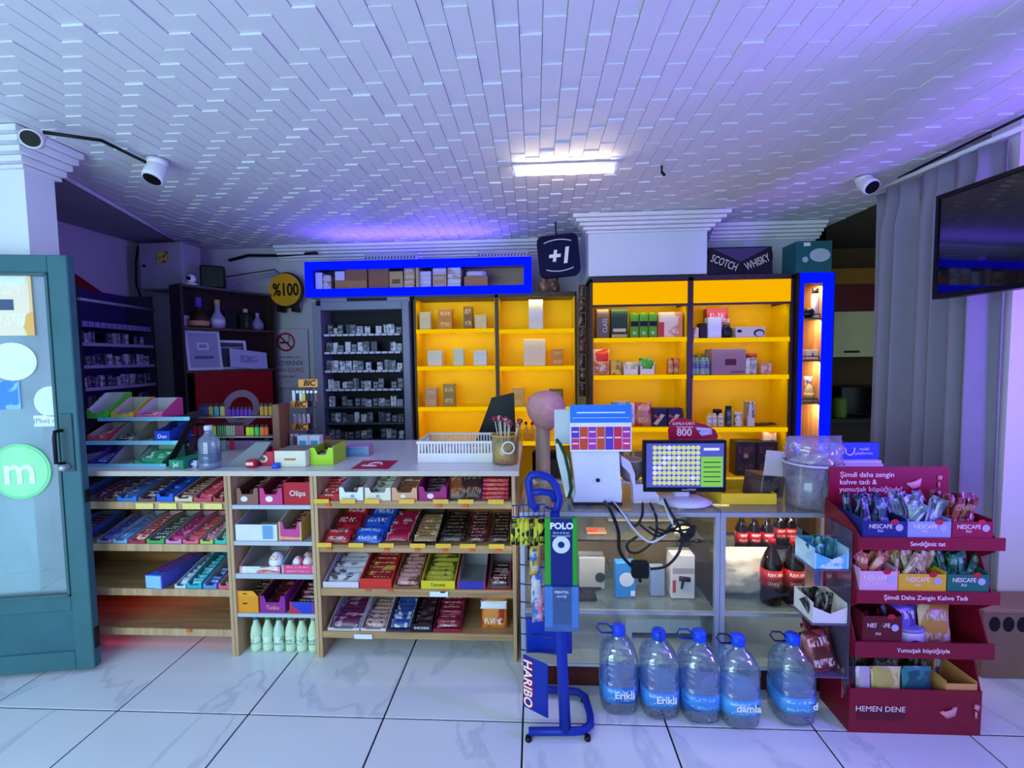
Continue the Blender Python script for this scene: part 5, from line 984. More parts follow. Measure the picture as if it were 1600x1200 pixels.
for i, (px, c, nm) in enumerate(((306, '#d83a3a', 'red'), (314, '#e05050', 'coral'), (322, '#e04880', 'pink'), (329, '#2a6ad0', 'blue'), (338, '#a8d82a', 'lime'))): lighter(px, ZTOP + za + .002, c, '%s lighter at the start of the lower shelf of the lighter rack' % nm, 'lighters on the lower shelf', .026, .082)
for j, (p0, c, nm) in enumerate(((345, '#5a8a58', 'green striped'), (359, '#9ab890', 'pale green striped'), (373, '#a85a68', 'red striped'))):
    for i in range(4): lighter(p0 + i * 3.5, ZTOP + za + .002, c, ORD[i] + '-from-left %s thin lighter on the lower lighter shelf' % nm, '%s lighters' % nm, .011, .085)
for i, (px, c, nm) in enumerate(((392, '#c8e82a', 'neon yellow'), (398, '#b0e02c', 'neon lime'), (406, '#3ad060', 'neon green'), (414, '#f08030', 'neon orange'), (421, '#e86a24', 'deep orange'))): lighter(px, ZTOP + za + .002, c, '%s lighter near the end of the lower shelf' % nm, 'neon lighters', .026, .07)
for i, (px, c, nm) in enumerate(((339, '#2a4a60', 'dark teal'), (349, '#8a9aa0', 'grey'), (362, '#b02840', 'red'), (418, '#6a5a50', 'brown'))): lighter(px, ZTOP + .002, c, '%s lighter standing under the lighter rack shelves' % nm, 'lighters under the shelves', .03, .08, .05)
v = ot(378, 733); t = thing('card_wedge', 'grey sloping card holder with red tag on the worktop', 'card holder', (v.x, v.y + .05, ZTOP + .001)); part('slope', MB().prism([(-.13, 0), (.03, 0), (.13, .13), (.05, .13)], 0, .02), M('#74767c', .5), t); part('red_tag', MB().box(.005, .06, -.035, -.004, 0, .04, .006), M('#b82030', .4), t); part('tag_print', MB().box(.012, .05, -.0365, -.035, .015, .03), M('#e8d0d0'), t); part('support', MB().box(.02, .1, .021, .06, 0, .1), BLACK, t)
def tbox(px0, px1, pyb, pyt, dep, mt, label, name='counter_box', rz=0):
    v0 = ot((px0 + px1) / 2, pyb); w_ = at(px1, pyb, v0.y).x - at(px0, pyb, v0.y).x; h = at((px0 + px1) / 2, pyt, v0.y).z - ZTOP
    t = thing(name, label, 'box', (v0.x, v0.y, ZTOP + .001), rz); part('carton', MB().box(-w_ / 2, w_ / 2, 0, dep, 0, h, .002), mt, t); return t, w_, h
t, w_, h = tbox(396, 428, 728, 706, .1, M('#c8284a', .4), 'crimson box with round cream emblem on the worktop'); part('emblem', disc(0, h * .5, .02, -.002, 0, 20, 1.2), M('#e0d8c0'), t); part('emblem', disc(0, h * .5, .011, -.003, -.002, 16, 1.2), M('#7a5a60'), t)
t, w_, h = tbox(429, 478, 730, 705, .16, M('#e2dcc4', .5), 'cream open box with brown lettering on the worktop'); part('mark', MB().box(-.03, .03, -.0015, 0, h * .42, h * .54), M('#a8783c'), t); part('top_well', MB().box(-w_ / 2 + .005, w_ / 2 - .005, .005, .155, h, h + .001), M('#8a8478'), t)
v = ot(434, 730); t = thing('drink_stopper', 'small bright blue bottle stopper on the worktop', 'stopper', (v.x, v.y - .015, ZTOP + .001)); part('shell', MB().lathe([(.018, 0), (.019, .004), (.017, .024), (0, .026)], 16), M('#2a5ad8', .3), t); part('ridge_ring', MB().lathe([(.0195, .0), (.0195, .005)], 16), M('#1f48b8'), t)
def cutcarton(p0, p1, pyb, pyt, col, label, liner='#4a3a2c'):
    v0 = ot((p0 + p1) / 2, pyb); w_ = at(p1, pyb, v0.y).x - at(p0, pyb, v0.y).x; h = at((p0 + p1) / 2, pyt, v0.y).z - ZTOP
    t = thing('display_carton', label, 'carton', (v0.x, v0.y, ZTOP + .001)); cm = M(col, .4); a_ = w_ / 2
    part('front_panel', MB().prism([(-a_, 0), (a_, 0), (a_, h), (a_ - .025, h), (a_ - .04, h * .6), (-a_ + .04, h * .6), (-a_ + .025, h), (-a_, h)], 0, .003), cm, t)
    part('side_panel', MB().box(-a_, -a_ + .003, .003, .16, 0, h), cm, t); part('side_panel', MB().box(a_ - .003, a_, .003, .16, 0, h * 1.1), cm, t); part('back_panel', MB().box(-a_ + .003, a_ - .003, .157, .16, 0, h * 1.15), M('#6a4a34'), t); part('floor_panel', MB().box(-a_ + .003, a_ - .003, .003, .157, 0, .003), cm, t)
    return t, v0, w_, h
t, v0, w_, h = cutcarton(485, 521, 727, 700, '#a8d62c', 'lime green cut front carton on the worktop')
for i in range(4): tag(link('chocolate_bar', barmesh(w_ - .02, .06, .02, W3('#4a3020', '#a8a080')), None, (v0.x, v0.y + .03 + i * .03, ZTOP + .006), (-.4, 0, 0)), ORD[i] + '-from-front dark bar in the lime green cut front carton', 'chocolate bar', 'bars in the lime carton')
for i in range(2):
    b_ = bxs('medicine_box', 464 + i * 18, 481 + i * 18, 681, 2.66, ZTOP, .05, M('#d8dce4', .5), ORD[i] + '-from-left white box with blue label of two behind the cream box', 'box', 'white boxes with blue labels'); part('blue_label', MB().box(-.022, .022, -.001, 0, .02, .06), M('#4aa0c8'), b_)
bxs('brown_carton', 495, 507, 684, 2.72, ZTOP, .08, M('#7a5240', .6), 'brown carton behind the lime carton')
for i, (px, c, nm) in enumerate(((455, '#8a7088', 'mauve'), (462, '#4a3440', 'plum'))): bottle('small %s jar beside the white boxes' % nm, (at(px - 1, 690, 2.7).x, 2.72, ZTOP + .001), [(.014, 0), (.017, .004), (.017, .06), (.012, .075)], M(c, .3), (.012, .074, .09), '#c0b0b8', name='small_jar', cat='jar')
# orange lettered lighter stand
bs_ = thing('lighter_stand', 'slim counter stand with three orange lettered plates', 'stand', (at(478, 690, 2.8).x, 2.82, ZTOP + .001))
part('post', MB().box(-.012, .03, .02, .03, 0, at(478, 596, 2.8).z - ZTOP), M('#3a3850'), bs_); part('foot', MB().box(-.07, .09, -.02, .08, 0, .01), M('#3a3850'), bs_)
ORG = M('#f0a040', .4)
for (px, py, ph) in ((482, 599, 13), (468, 632, 11), (469, 667, 11)):
    a_ = at(px, py, 2.8); xx = a_.x - bs_.location.x; zz_ = a_.z - ZTOP; hh = ph * 2.8 / FPX / 2; ww = 16 * 2.8 / FPX if ph > 11 else 14 * 2.8 / FPX
    s_ = part('name_plate', MB().box(xx - ww, xx + ww, -.03, -.022, zz_ - hh, zz_ + hh, .004), ORG, bs_); text('BIC', M('#1a1410'), s_, (xx + .008, -.031, zz_), .05, (PI / 2, 0, 0), bold=.0015, shear=.25)
    if ph <= 11: part('tray', MB().box(xx - ww, xx + ww + .04, -.02, .019, zz_ - hh, zz_ - hh + .004), M('#3a3850'), bs_)
for i, (px, c, nm) in enumerate(((457, '#e8e8f0', 'white'), (463, '#1c1c24', 'black'), (468, '#e8e4e8', 'pearl'), (473, '#d8d024', 'yellow'), (479, '#20242c', 'dark'), (485, '#2a3058', 'navy'), (492, '#7a4a30', 'brown'))):
    a_ = at(px, 628, 2.8); t = thing('lighter', '%s slim lighter in the upper tray of the orange lettered stand' % nm, 'lighter', (a_.x, 2.82, a_.z), 0, 'lighters on the stand'); part('body', MB().box(-.010, .010, -.006, .006, 0, .055, .003), M(c, .3), t); part('wind_guard', MB().box(-.008, .008, -.005, .005, .055, .072), ALU, t)
for i in range(4):
    a_ = at(459 + i * 7, 662, 2.8); t = thing('lighter', ORD[i] + '-from-left mauve slim lighter in the lower tray of the orange lettered stand', 'lighter', (a_.x, 2.82, a_.z), 0, 'mauve lighters on the stand'); part('body', MB().box(-.010, .010, -.006, .006, 0, .045, .003), M('#b89ab0', .3), t); part('wind_guard', MB().box(-.008, .008, -.005, .005, .045, .06), ALU, t)
v = ot(556, 713); tb2 = thing('tissue_pack', 'small pink and blue box on the worktop', 'box', (v.x, v.y, ZTOP + .001), .05); part('carton', MB().box(-.075, .075, 0, .09, 0, .055, .003), PR('#6a9ac0', '#c08ab8', '#4a6a94', 1.5), tb2); part('flap', MB().box(-.075, .075, 0, .09, .055, .0565), M('#c88ac0'), tb2)
# crimson mat with logo
q = [ot(548, 733), ot(607, 733), ot(622, 720), ot(568, 720)]; mt_ = thing('payment_mat', 'crimson counter mat with white curl logo', 'mat', (q[0].x, q[0].y, ZTOP + .0008))
part('sheet', MB().prism([(p.x - q[0].x, p.y - q[0].y) for p in q], 0, .0015, 'xy'), M('#b8143c', .4), mt_)
mx_, my_ = (q[0].x + q[2].x) / 2 - q[0].x, (q[0].y + q[2].y) / 2 - q[0].y; part('curl_logo', MB().tube([(mx_ + .035 * math.cos(t_ * .5) * (1 - t_ * .02), my_ + .035 * math.sin(t_ * .5), .0025) for t_ in range(11)], .005, 5).tube([(mx_ - .06, my_ - .03, .0025), (mx_ + .02, my_ - .035, .0025)], .004, 5), M('#f0d8e0'), mt_)
# white basket
by_ = 2.33; x0, x1 = at(653, 733, by_).x, at(770, 733, by_).x; w_ = x1 - x0; bk = thing('plastic_basket', 'white slotted plastic basket on the worktop', 'basket', (x0, by_, ZTOP + .001)); PW = M('#e6e2dc', .35); dp = .27; hh = .115
part('floor_tray', MB().box(.01, w_ - .01, .01, dp - .01, 0, .012), PW, bk)
for (a_, b_, c_, d_) in ((0, w_, 0, .006), (0, w_, dp - .006, dp), (0, .006, .006, dp - .006), (w_ - .006, w_, .006, dp - .006)):
    part('lower_wall', MB().box(a_, b_, c_, d_, .0, .05), PW, bk); part('rim', MB().box(a_ - .006, b_ + .006, c_ - .005, d_ + .005, hh - .014, hh, .003), PW, bk)
sm = MB().box(-.004, .004, 0, .005, .05, hh - .014).mesh('slat', PW)
for i in range(24):
    for y_ in (0, dp - .005): link('slat', sm, bk, (.008 + (w_ - .016) * i / 23, y_, 0))
sy = MB().box(0, .005, -.004, .004, .05, hh - .014).mesh('slat', PW)
for i in range(12):
    for x_ in (0, w_ - .005): link('slat', sy, bk, (x_, .012 + (dp - .024) * i / 11, 0))
for i in range(7): solo('roll_pack', MB().pillow(.10, .06, .05, 6, 5, wob=.006, seed=i), PR('#e4dcd8', '#d8b0a8', '#f0ece8', 3), 'white wrapped pack lying in the white slotted basket', 'pack', (x0 + .06 + (i % 4) * .085, by_ + .06 + (i // 4) * .13, ZTOP + .018), (-.5, 0, .3 * (i - 3)), 'packs in the white basket')
# lollipop jar
v = ot(791, 729); jy = v.y + .075; lj = thing('lollipop_jar', 'clear bucket with yellow contents and round label at the worktop end', 'jar', (at(790, 729, jy).x, jy, ZTOP + .001))
part('bucket', MB().lathe([(.062, 0), (.066, .004), (.074, .15), (.072, .15), (.064, .008), (0, .008)], 24), GL('#fdf6e4', .2, .06, '#f8dca0'), lj); part('rim', MB().tube([(.074 * math.cos(2 * PI * i / 24), .074 * math.sin(2 * PI * i / 24), .15) for i in range(24)], .004, 6, closed=True), M('#e0a83a', .3), lj); part('round_label', MB().tube([(.02 + .03 * math.cos(2 * PI * i / 20), -.0725, .095 + .03 * math.sin(2 * PI * i / 20)) for i in range(20)], .004, 5, closed=True), WHITE, lj)
part('base_filling', MB().lathe([(.055, .01), (.06, .10), (0, .11)], 18), PR('#f4c850', '#b07a94', '#f8e0a0', 3), lj)
for i in range(11):
    a_ = i * 2.4; r_ = .018 + .036 * ((i % 3) / 2); L_ = .17 + .035 * ((i * 7) % 5) / 4
    t = thing('lollipop', 'dark red wrapped lollipop on white stick in the clear bucket', 'lollipop', (lj.location.x + .6 * r_ * math.cos(a_), jy + .6 * r_ * math.sin(a_), ZTOP + .04), 0, 'lollipops in the bucket')
    ex, ey = r_ * .9 * math.cos(a_), r_ * .9 * math.sin(a_); part('stick', MB().cyl((0, 0, 0), (ex, ey, L_), .0022, n=6), M('#e8dfd0'), t); part('candy', MB().lathe([(0, -.015), (.012, -.010), (.016, 0), (.012, .010), (0, .015)], 10, (ex, ey, L_)), PR('#8a1c38', '#d8a0a8', '#6a1028', 2.5), t)
# black monitor leaning behind the worktop
Yk = 2.80; pts = [(at(a_, b_, Yk).x, at(a_, b_, Yk).z) for a_, b_ in ((743, 690), (768, 622), (803, 614), (806, 690))]
km = thing('till_monitor', 'black slanted till screen seen from behind the basket', 'screen', (pts[0][0], Yk, ZTOP + .001)); part('panel', MB().prism([(a_ - pts[0][0], b_ - ZTOP) for a_, b_ in pts], 0, .03), BLACK, km); part('stand', MB().box(.06, .14, .031, .12, 0, .06), BLACK, km)
for i in range(3): bottle(ORD[i] + '-from-left small amber bottle on the low shelf behind the till', (at(812 + i * 10, 690, 3.9).x, 3.9 + .02 * (i % 2), y2z[1][3] + .001), [(.022, 0), (.025, .006), (.025, .09), (.01, .12), (.01, .14)], M('#d8a830', .2), (.012, .138, .16), '#2a2018', name='amber_bottle', grp='amber bottles')
# pole with pink fuzzy head, black chair behind
Yp = 2.78; a_ = at(848, 670, Yp); pl = thing('duster', 'pale wooden pole with soft pink head behind the counter gap', 'duster', (a_.x, Yp, 0))
part('pole', MB().cyl((0, 0, .001), (0, 0, a_.z + .02), .045, .045, 14), WOOD('#b89a80', '#d2b89c', 2, 'Z'), pl); pz = at(855, 642, Yp).z
part('head', MB().lathe([(.03, -.12), (.07, -.09), (.11, -.03), (.125, .03), (.10, .09), (.05, .12), (0, .13)], 18, (.02, 0, pz)), M('#d8a09c', .95, 0, .25, 20, .8), pl)
Yc = 3.1; x0, x1 = at(832, 740, Yc).x, at(884, 740, Yc).x; ch = thing('office_chair', 'black chair back showing between the two counters', 'chair', ((x0 + x1) / 2, Yc, 0)); hw = (x1 - x0) / 2; zt_ = at(858, 704, Yc).z
part('backrest', MB().box(-hw, hw, 0, .05, .55, zt_, .015), BLACK, ch); part('seat', MB().box(-.2, .2, .055, .45, .43, .5, .02), BLACK, ch); part('column', MB().cyl((0, .25, .08), (0, .25, .43), .03), M('#303036'), ch); part('back_bracket', MB().box(-.03, .03, .03, .06, .44, .6), BLACK, ch)
for i in range(5): part('leg', MB().cyl((0, .25, .09), (.25 * math.cos(i * 1.257), .25 + .25 * math.sin(i * 1.257), .03), .02, .014, 8), BLACK, ch)

# ------------------------------------------------------------------ glass counters
YC = 2.0; DC = .55; ZC = at(1000, 799, YC).z
GLS = GL('#f2f6f6', .04)
def glass_counter(label, x0, x1, z0=.125):
    t = thing('glass_counter', label, 'display counter', (x0, YC, 0)); w_ = x1 - x0; p = .022; zs_ = at(1000, 957, YC).z; zu = at(1000, 866, YC).z
    part('kick_board', MB().box(.01, w_ - .01, .03, DC - .03, 0, z0 - .012), WOOD('#4a1410', '#6a2018', 2, 'X'), t)
    part('bottom_board', MB().box(0, w_, 0, DC, z0 - .012, z0, .001), M('#c8cad2', .4), t)
    for x_ in (0, w_ - p):
        for y_ in (0, DC - p): part('post', MB().box(x_, x_ + p, y_, y_ + p, z0, ZC - .026, .002), ALU, t)
    part('top_rail', MB().box(0, w_, 0, p, ZC - .026, ZC - .0065, .002), ALU, t); part('top_rail', MB().box(0, w_, DC - p, DC, ZC - .026, ZC - .0065, .002), ALU, t)
    for x_ in (0, w_ - p): part('top_rail', MB().box(x_, x_ + p, p, DC - p, ZC - .026, ZC - .0065, .002), ALU, t)
    part('front_rail', MB().box(p, w_ - p, .002, .02, zs_ - .012, zs_ + .002), ALU, t)
    part('top_glass', MB().box(.001, w_ - .001, .001, DC - .001, ZC - .006, ZC, .001), GL('#e2ecec', .2, .12, '#c8d0d8'), t)
    part('front_glass', MB().box(p, w_ - p, .006, .010, zs_ + .002, ZC - .027), GLS, t); part('front_glass', MB().box(p, w_ - p, .006, .010, z0 + .001, zs_ - .013), GLS, t)
    part('side_glass', MB().box(.006, .010, p, DC - p, z0, ZC - .027), GLS, t); part('side_glass', MB().box(w_ - .010, w_ - .006, p, DC - p, z0, ZC - .027), GLS, t)
    part('glass_shelf', MB().box(.012, w_ - .012, .024, DC - .03, zs_ - .006, zs_), GL('#dfe8e8', .15, .08), t)
    part('back_panel', MB().box(p, w_ - p, DC - .012, DC - .006, z0, zs_ - .05), M('#d8d4d4', .5), t)
    return t, w_, zs_, zu
XA0, XA1 = at(813, 900, YC).x, at(1125, 900, YC).x; XB1 = at(1412, 900, YC).x
gA, wA, zS, zU = glass_counter('aluminium framed glass counter under the white scale', XA0, XA1)
gB, wB, _, _ = glass_counter('aluminium framed glass counter with cola bottles beside the coffee stand', XA1 + .002, XB1)
part('upper_shelf', MB().box(.29, wA - .012, .16, DC - .03, zU - .006, zU), GL('#dfe8e8', .15, .06), gA); part('shelf_rod', MB().cyl((.27, .15, zU), (wA - .01, .15, zU), .004), BLACK, gA); part('rod_clamp', MB().cyl((wA - .03, .15, zU), (wA - .06, .15, zU), .01), BLACK, gA)
part('sliding_panel', MB().box(.3, .58, DC - .02, DC - .014, zS, zU + .02), M('#b08a68', .5), gA); part('sliding_panel', MB().box(.6, wA - .03, DC - .03, DC - .024, zS, zU + .02), M('#c49a70', .5), gA)
def gi(px0, px1, pyt, Y, zb_, dep, mt, label, name='goods_box', cat='box'): return bxs(name, px0, px1, pyt, Y, zb_, dep, mt, label, cat)
zS1 = zS + .001; zU1 = zU + .001
b_ = gi(917, 948, 832, 2.22, zU1, .07, M('#b87a5c', .5), 'tan box with red stripe on the upper glass shelf'); part('red_stripe', MB().box(-.04, .0, -.001, 0, .015, .03), M('#c83a30'), b_)
gi(950, 1052, 812, 2.40, zU1, .1, M('#9a948c', .6), 'wide grey appliance box at the back of the upper glass shelf')
b_ = gi(962, 993, 880, 2.12, zS1, .05, M('#3a8ad0', .4), 'blue hanging box with white mask picture in the glass counter'); part('mask_picture', disc(.005, .09, .035, -.001, 0, 18), M('#d8dce0'), b_); part('corner_mark', MB().box(.025, .045, -.001, 0, .01, .035), WHITE, b_)
gi(1017, 1039, 888, 2.14, zS1, .05, M('#8a9ab8', .5), 'slim grey blue box in the glass counter')
b_ = gi(1050, 1086, 868, 2.12, zS1, .09, M('#d8ccd0', .5), 'white hair dryer box in the glass counter'); part('dryer_picture', MB().tube([(-.02, -.002, .10), (.03, -.002, .095)], .012, 8).tube([(.0, -.002, .095), (-.008, -.002, .05)], .006, 6), INK, b_); part('red_print', MB().box(-.05, -.035, -.001, 0, .03, .09), M('#b84a4a'), b_); part('top_band', MB().box(-.05, .05, -.001, 0, .125, .15), M('#a89aa0'), b_)
for i in range(3): solo('phone_case', MB().box(-.055, .055, -.035, .035, 0, .01, .004), M('#20202a', .3), ORD[i] + '-from-left flat black gadget lying on the glass counter shelf', 'gadget', (at(915 + i * 9, 940, 2.1).x, 2.12 + i * .08, zS1 + .0005), (0, 0, .5 * i), 'flat black gadgets')
b_ = gi(905, 945, 872, 2.2, zS1, .08, M('#b4b0ac', .5), 'pale grey box with lens in the glass counter'); part('lens', disc(.04, .06, .025, -.002, 0, 18), M('#3a3c44', .2), b_)
wx0, wx1 = at(978, 1020, 2.2).x, at(1108, 1020, 2.2).x; zw = at(1040, 968, 2.2).z
wc = thing('white_cubby', 'white open fronted box inside the glass counter', 'box', (wx0, 2.2, .126)); w_ = wx1 - wx0; h = zw - .126
part('side_panel', MB().box(0, .03, 0, .3, 0, h), WHITE, wc); part('side_panel', MB().box(w_ - .02, w_, 0, .3, 0, h), WHITE, wc); part('top_panel', MB().box(.03, w_ - .02, 0, .3, h - .07, h), WHITE, wc); part('back_panel', MB().box(.03, w_ - .02, .28, .3, 0, h - .07), M('#2a4a54', .6), wc)
# cola
COLA = M('#1c0c0a', .1); RL = PR('#b01420', '#b01420', '#e8dcdc', 2.6, .35, (1, 1, .5), .6, .68)
cp = [(.035, 0), (.045, .008), (.047, .04), (.043, .09), (.047, .14), (.045, .19), (.03, .235), (.014, .27), (.014, .285)]
def cola(px, Y, zb_, s, label, grp):
    t = bottle(label, (at(px, 900, Y).x, Y, zb_), [(a_ * s, b_ * s) for a_, b_ in cp], COLA, (.016 * s, .283 * s, .305 * s), '#a01420', (.0478 * s, .09 * s, .17 * s, RL), name='cola_bottle', grp=grp)
zc2 = at(1175, 866, 2.28).z
part('upper_shelf', MB().box(.02, wB - .02, .2, DC - .03, zc2 - .008, zc2), GL('#dfe8e8', .15, .06), gB)
for i in range(3): cola(1157 + i * 20, 2.3, zc2 + .001, .66, ORD[i] + '-from-left cola bottle with red label on the upper shelf of the glass counter', 'upper cola bottles')
for i in range(2): cola(1216 + i * 16, 2.36, zc2 + .001, .66, ORD[i] + '-from-left dark cola bottle at the back of the upper glass shelf', 'back cola bottles')
for i in range(2): cola(1205 + i * 34, 2.1, zS1, 1.0, ORD[i] + '-from-left large cola bottle with red label on the main glass shelf', 'large cola bottles')
solo('plastic_bag', MB().pillow(.30, .22, .16, 12, 10, wob=.014, seed=9), M('#d8c8b8', .35, 0, .1, 9, .4), 'crumpled white plastic bag in the glass counter', 'bag', (at(1163, 930, 2.16).x, 2.18, zS1), (-.15, 0, 0))
for q in ((XA0 + XA1) / 2, (XA1 + XB1) / 2):
    area('cabinet_fill', (q, YC + .04, ZC - .035), (q, YC + .4, .3), .7, .015, 4.5, (1, .88, .72))  # added fill lights that brighten the inside of the glass counters
area('cabinet_fill', (XA1 + .1, 2.5, .72), (XA1 + .1, 2.3, .5), .3, .03, .8, (1, .74, .3))  # one more added warm fill, inside the second counter
# ------------------------------------------------------------------ things on the glass counters
zT = ZC + .001
v = atz(932, 789, ZC); Yq = v.y
def q2(px, py, Y): p = at(px, py, Y); return p.x, p.z
sc_ = thing('white_scale', 'white flared price scale tower with dark sensor on the glass counter', 'scale', (v.x, Yq, zT))
ol = [(896, 786), (900, 770), (898, 745), (894, 715), (892, 690), (892, 640), (966, 640), (967, 700), (969, 740), (972, 770), (971, 786)]
part('tower', MB().prism([(q2(a_, b_, Yq)[0] - v.x, max(.012, q2(a_, b_, Yq)[1] - zT)) for a_, b_ in ol], 0, .11), M('#dfe4ee', .3), sc_)
rim_ = [(q2(a_, b_, Yq)[0] - v.x - .006, .06, max(.012, q2(a_, b_, Yq)[1] - zT)) for a_, b_ in [(892, 788), (896, 770), (893, 745), (886, 715), (878, 697), (872, 690)]]
part('green_trim', MB().tube(rim_, .008, 8), M('#0f4a3c', .4), sc_); part('foot_plate', MB().box(-.11, .12, -.01, .13, 0, .0118, .003), M('#2a2a30'), sc_); p_ = q2(934, 750, Yq); part('sensor', MB().lathe([(0, -.010), (.008, -.006), (.010, 0), (.008, .006), (0, .010)], 12, (p_[0] - v.x, -.004, p_[1] - zT)), BLACK, sc_); p_ = q2(936, 760, Yq); part('indicator', MB().box(p_[0] - v.x - .03, p_[0] - v.x + .03, -.001, 0, p_[1] - zT - .002, p_[1] - zT + .001), M('#f6f8fa'), sc_)
x0, z1_ = q2(866, 640, Yq + .12); x1, z0_ = q2(900, 694, Yq + .12); part('rear_display', MB().box(x0 - v.x, x1 - v.x + .1, .12, .15, z0_ - zT, z1_ - zT, .004), M('#c8ccd4', .4), sc_)
ol2 = [(868, 690), (880, 700), (889, 720), (893, 750), (892, 786), (884, 786), (878, 750), (870, 715)]; part('side_fin', MB().prism([(q2(a_, b_, Yq + .12)[0] - v.x, max(0, q2(a_, b_, Yq + .12)[1] - zT)) for a_, b_ in ol2], .12, .135), M('#e2e6ec', .35), sc_)
# price card table
Yr = Yq - .03; (cx_, cz_) = q2(891, 706, Yr); (cx2, cz2) = q2(987, 632, Yr); pc = thing('price_card', 'weekly table card with blue header and coloured columns on the scale', 'card', (cx_, Yr, cz_)); w_, h = cx2 - cx_, cz2 - cz_
part('sheet', MB().box(0, w_, 0, .004, 0, h, .001), M('#e6eaf2', .45), pc); part('blue_header', MB().box(0, w_, -.0012, 0, h * .62, h), M('#2f7ad0', .4), pc); part('header_line', MB().box(.03, w_ - .03, -.002, -.0012, h * .82, h * .85), M('#cfe0f4'), pc); part('header_line', MB().box(.01, w_ - .01, -.002, -.0012, h * .72, h * .73), M('#cfe0f4'), pc)
cols_ = [['#5a3ab0', '#c83a6a'], ['#d04a30'], ['#a03a9c', '#b83aa0'], ['#d05030'], ['#5a3ab0'], ['#d02c4c'], ['#b03a98', '#d03a70']]
for i, c in enumerate(cols_):
    xa, xb = .004 + (w_ - .008) * i / 7 + .0012, .004 + (w_ - .008) * (i + 1) / 7 - .0012
    for j, cc in enumerate(c):
        za_, zb2 = .01 + (h * .5) * (len(c) - 1 - j) / len(c), .01 + (h * .5) * (len(c) - j) / len(c) - .003
        s_ = part('cell', MB().box(xa, xb, -.0012, 0, za_, zb2), M(cc, .45), pc); part('cell_text', MB().box(xa + .004, xb - .004, -.002, -.0012, (za_ + zb2) / 2, (za_ + zb2) / 2 + .006), M('#f0e0ea'), s_)
# grey curved holder and its cup
Yh = Yq + .02; ch_ = thing('curved_cradle', 'pale grey curved cradle between the scale and the monitor', 'cradle', (at(985, 785, Yh).x, Yh, zT)); ox = ch_.location.x
ol3 = [(970, 712), (985, 722), (992, 740), (993, 757), (1014, 757), (1030, 775), (1030, 786), (990, 786), (989, 760), (984, 740), (972, 728)]
part('bracket', MB().prism([(q2(a_, b_, Yh)[0] - ox, max(0, q2(a_, b_, Yh)[1] - zT)) for a_, b_ in ol3], 0, .05), M('#c9c8d4', .35), ch_)
p_ = q2(985, 735, Yh + .1); part('cup', MB().lathe([(.03, -.05), (.055, -.02), (.06, .04), (.05, .06)], 18, (p_[0] - ox, .1, p_[1] - zT)), M('#8a7a7c', .4), ch_); part('cup_lip', MB().tube([(p_[0] - ox + .056 * math.cos(2 * PI * i / 20), .1 + .056 * math.sin(2 * PI * i / 20), p_[1] - zT + .055) for i in range(20)], .006, 6, closed=True), M('#b0a4a8'), ch_)
# till monitor
Ym = Yq + .0; v = atz(1072, 790, ZC); Ym = v.y + .02; (mx0, mz0), (mx1, mz1) = q2(1005, 769, Ym), q2(1136, 688, Ym)
mo = thing('touch_monitor', 'black bordered till touch monitor showing yellow buttons', 'monitor', ((mx0 + mx1) / 2, Ym, zT)); w_ = mx1 - mx0; a_ = w_ / 2; zb0, zb1 = mz0 - zT, mz1 - zT
part('casing', MB().box(-a_, a_, 0, .03, zb0, zb1, .004), M('#101014', .3), mo)
scr = part('screen', MB().box(-a_ + .014, a_ - .014, -.0015, 0, zb0 + .024, zb1 - .014), EM((.10, .12, .62), .9, 'screen_glow'), mo)
sx0, sx1, sz0, sz1 = -a_ + .014, a_ - .014, zb0 + .024, zb1 - .014; sw_, shh = sx1 - sx0, sz1 - sz0
part('side_panel', MB().box(sx0 + sw_ * .71, sx1 - .004, -.002, -.0015, sz0 + .003, sz0 + shh * .70), EM((.30, .75, .12), .8, 'screen_green'), scr)
BY = EM((.72, .80, .42), .85, 'screen_button'); BB = EM((.8, .86, 1.0), .9, 'screen_button_blue'); rb_ = random.Random(2); bm = {}
for m_, nm in ((BY, 0), (BB, 1)): bm[nm] = disc(0, 0, shh * .052, -.0022, -.0016, 14).mesh('button', m_)
for i in range(10):
    for j in range(8): link('button', bm[1 if rb_.random() < .2 else 0], scr, (sx0 + sw_ * (.11 + .062 * i - .006 * (7 - j) * 0), 0, sz0 + shh * (.10 + .115 * j)))
for i in range(5):
    part('panel_line', MB().box(sx0 + sw_ * .74, sx1 - sw_ * .04, -.0026, -.002, sz0 + shh * (.12 + .11 * i), sz0 + shh * (.145 + .11 * i)), M('#2a6a2c'), scr)
part('caption', MB().box(sx0 + sw_ * .74, sx1 - sw_ * .06, -.0026, -.0018, sz0 + shh * .84, sz0 + shh * .9), EM((.8, .85, 1), .9, 'screen_text'), scr)
text('touchPARK', M('#c0c0c8'), mo, (.02, -.0006, zb0 + .012), .014)
part('neck', MB().box(-.035, .035, .031, .07, .015, zb0 + .1, .006), M('#cfd0da', .35), mo); part('base', MB().lathe([(.13, 0), (.135, .006), (.10, .02), (.04, .026), (0, .027)], 28, (0, .03, 0), 1, .75), M('#d4d4de', .3), mo)
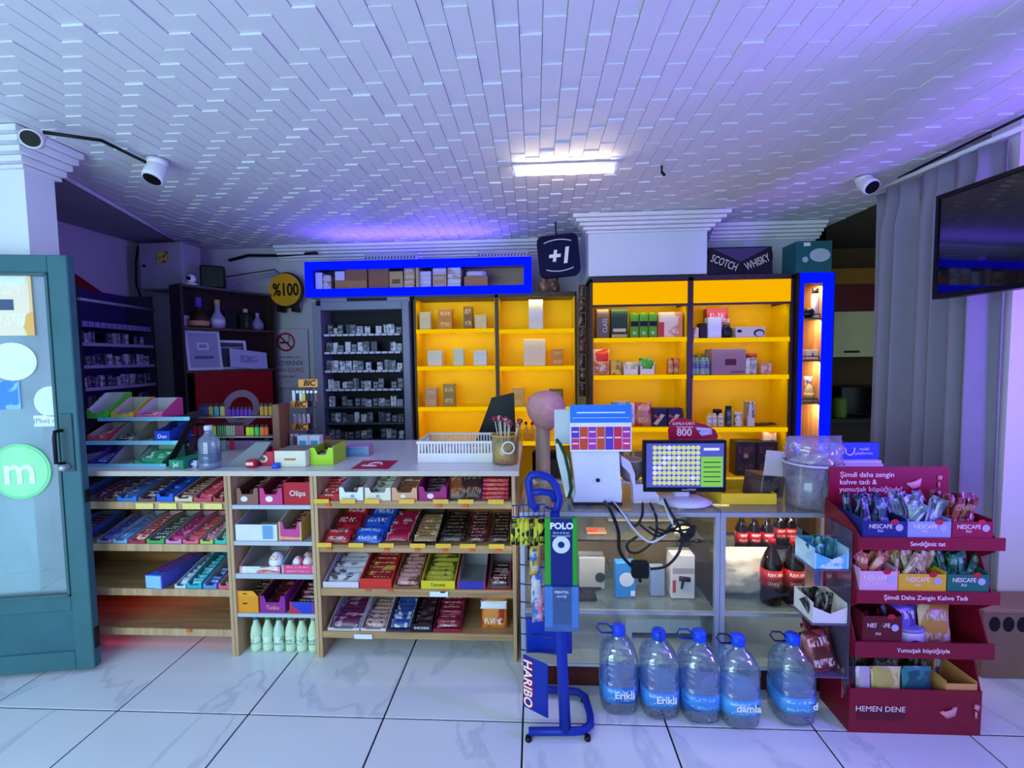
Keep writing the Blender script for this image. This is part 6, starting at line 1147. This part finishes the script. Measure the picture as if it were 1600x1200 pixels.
# red loyalty sign behind the monitor
Yd = Ym + .16; ol4 = [(1046, 690), (1044, 672), (1048, 660), (1058, 654), (1072, 653), (1088, 660), (1104, 664), (1118, 672), (1122, 682), (1118, 690)]; v = at(1083, 690, Yd)
ds = thing('loyalty_sign', 'crimson cut-out sign with white lettering behind the monitor', 'sign', (v.x, Yd, zT)); part('board', MB().prism([(at(a_, b_, Yd).x - v.x, at(a_, b_, Yd).z - zT) for a_, b_ in ol4], 0, .006), M('#a81834', .4), ds)
part('prop', MB().box(-.02, .02, .006, .05, 0, at(1083, 680, Yd).z - zT), M('#7a1426'), ds)
PK_ = M('#f0dcd8'); q_ = lambda px, py: (at(px, py, Yd).x - v.x, -.001, at(px, py, Yd).z - zT)
text('DAMLA KARTI', PK_, ds, q_(1068, 662), .020, sx=.85); text('kampanyası', PK_, ds, q_(1070, 667), .018); text('800', PK_, ds, q_(1069, 676), .05, bold=.001); part('pack_picture', MB().prism([(q_(a_, b_)[0], q_(a_, b_)[2]) for a_, b_ in ((1085, 667), (1111, 669), (1113, 678), (1096, 681))], -.002, 0), PR('#b8b8c8', '#6a7088', '#d8d8e4', 2), ds)
# cables over the counter front
def cab(pts, r, col, label, Ys):
    P = [at(a_, b_, Ys[i] if isinstance(Ys, (list, tuple)) else Ys) for i, (a_, b_) in enumerate(pts)]; S = []
    for i in range(len(P) - 1):
        p0, p1, p2, p3 = P[max(i - 1, 0)], P[i], P[i + 1], P[min(i + 2, len(P) - 1)]
        for k_ in range(5):
            t_ = k_ / 5; S.append(.5 * ((2 * p1) + (-p0 + p2) * t_ + (2 * p0 - 5 * p1 + 4 * p2 - p3) * t_ ** 2 + (-p0 + 3 * p1 - 3 * p2 + p3) * t_ ** 3))
    S.append(P[-1]); return solo('power_cable', MB().tube(S, r, 6), M(col, .4), label, 'cable')
YK = YC - .025
cab([(945, 784), (955, 800), (966, 830), (968, 860), (982, 880), (996, 890)], .008, '#101014', 'thick black cable from the scale down to the adapter', [Yq - .02, YK - .01, YK, YK, YK, YK])
cab([(955, 785), (975, 806), (992, 822), (1003, 806), (1004, 786)], .006, '#101014', 'black cable looping between scale and cradle', [Yq - .02, YK, YK, YK, Yq - .02])
cab([(1016, 786), (1026, 812), (1022, 842), (1000, 862), (984, 862), (980, 850), (996, 838)], .006, '#18181c', 'black cable curling into a loop on the counter front', [Yq - .02, YK, YK, YK, YK, YK, YK])
cab([(1038, 780), (1048, 800), (1064, 830), (1062, 860), (1042, 884), (1016, 889)], .006, '#141418', 'long black cable curving from the monitor to the adapter', [Yq, YK, YK, YK, YK, YK])
cab([(1034, 778), (1046, 808), (1050, 822), (1030, 842), (1012, 846), (990, 826), (976, 806), (960, 786)], .005, '#c8ccd4', 'thin white cable sweeping across the counter front', [Yq, YK - .01, YK - .01, YK - .01, YK - .01, YK - .01, YK - .01, Yq - .02])
for i in range(4): cab([(1000 + i * 14, 820 + 3 * i), (1030 + i * 6, 838 - 4 * i), (1060 + i * 6, 812 + 8 * i), (1085, 830 - 3 * i), (1072 - 4 * i, 846)], .005, '#14141a', ('first', 'second', 'third', 'fourth')[i] + ' strand of the black cable tangle on the counter front', YK - .012 - .004 * i)
a_ = at(998, 888, YK); ad_ = thing('power_adapter', 'black power adapter dangling on its cable in front of the counter', 'adapter', (a_.x, YK - .012, a_.z)); part('brick', MB().box(-.035, .04, -.02, .02, -.035, .04, .008), BLACK, ad_); part('cord_collar', MB().cyl((0, 0, -.035), (.005, 0, -.055), .007), BLACK, ad_)
# yellow tray, bucket of stuff, leaflet stack
v = atz(1180, 795, ZC); yt = thing('yellow_tray', 'translucent yellow tray on the second glass counter', 'tray', (v.x, v.y + .06, zT)); a_ = .125
part('floor_tray', MB().box(-a_, a_, 0, .24, 0, .004), M('#e8c022', .3), yt)
for (x_0, x_1, y_0, y_1) in ((-a_, a_, 0, .004), (-a_, a_, .236, .24), (-a_, -a_ + .004, .004, .236), (a_ - .004, a_, .004, .236)): part('tray_wall', MB().box(x_0, x_1, y_0, y_1, .004, .05), M('#f0ca30', .25), yt)
v = atz(1266, 800, ZC); Yb_ = v.y + .10; bu = thing('clear_bucket', 'clear plastic bucket stuffed with bagged sachets on the glass counter', 'bucket', (at(1266, 760, Yb_).x, Yb_, zT))
part('bucket_wall', MB().lathe([(.09, 0), (.094, .004), (.115, .2), (.112, .2), (.09, .008), (0, .008)], 26), GL('#eeeef6', .3, .12, '#e4dcec'), bu); part('rim', MB().tube([(.115 * math.cos(2 * PI * i / 24), .115 * math.sin(2 * PI * i / 24), .2) for i in range(24)], .005, 6, closed=True), M('#c8c4d8', .3), bu)
rb_ = random.Random(8)
for i in range(12):
    a_ = i * 2.4; r_ = .055 * (i % 3) / 2
    solo('bagged_sachet', MB().pillow(.09, .13, .035, 6, 6, wob=.006, seed=i), PR(('#a8a0b0', '#d0c4d0', '#5a5464')[i % 3], '#d8c8d0', '#3a3444', 3, .3), 'grey foil sachet stuffed into the clear bucket', 'sachet', (bu.location.x + r_ * math.cos(a_), Yb_ + r_ * math.sin(a_), zT + .012 + .09 * (i // 6)), (rb_.uniform(-.4, .4), rb_.uniform(-.5, .5), a_), 'sachets in the clear bucket')
solo('clear_bag', MB().pillow(.25, .16, .19, 14, 12, wob=.018, seed=21), GL('#eee6f4', .6, .24, '#dccfe6', .05, .4), 'crinkled clear plastic bag on top of the bucket', 'bag', (bu.location.x + .01, Yb_, zT + .16))
v = at(1204, 720, Yb_ + .05); lf = thing('leaflet', 'small pale leaflet standing beside the bucket', 'leaflet', (v.x, Yb_ + .05, zT), 0, None, (0, .12, .2)); part('sheet', MB().box(-.05, .05, 0, .003, .12, .24), M('#d8c8cc'), lf); part('holder', MB().box(-.06, .06, -.01, .12, 0, .119, .003), PR('#2a2224', '#5a4a4c', '#18141a', 2), lf)
v = atz(1345, 745, ZC); Yl = 2.34; x0, x1 = at(1306, 720, Yl).x, at(1402, 720, Yl).x; z = zT
ls_ = 0
for i in range(9):
    h_ = .016; wv = (x1 - x0) * (1 - .022 * i); solo('leaflet_pack', MB().box(-wv / 2, wv / 2, 0, .2 - .004 * i, 0, h_, .002), M(('#d8d4e4', '#c8b8d0', '#d86a80', '#dcd8e8')[(i * 3) % 4], .5), ORD[i] + '-from-bottom flat leaflet pack in the stack beside the coffee stand', 'leaflet pack', ((x0 + x1) / 2 - .006 * i, Yl, z), (0, 0, 0), 'stacked leaflet packs'); z += h_ + .0006
lh = thing('leaflet_header', 'blue header card with white cup logo on the leaflet stack', 'card', (at(1343, 686, Yl).x, Yl + .03, z)); hw = sq(1307, 1380, Yl) / 2; part('board', MB().box(-hw, hw, 0, .02, 0, .085, .003), M('#2a50d8', .35), lh); part('cup_logo', MB().tube([(-.05, -.002, .06), (-.045, -.002, .03), (-.025, -.002, .02), (-.008, -.002, .03), (-.003, -.002, .06)], .004, 6), WHITE, lh); text('mobil\nplatformu', WHITE, lh, (.045, -.001, .042), .022)
# ------------------------------------------------------------------ blue sweet stand in front
SB = M('#102c98', .4); st = thing('sweet_stand', 'blue tubular sweet stand with mint and jelly panels', 'display stand', (.08, 1.74, 0)); ox, oy = .08, 1.74
def sp(px, py, Y): p = at(px, py, Y); return (p.x - ox, p.y - oy, p.z)
fl, fr = atz(826, 1143, .03), atz(905, 1141, .03)
part('base_tube', MB().tube([(fl.x - ox, fl.y - oy, .03), (.06, -.005, .03), (.10, 0, .03), (.135, .03, .03), (.14, .08, .03), (.13, .18, .03), (.10, .21, .03), (0, .22, .03), (-.1, .22, .03)], .016, 10), SB, st)
for px, py in ((826, 1157), (918, 1156), (912, 1096)): f_ = atz(px, py, 0); part('foot', MB().lathe([(.012, 0), (.014, .004), (.012, .018)], 10, (f_.x - ox, f_.y - oy, 0)), BLACK, st)
part('pole', MB().tube([(.03, 0, .03), (.02, .01, .3), (.0, .03, .7), sp(867, 800, 1.80)], [.024, .022, .022, .02], 12), SB, st)
part('handle', MB().tube([sp(867, 802, 1.8), sp(872, 790, 1.8), sp(874, 776, 1.8), sp(868, 758, 1.8), sp(858, 746, 1.8), sp(842, 741, 1.79), sp(830, 742, 1.79), sp(826, 750, 1.79), sp(828, 770, 1.79), sp(832, 790, 1.79), sp(840, 796, 1.79)], .016, 10).tube([sp(829, 770, 1.79), sp(845, 768, 1.79), sp(860, 770, 1.8), sp(868, 782, 1.8)], .014, 10), SB, st)
(x0, _, z1), (x1, _, z0) = sp(851, 810, 1.70), sp(903, 985, 1.70); yq = 1.70 - oy; zm = sp(877, 915, 1.70)[2]
pn = part('mint_panel', MB().box(x0, x1, yq, yq + .012, zm, z1, .002), M('#2a9a2c', .35), st); part('navy_field', MB().box(x0 + .022, x1 - .02, yq - .0015, yq, zm, z1), M('#12206e', .35), pn)
text('POLO', WHITE, pn, ((x0 + x1) / 2 + .002, yq - .002, z1 - .03), .034, bold=.0012); text('Serin & ferah\nmentol tazelik!', M('#b8d0e8'), pn, ((x0 + x1) / 2, yq - .002, z1 - .062), .012)
zr = sp(877, 851, 1.70)[2]; part('mint_ring', MB().add([((x0 + x1) / 2 + r_ * math.cos(2 * PI * i / 32), yq - .002, zr + r_ * math.sin(2 * PI * i / 32)) for r_ in (.034, .013) for i in range(32)], [(i, (i + 1) % 32, 32 + (i + 1) % 32, 32 + i) for i in range(32)]), M('#d0d8e4', .4), pn)
lp = part('clear_pocket', MB().box(x0 - .004, x1 + .004, yq - .012, yq + .02, z0, zm - .001, .002), GL('#b8d4f4', .25, .2, '#7ab0e8'), st); part('navy_card', MB().box(x0 + .03, x1 - .024, yq + .004, yq + .008, z0 + .02, zm - .004), M('#12206e', .35), lp)
for a_, b_ in ((x0 - .002, x0 + .028), (x1 - .022, x1 + .002)): part('blue_side', MB().box(a_, b_, yq + .002, yq + .01, z0 + .01, zm - .004), M('#6aa8e0', .35), lp)
text('MENTOL', WHITE, lp, ((x0 + x1) / 2, yq - .0135, zm - .02), .014); text('serinliği', M('#d0e0f0'), lp, ((x0 + x1) / 2, yq - .0135, zm - .036), .012)
(x0, _, z1), (x1, _, z0) = sp(822, 966, 1.88), sp(894, 1022, 1.88); part('rear_panel', MB().box(x0, x1, 1.88 - oy, 1.895 - oy, z0, z1, .003), M('#14309c', .35), st)
# jelly panel turned sideways with its lettering
Pj = sp(834, 1085, 1.74); jr = -1.02
jp = part('jelly_panel', MB().box(-.075, .045, -.004, .004, -.115, .115, .006), SB, st, (Pj[0] + .02, Pj[1] + .04, Pj[2]), (0, 0, -.55))
text('HARIBO', M('#c81c28'), jp, (-.05, -.0055, 0), .058, (PI / 2, PI / 2, 0), bold=.0045, sx=.98); text('HARIBO', M('#f4f0f0'), jp, (-.05, -.0075, 0), .058, (PI / 2, PI / 2, 0), bold=.0008, sx=.98)
# wire basket with hanging packs
bw = MB()
for z_, y_ in ((790, 1.80), (790, 1.92), (808, 1.80)): a_, b_ = sp(800, z_, y_), sp(852, z_ - 2, y_); bw.tube([a_, b_], .003, 6)
for px in range(802, 852, 8): bw.tube([sp(px, 790, 1.92), sp(px, 792, 1.80), sp(px, 808, 1.80)], .002, 5)
part('wire_basket', bw, M('#2a3a8c', .3, .3), st)
part('hook_arm', MB().tube([sp(852, 792, 1.82), sp(864, 796, 1.81)], .006, 6), SB, st)
wl_ = MB()
for py in (882, 912, 940, 965, 990, 1015): wl_.tube([sp(812, py, 1.93), sp(838, py + 3, 1.86), sp(872, py + 8, 1.80)], .0028, 5)
part('wire_ladder', wl_, M('#26386c', .3, .3), st)
for i in range(7):
    a_ = at(803 + i * 7.2, 808, 1.80); solo('hanging_sachet', MB().pillow(.034, .11, .014, 4, 6, wob=.002, seed=i), PR('#1c1a16', '#c8c82c', '#d8d43c', 1.6, .3, (.5, .5, 1.4), .48, .6), ORD[i] + '-from-left black and yellow foil sachet hanging from the wire basket', 'sachet', (a_.x, 1.80 - .004, a_.z - .115), (0, 0, .5), 'black and yellow sachets')
for i, (px, py, c, nm) in enumerate(((836, 875, '#d8b02c', 'yellow and blue'), (838, 920, '#c8c4cc', 'white'), (840, 950, '#d88a9c', 'pink'))):
    a_ = at(px, py, 1.83); solo('hanging_bag', MB().pillow(.05, .12, .03, 5, 6, wob=.004, seed=i + 4), PR(c, '#3a6ab0', '#e8e4e0', 2), '%s sweet bag hanging behind the mint panel' % nm, 'sweet bag', (a_.x, 1.83, a_.z - .06), (0, 0, .3))
# ------------------------------------------------------------------ five water bottles on the floor
BP = [(.0, .0), (.062, .002), (.072, .012), (.076, .03), (.074, .05), (.0775, .06), (.0775, .13), (.074, .14), (.077, .15), (.074, .165), (.077, .18), (.074, .195), (.077, .21), (.076, .225), (.068, .25), (.05, .278), (.03, .295), (.024, .302), (.024, .315), (0, .316)]
WAT = GL('#eaf5fd', .9, .05, '#d8ecfc', .05, .5)
bl = [(971, 1121, 'Erikli', 1.05, .0, .3, 'water bottle nearest the blue stand with white lettered label'), (1036, 1129, 'Erikli', 1.04, -.35, 1.5, 'second water bottle from the blue stand'), (1101, 1135, '', 1.06, .5, .3, 'middle water bottle with its label turned aside'), (1163, 1143, 'damla', 1.05, .1, .35, 'water bottle with green and white lettered label'), (1251, 1139, 'd', 1.04, .45, .2, 'water bottle standing beside the coffee stand')]
for i, (px, py, s_, k_, rz, hr, lb_) in enumerate(bl):
    v = atz(px, py, 0); t = thing('water_bottle', 'large clear ' + lb_, 'bottle', (v.x, v.y + .075, .001), 0, 'five litre water bottles on the floor'); K = lambda L: [(a_ * k_, b_ * k_) for a_, b_ in L]
    part('bottle_body', MB().lathe(K(BP), 32, sq=3.2), WAT, t); part('cap', MB().lathe(K([(.027, .308), (.028, .312), (.028, .338), (.024, .343), (0, .344)]), 18), M('#1c4ad8', .3), t)
    c_, s2 = math.cos(hr), math.sin(hr); hp = [(.026, .014), (.05, .036), (.088, .04), (.096, .026), (.075, .0), (.028, -.004)]
    part('carry_handle', MB().tube([((a_ - .0) * k_ * -c_ - 0 * s2, -a_ * k_ * s2 * .6, (.318 + b_) * k_) for a_, b_ in hp], .004, 6), M('#1634a0' if i not in (3, 4) else '#1a1c50', .3), t)
    lbm = MB().lathe(K([(.0785, .062), (.0785, .128)]), 32, sq=3.2); part('label_band', lbm, PR('#3f8ad6', '#2a68b8', '#8ac4f0', 1.3, .35) if i < 3 else PR('#4a9ad8', '#2f7ac0', '#a8d4f0', 1.3, .35), t)
    if s_: 
        tx = text(s_, WHITE, t, ((.012 if i < 4 else .05) * k_, -.0805 * k_, .098 * k_), .040 * k_ if len(s_) > 1 else .04, (PI / 2, 0, 0), bold=.001)
    if i == 3: part('leaf_mark', MB().prism([(.035, .10), (.062, .095), (.05, .12)], -.081, -.0795), M('#2f8a4a'), t)
# ------------------------------------------------------------------ coffee floor stand
YD = 1.81; dx0, dx1 = atz(1325, 1143, 0).x, atz(1527, 1146, 0).x; DW = dx1 - dx0
CR_ = M('#760e24', .4, 0, .06); cf = thing('coffee_stand', 'tall crimson cardboard floor stand of coffee sachets', 'display stand', (dx0, YD, 0))
zL = [at(1432, y_, YD - .03).z for y_ in (1085, 1027, 942, 858)]
zl1 = [at(1432, y_, YD - .03).z for y_ in (1085, 1004, 924, 840)]
ztop = at(1410, 730, YD + .16).z
for s_ in (0, 1):
    x_ = s_ * (DW - .006)
    part('side_panel', MB().prism([(0, 0), (.18, 0), (.18, ztop - .14), (.06, zl1[3] + .06), (.0, zl1[3] + .03), (-.03, zl1[3]), (-.03, zL[3] - .01), (.02, zL[3] - .05), (-.025, zl1[2]), (-.025, zL[2] - .01), (.02, zL[2] - .05), (-.02, zl1[1]), (-.02, zL[1] - .01), (.03, zL[1] - .04), (0, zL[0])], x_, x_ + .006, 'yz'), CR_, cf)
part('back_panel', MB().box(.006, DW - .006, .174, .18, 0, ztop - .14), CR_, cf)
part('base_front', MB().box(0, DW, -.006, -.0005, 0, zL[0]), M('#7e102a', .35), cf); part('base_floor', MB().box(.006, DW - .006, 0, .173, zL[0] - .07, zL[0] - .066), CR_, cf)
hd = part('header', MB().box(.007, DW - .007, .168, .1735, ztop - .20, ztop), M('#880f30', .35), cf)
TXT = M('#f0d8e2', .5)
for i, s_ in enumerate(('Şimdi daha zengin', 'kahve tadı &', 'yumuşak köpüğüyle!')): text(s_, TXT, hd, (.05, .167, ztop - .035 - .032 * i), .031, align='LEFT')
def cup(parent, x, y, z, r): part('cup_print', MB().lathe([(0, -.001), (r * .5, 0), (r, r * .9), (r * .9, r * .9), (r * .45, r * .1), (0, r * .1)], 16, (0, 0, 0), 1, .12), M('#d8909c', .4), parent, (x, y, z), (0, -.35, 0)); part('spoon_print', MB().tube([(x + r * 2.6, y - .001, z), (x + r * 2.6, y - .001, z + r * .7)], .004, 5).tube([(x + r * 2.6, y - .001, z + r), (x + r * 2.7, y - .001, z + r * 1.5)], .008, 6), M('#d8909c', .4), parent)
cup(hd, DW * .72, .165, ztop - .09, .035)
bf = [c for c in cf.children if c.name.startswith('base_front')][0]; text('HEMEN DENE', TXT, bf, (.12, -.0075, zL[0] * .55), .032); part('arrow', MB().prism([(.03, .055), (.20, .055), (.225, .085), (.20, .115), (.03, .115)], -.0072, -.006), M('#5c0f22', .4), bf); cup(bf, DW * .77, -.009, zL[0] * .42, .036)
caps = [None, 'Yumuşak köpüğüyle', 'Şimdi Daha Zengin Kahve Tadı', 'Sevdiğiniz tat']
for i in (1, 2, 3):
    xo = -.0 if i < 3 else 0; ext_ = (.0, .01, .02, .03)[i]
    tr_ = part('tray', MB().box(.0065, DW - .0065, -.0245, .173, zL[i], zL[i] + .004), CR_, cf); part('tray_lip', MB().box(-.003, DW + .003 + ext_, -.032, -.0255, zL[i] - .004, zl1[i]), M('#7e1030', .35), tr_); text(caps[i], TXT, tr_, (DW * .5, -.033, (zL[i] + zl1[i]) / 2 - .002), .025 if i == 2 else .024)
rb_ = random.Random(11); sm_ = {}
def sachets(x0, x1, y0, y1, zb_, n, mt, label, grp, h=.12, w_=.03):
    for i in range(n):
        k_ = (mt.name, i % 3)
        if k_ not in sm_: sm_[k_] = MB().pillow(w_, h, .014, 4, 6, wob=.0015, seed=i).mesh('sachet', mt)
        o = link('coffee_sachet', sm_[k_], None, (x0 + (x1 - x0) * ((i * .618) % 1), y0 + (y1 - y0) * ((i + .5) / n), zb_), (rb_.uniform(-.35, .25), rb_.uniform(-.55, .55), rb_.uniform(-.4, .4))); tag(o, ORD[i] + '-from-front ' + label, 'coffee sachet', grp)
def cbox(tr, p0, p1, col, hf, hb, label, sach=None, brand=True, n=9):
    zb_ = (zL[tr] + .0045) if tr else zL[0] - .0655; Yb = YD - .022 if tr else YD + .004
    x0, x1 = at(p0, 900 if tr else 1060, Yb).x, at(p1, 900 if tr else 1060, Yb).x
    lo = dx0 + .008; hi = dx1 - .008; x0 = max(lo, x0); x1 = min(hi, x1); w_ = x1 - x0; d_ = .15
    t = thing('coffee_carton', label, 'carton', (x0, Yb, zb_)); cm = M(col, .4)
    LP = (zl1[tr] - zL[tr]) if tr else 0; hf0 = hf; hf = hf + LP + (.012 if tr else 0); hb = max(hb, hf + .01)
    part('tray', MB().box(0, w_, 0, d_, 0, .003).box(0, .003, 0, d_, .003, hb).box(w_ - .003, w_, 0, d_, .003, hb).box(.003, w_ - .003, d_ - .003, d_, .003, hb), cm, t); fp = part('front_panel', MB().box(0, w_, -.002, -.0002, 0, hf), cm, t)
    if brand: text('NESCAFE', TXT, fp, (w_ * .4, -.003, hf - hf0 * .45), .024, sx=.9); text("3'ü1", TXT, fp, (w_ * .4, -.003, hf - hf0 * .85), .014); part('red_corner', disc(w_ * .72, hf - .002, .011, -.0025, -.002, 14, 1.4), M('#b01c34'), fp); part('cup_print', disc(w_ * .82, hf - hf0 * .55, .014, -.0035, -.002, 14), M('#a8a8d0'), fp)
    if sach: sachets(x0 + .02, x1 - .02, Yb + .02, Yb + d_ - .03, zb_ + .006 + (.06 if tr > 1 else .02), int(n * 1.5), sach[0], sach[1], sach[1].split(' in ')[-1], h=sach[2] if len(sach) > 2 else .12)
    return t
cbox(3, 1345, 1414, '#20286c', .045, .08, 'navy lettered coffee carton on the top tray', (PR('#3a4a70', '#16182c', '#9ab0c8', 2, .25), 'navy and silver sachet in the navy coffee carton'), n=11)
cbox(3, 1415, 1482, '#8a9ac8', .045, .08, 'pale blue lettered coffee carton on the top tray', (PR('#6a7c94', '#b8c4d4', '#3a4660', 2, .25), 'steel grey sachet in the pale blue coffee carton'), n=12)
cbox(3, 1484, 1560, '#8a1438', .045, .08, 'crimson lettered coffee carton on the top tray', (PR('#5a1820', '#8a3a34', '#c89a8a', 2, .25), 'dark red sachet in the crimson top tray carton', .13), n=11)
cbox(2, 1343, 1402, '#d0a0bc', .06, .08, 'pink and white coffee carton on the second tray', (PR('#a84438', '#d8907a', '#e8c8c0', 2, .3), 'rust red sachet in the pink and white coffee carton'), n=8)
cbox(2, 1404, 1478, '#d8a82c', .05, .08, 'yellow and tan lettered coffee carton on the second tray', (PR('#b09468', '#d8c8a8', '#6a5a44', 2, .3), 'tan sachet in the yellow and tan coffee carton'), n=11)
cbox(2, 1480, 1545, '#1c6a54', .05, .08, 'green lettered coffee carton on the second tray', (PR('#1c4a3c', '#2f7a60', '#9ab8a8', 2, .25), 'dark green sachet in the green coffee carton'), n=10)
cbox(1, 1350, 1412, '#5c1424', .085, .10, 'dark red coffee carton with cup print on the third tray', (PR('#4a1818', '#7a342c', '#2c0e10', 2, .25), 'maroon sachet in the dark red third tray carton'), n=6)
zt3 = zL[1] + .005
pouch('coffee_pouch', 1438, 962, 56, YD - .02, zt3, PR('#4a3a8c', '#6a5ab8', '#d8d4ea', 1.8, .3), 'violet coffee pouch with white cup on the third tray', 'coffee pouch', .05, -.12, yo=.07, seed=31); 
t = thing('white_tub', 'white tub with black oval mark on the third tray', 'tub', (at(1432, 1000, YD).x, YD + .0, zt3)); part('tub_body', MB().lathe([(.045, 0), (.05, .01), (.052, .06), (.048, .07)], 20, (0, .03, 0), 1, .5), M('#c8c0e0', .3), t); part('oval_mark', disc(0, .03, .011, .001, .005, 16, 2.0), INK, t); part('lid', MB().lathe([(.053, .07), (.053, .078), (.045, .082)], 20, (0, .03, 0), 1, .5), M('#8a80c0', .3), t)
pouch('coffee_pouch', 1492, 962, 50, YD - .02, zt3, PR('#b8843c', '#d8b890', '#c8b8d0', 1.8, .3), 'tan and lilac coffee pouch on the third tray', 'coffee pouch', .05, -.12, yo=.06, seed=33)
zt0 = zL[0] - .065
for i, (p0, p1, c, c2, lb_) in enumerate(((1330, 1352, '#241a24', '#a82c3c', 'black and red coffee pouch on the bottom tray'), (1353, 1376, '#b8a8b8', '#e0d0dc', 'pale coffee pouch with cup on the bottom tray'), (1378, 1425, '#b8a85a', '#d8cc90', 'yellow coffee pouch on the bottom tray'), (1428, 1474, '#1c4a5c', '#2a7a80', 'teal coffee pouch on the bottom tray'))):
    pouch('coffee_pouch', (p0 + p1) / 2, 1050, p1 - p0, YD, zt0, PR(c, c2, c, 1.5, .3), lb_, 'coffee pouch', .03, -.05, yo=.022, seed=40 + i)
cbox(0, 1478, 1527, '#d8985c', .09, .10, 'orange and blue carton on the bottom tray', None, False)
sachets(dx0 + .04, dx1 - .06, YD + .07, YD + .15, zt0 + .003, 16, PR('#3a3c4c', '#8a6a4c', '#c8c4c8', 2, .3), 'mixed dark sachet standing behind the bottom tray pouches', 'sachets behind the bottom pouches', h=.15)
# side hanger with pockets on the stand
hg = thing('side_hanger', 'clear plastic hanger with shelves on the flank of the coffee stand', 'hanger', (dx0 - .003, YD, 0)); hz = [at(1296, y_, 1.86).z for y_ in (882, 965, 1045)]
part('back_sheet', MB().box(-.004, -.001, -.0, .15, hz[2] - .03, hz[0] + .16), GL('#d8d4ea', .3, .1, '#b8b0d8'), hg)
for z_ in hz: part('pocket_shelf', MB().box(-.15, -.005, .0, .15, z_ - .004, z_), GL('#d8d4ea', .3, .15, '#b8b0d8'), hg)
def pbox(z_, col, label, h, sach, lb2):
    t = thing('sachet_carton', label, 'carton', (dx0 - .145, YD + .01, z_ + .001)); cm = col
    part('tray', MB().box(0, .003, 0, .13, 0, h).box(.132, .135, 0, .13, 0, h).box(.003, .132, .127, .13, 0, h).box(.003, .132, 0, .127, 0, .003), cm, t); part('front_panel', MB().prism([(0, 0), (.135, 0), (.135, h * .8), (.07, h * .45), (0, h * .8)], -.002, 0), cm, t)
    sachets(dx0 - .12, dx0 - .035, YD + .03, YD + .11, z_ + .006, 8, sach, lb2, lb2.split(' in ')[-1], h=.10, w_=.03)
pbox(hz[0], PR('#5ab4dc', '#c8e0ee', '#3a9ac8', 1.5), 'turquoise and white sachet carton on the side hanger', .085, PR('#1c6a70', '#7ac0c4', '#123c48', 2, .25), 'teal sachet in the turquoise side carton')
pbox(hz[1], M('#d8d2ce', .5), 'white cut-out sachet carton on the side hanger', .085, PR('#1c1a1a', '#6a6458', '#2c2826', 2, .25), 'black sachet in the white side carton')
for i in range(3): solo('foil_bag', MB().pillow(.12, .16, .05, 8, 8, wob=.006, seed=50 + i), PR('#5a1c20', '#8a3a3c', '#d8b8c0', 2.4, .22), ORD[i] + '-from-front dark red foil bag slumped on the lowest hanger shelf', 'foil bag', (dx0 - .075, YD + .03 + i * .04, hz[2] + .003), (-.25, .2 * (i - 1), 0), 'dark red foil bags on the hanger')
# ------------------------------------------------------------------ carton with oval holes
v = atz(1534, 1060, 0); v2 = at(1534, 950, v.y); hC = at(1570, 958, v.y).z
cr = thing('bottle_crate', 'brown cardboard crate with oval holes on the floor by the wall', 'crate', (v.x, v.y, .001)); wC = min(.62, 2.61 - v.x)
CBD = M('#8a6a5c', .8, 0, .12)
part('body', MB().box(0, wC, 0, .16, 0, hC, .004), CBD, cr); part('lid', MB().box(-.006, wC + .006, -.006, .164, hC, hC + .02, .004), M('#9c7c6c', .8), cr)
for i in range(int(wC / .062) - 0): part('hand_hole', disc(.045 + i * .062, hC - .055, .036, -.0015, .0005, 18, .7), M('#14101a', .8), cr)
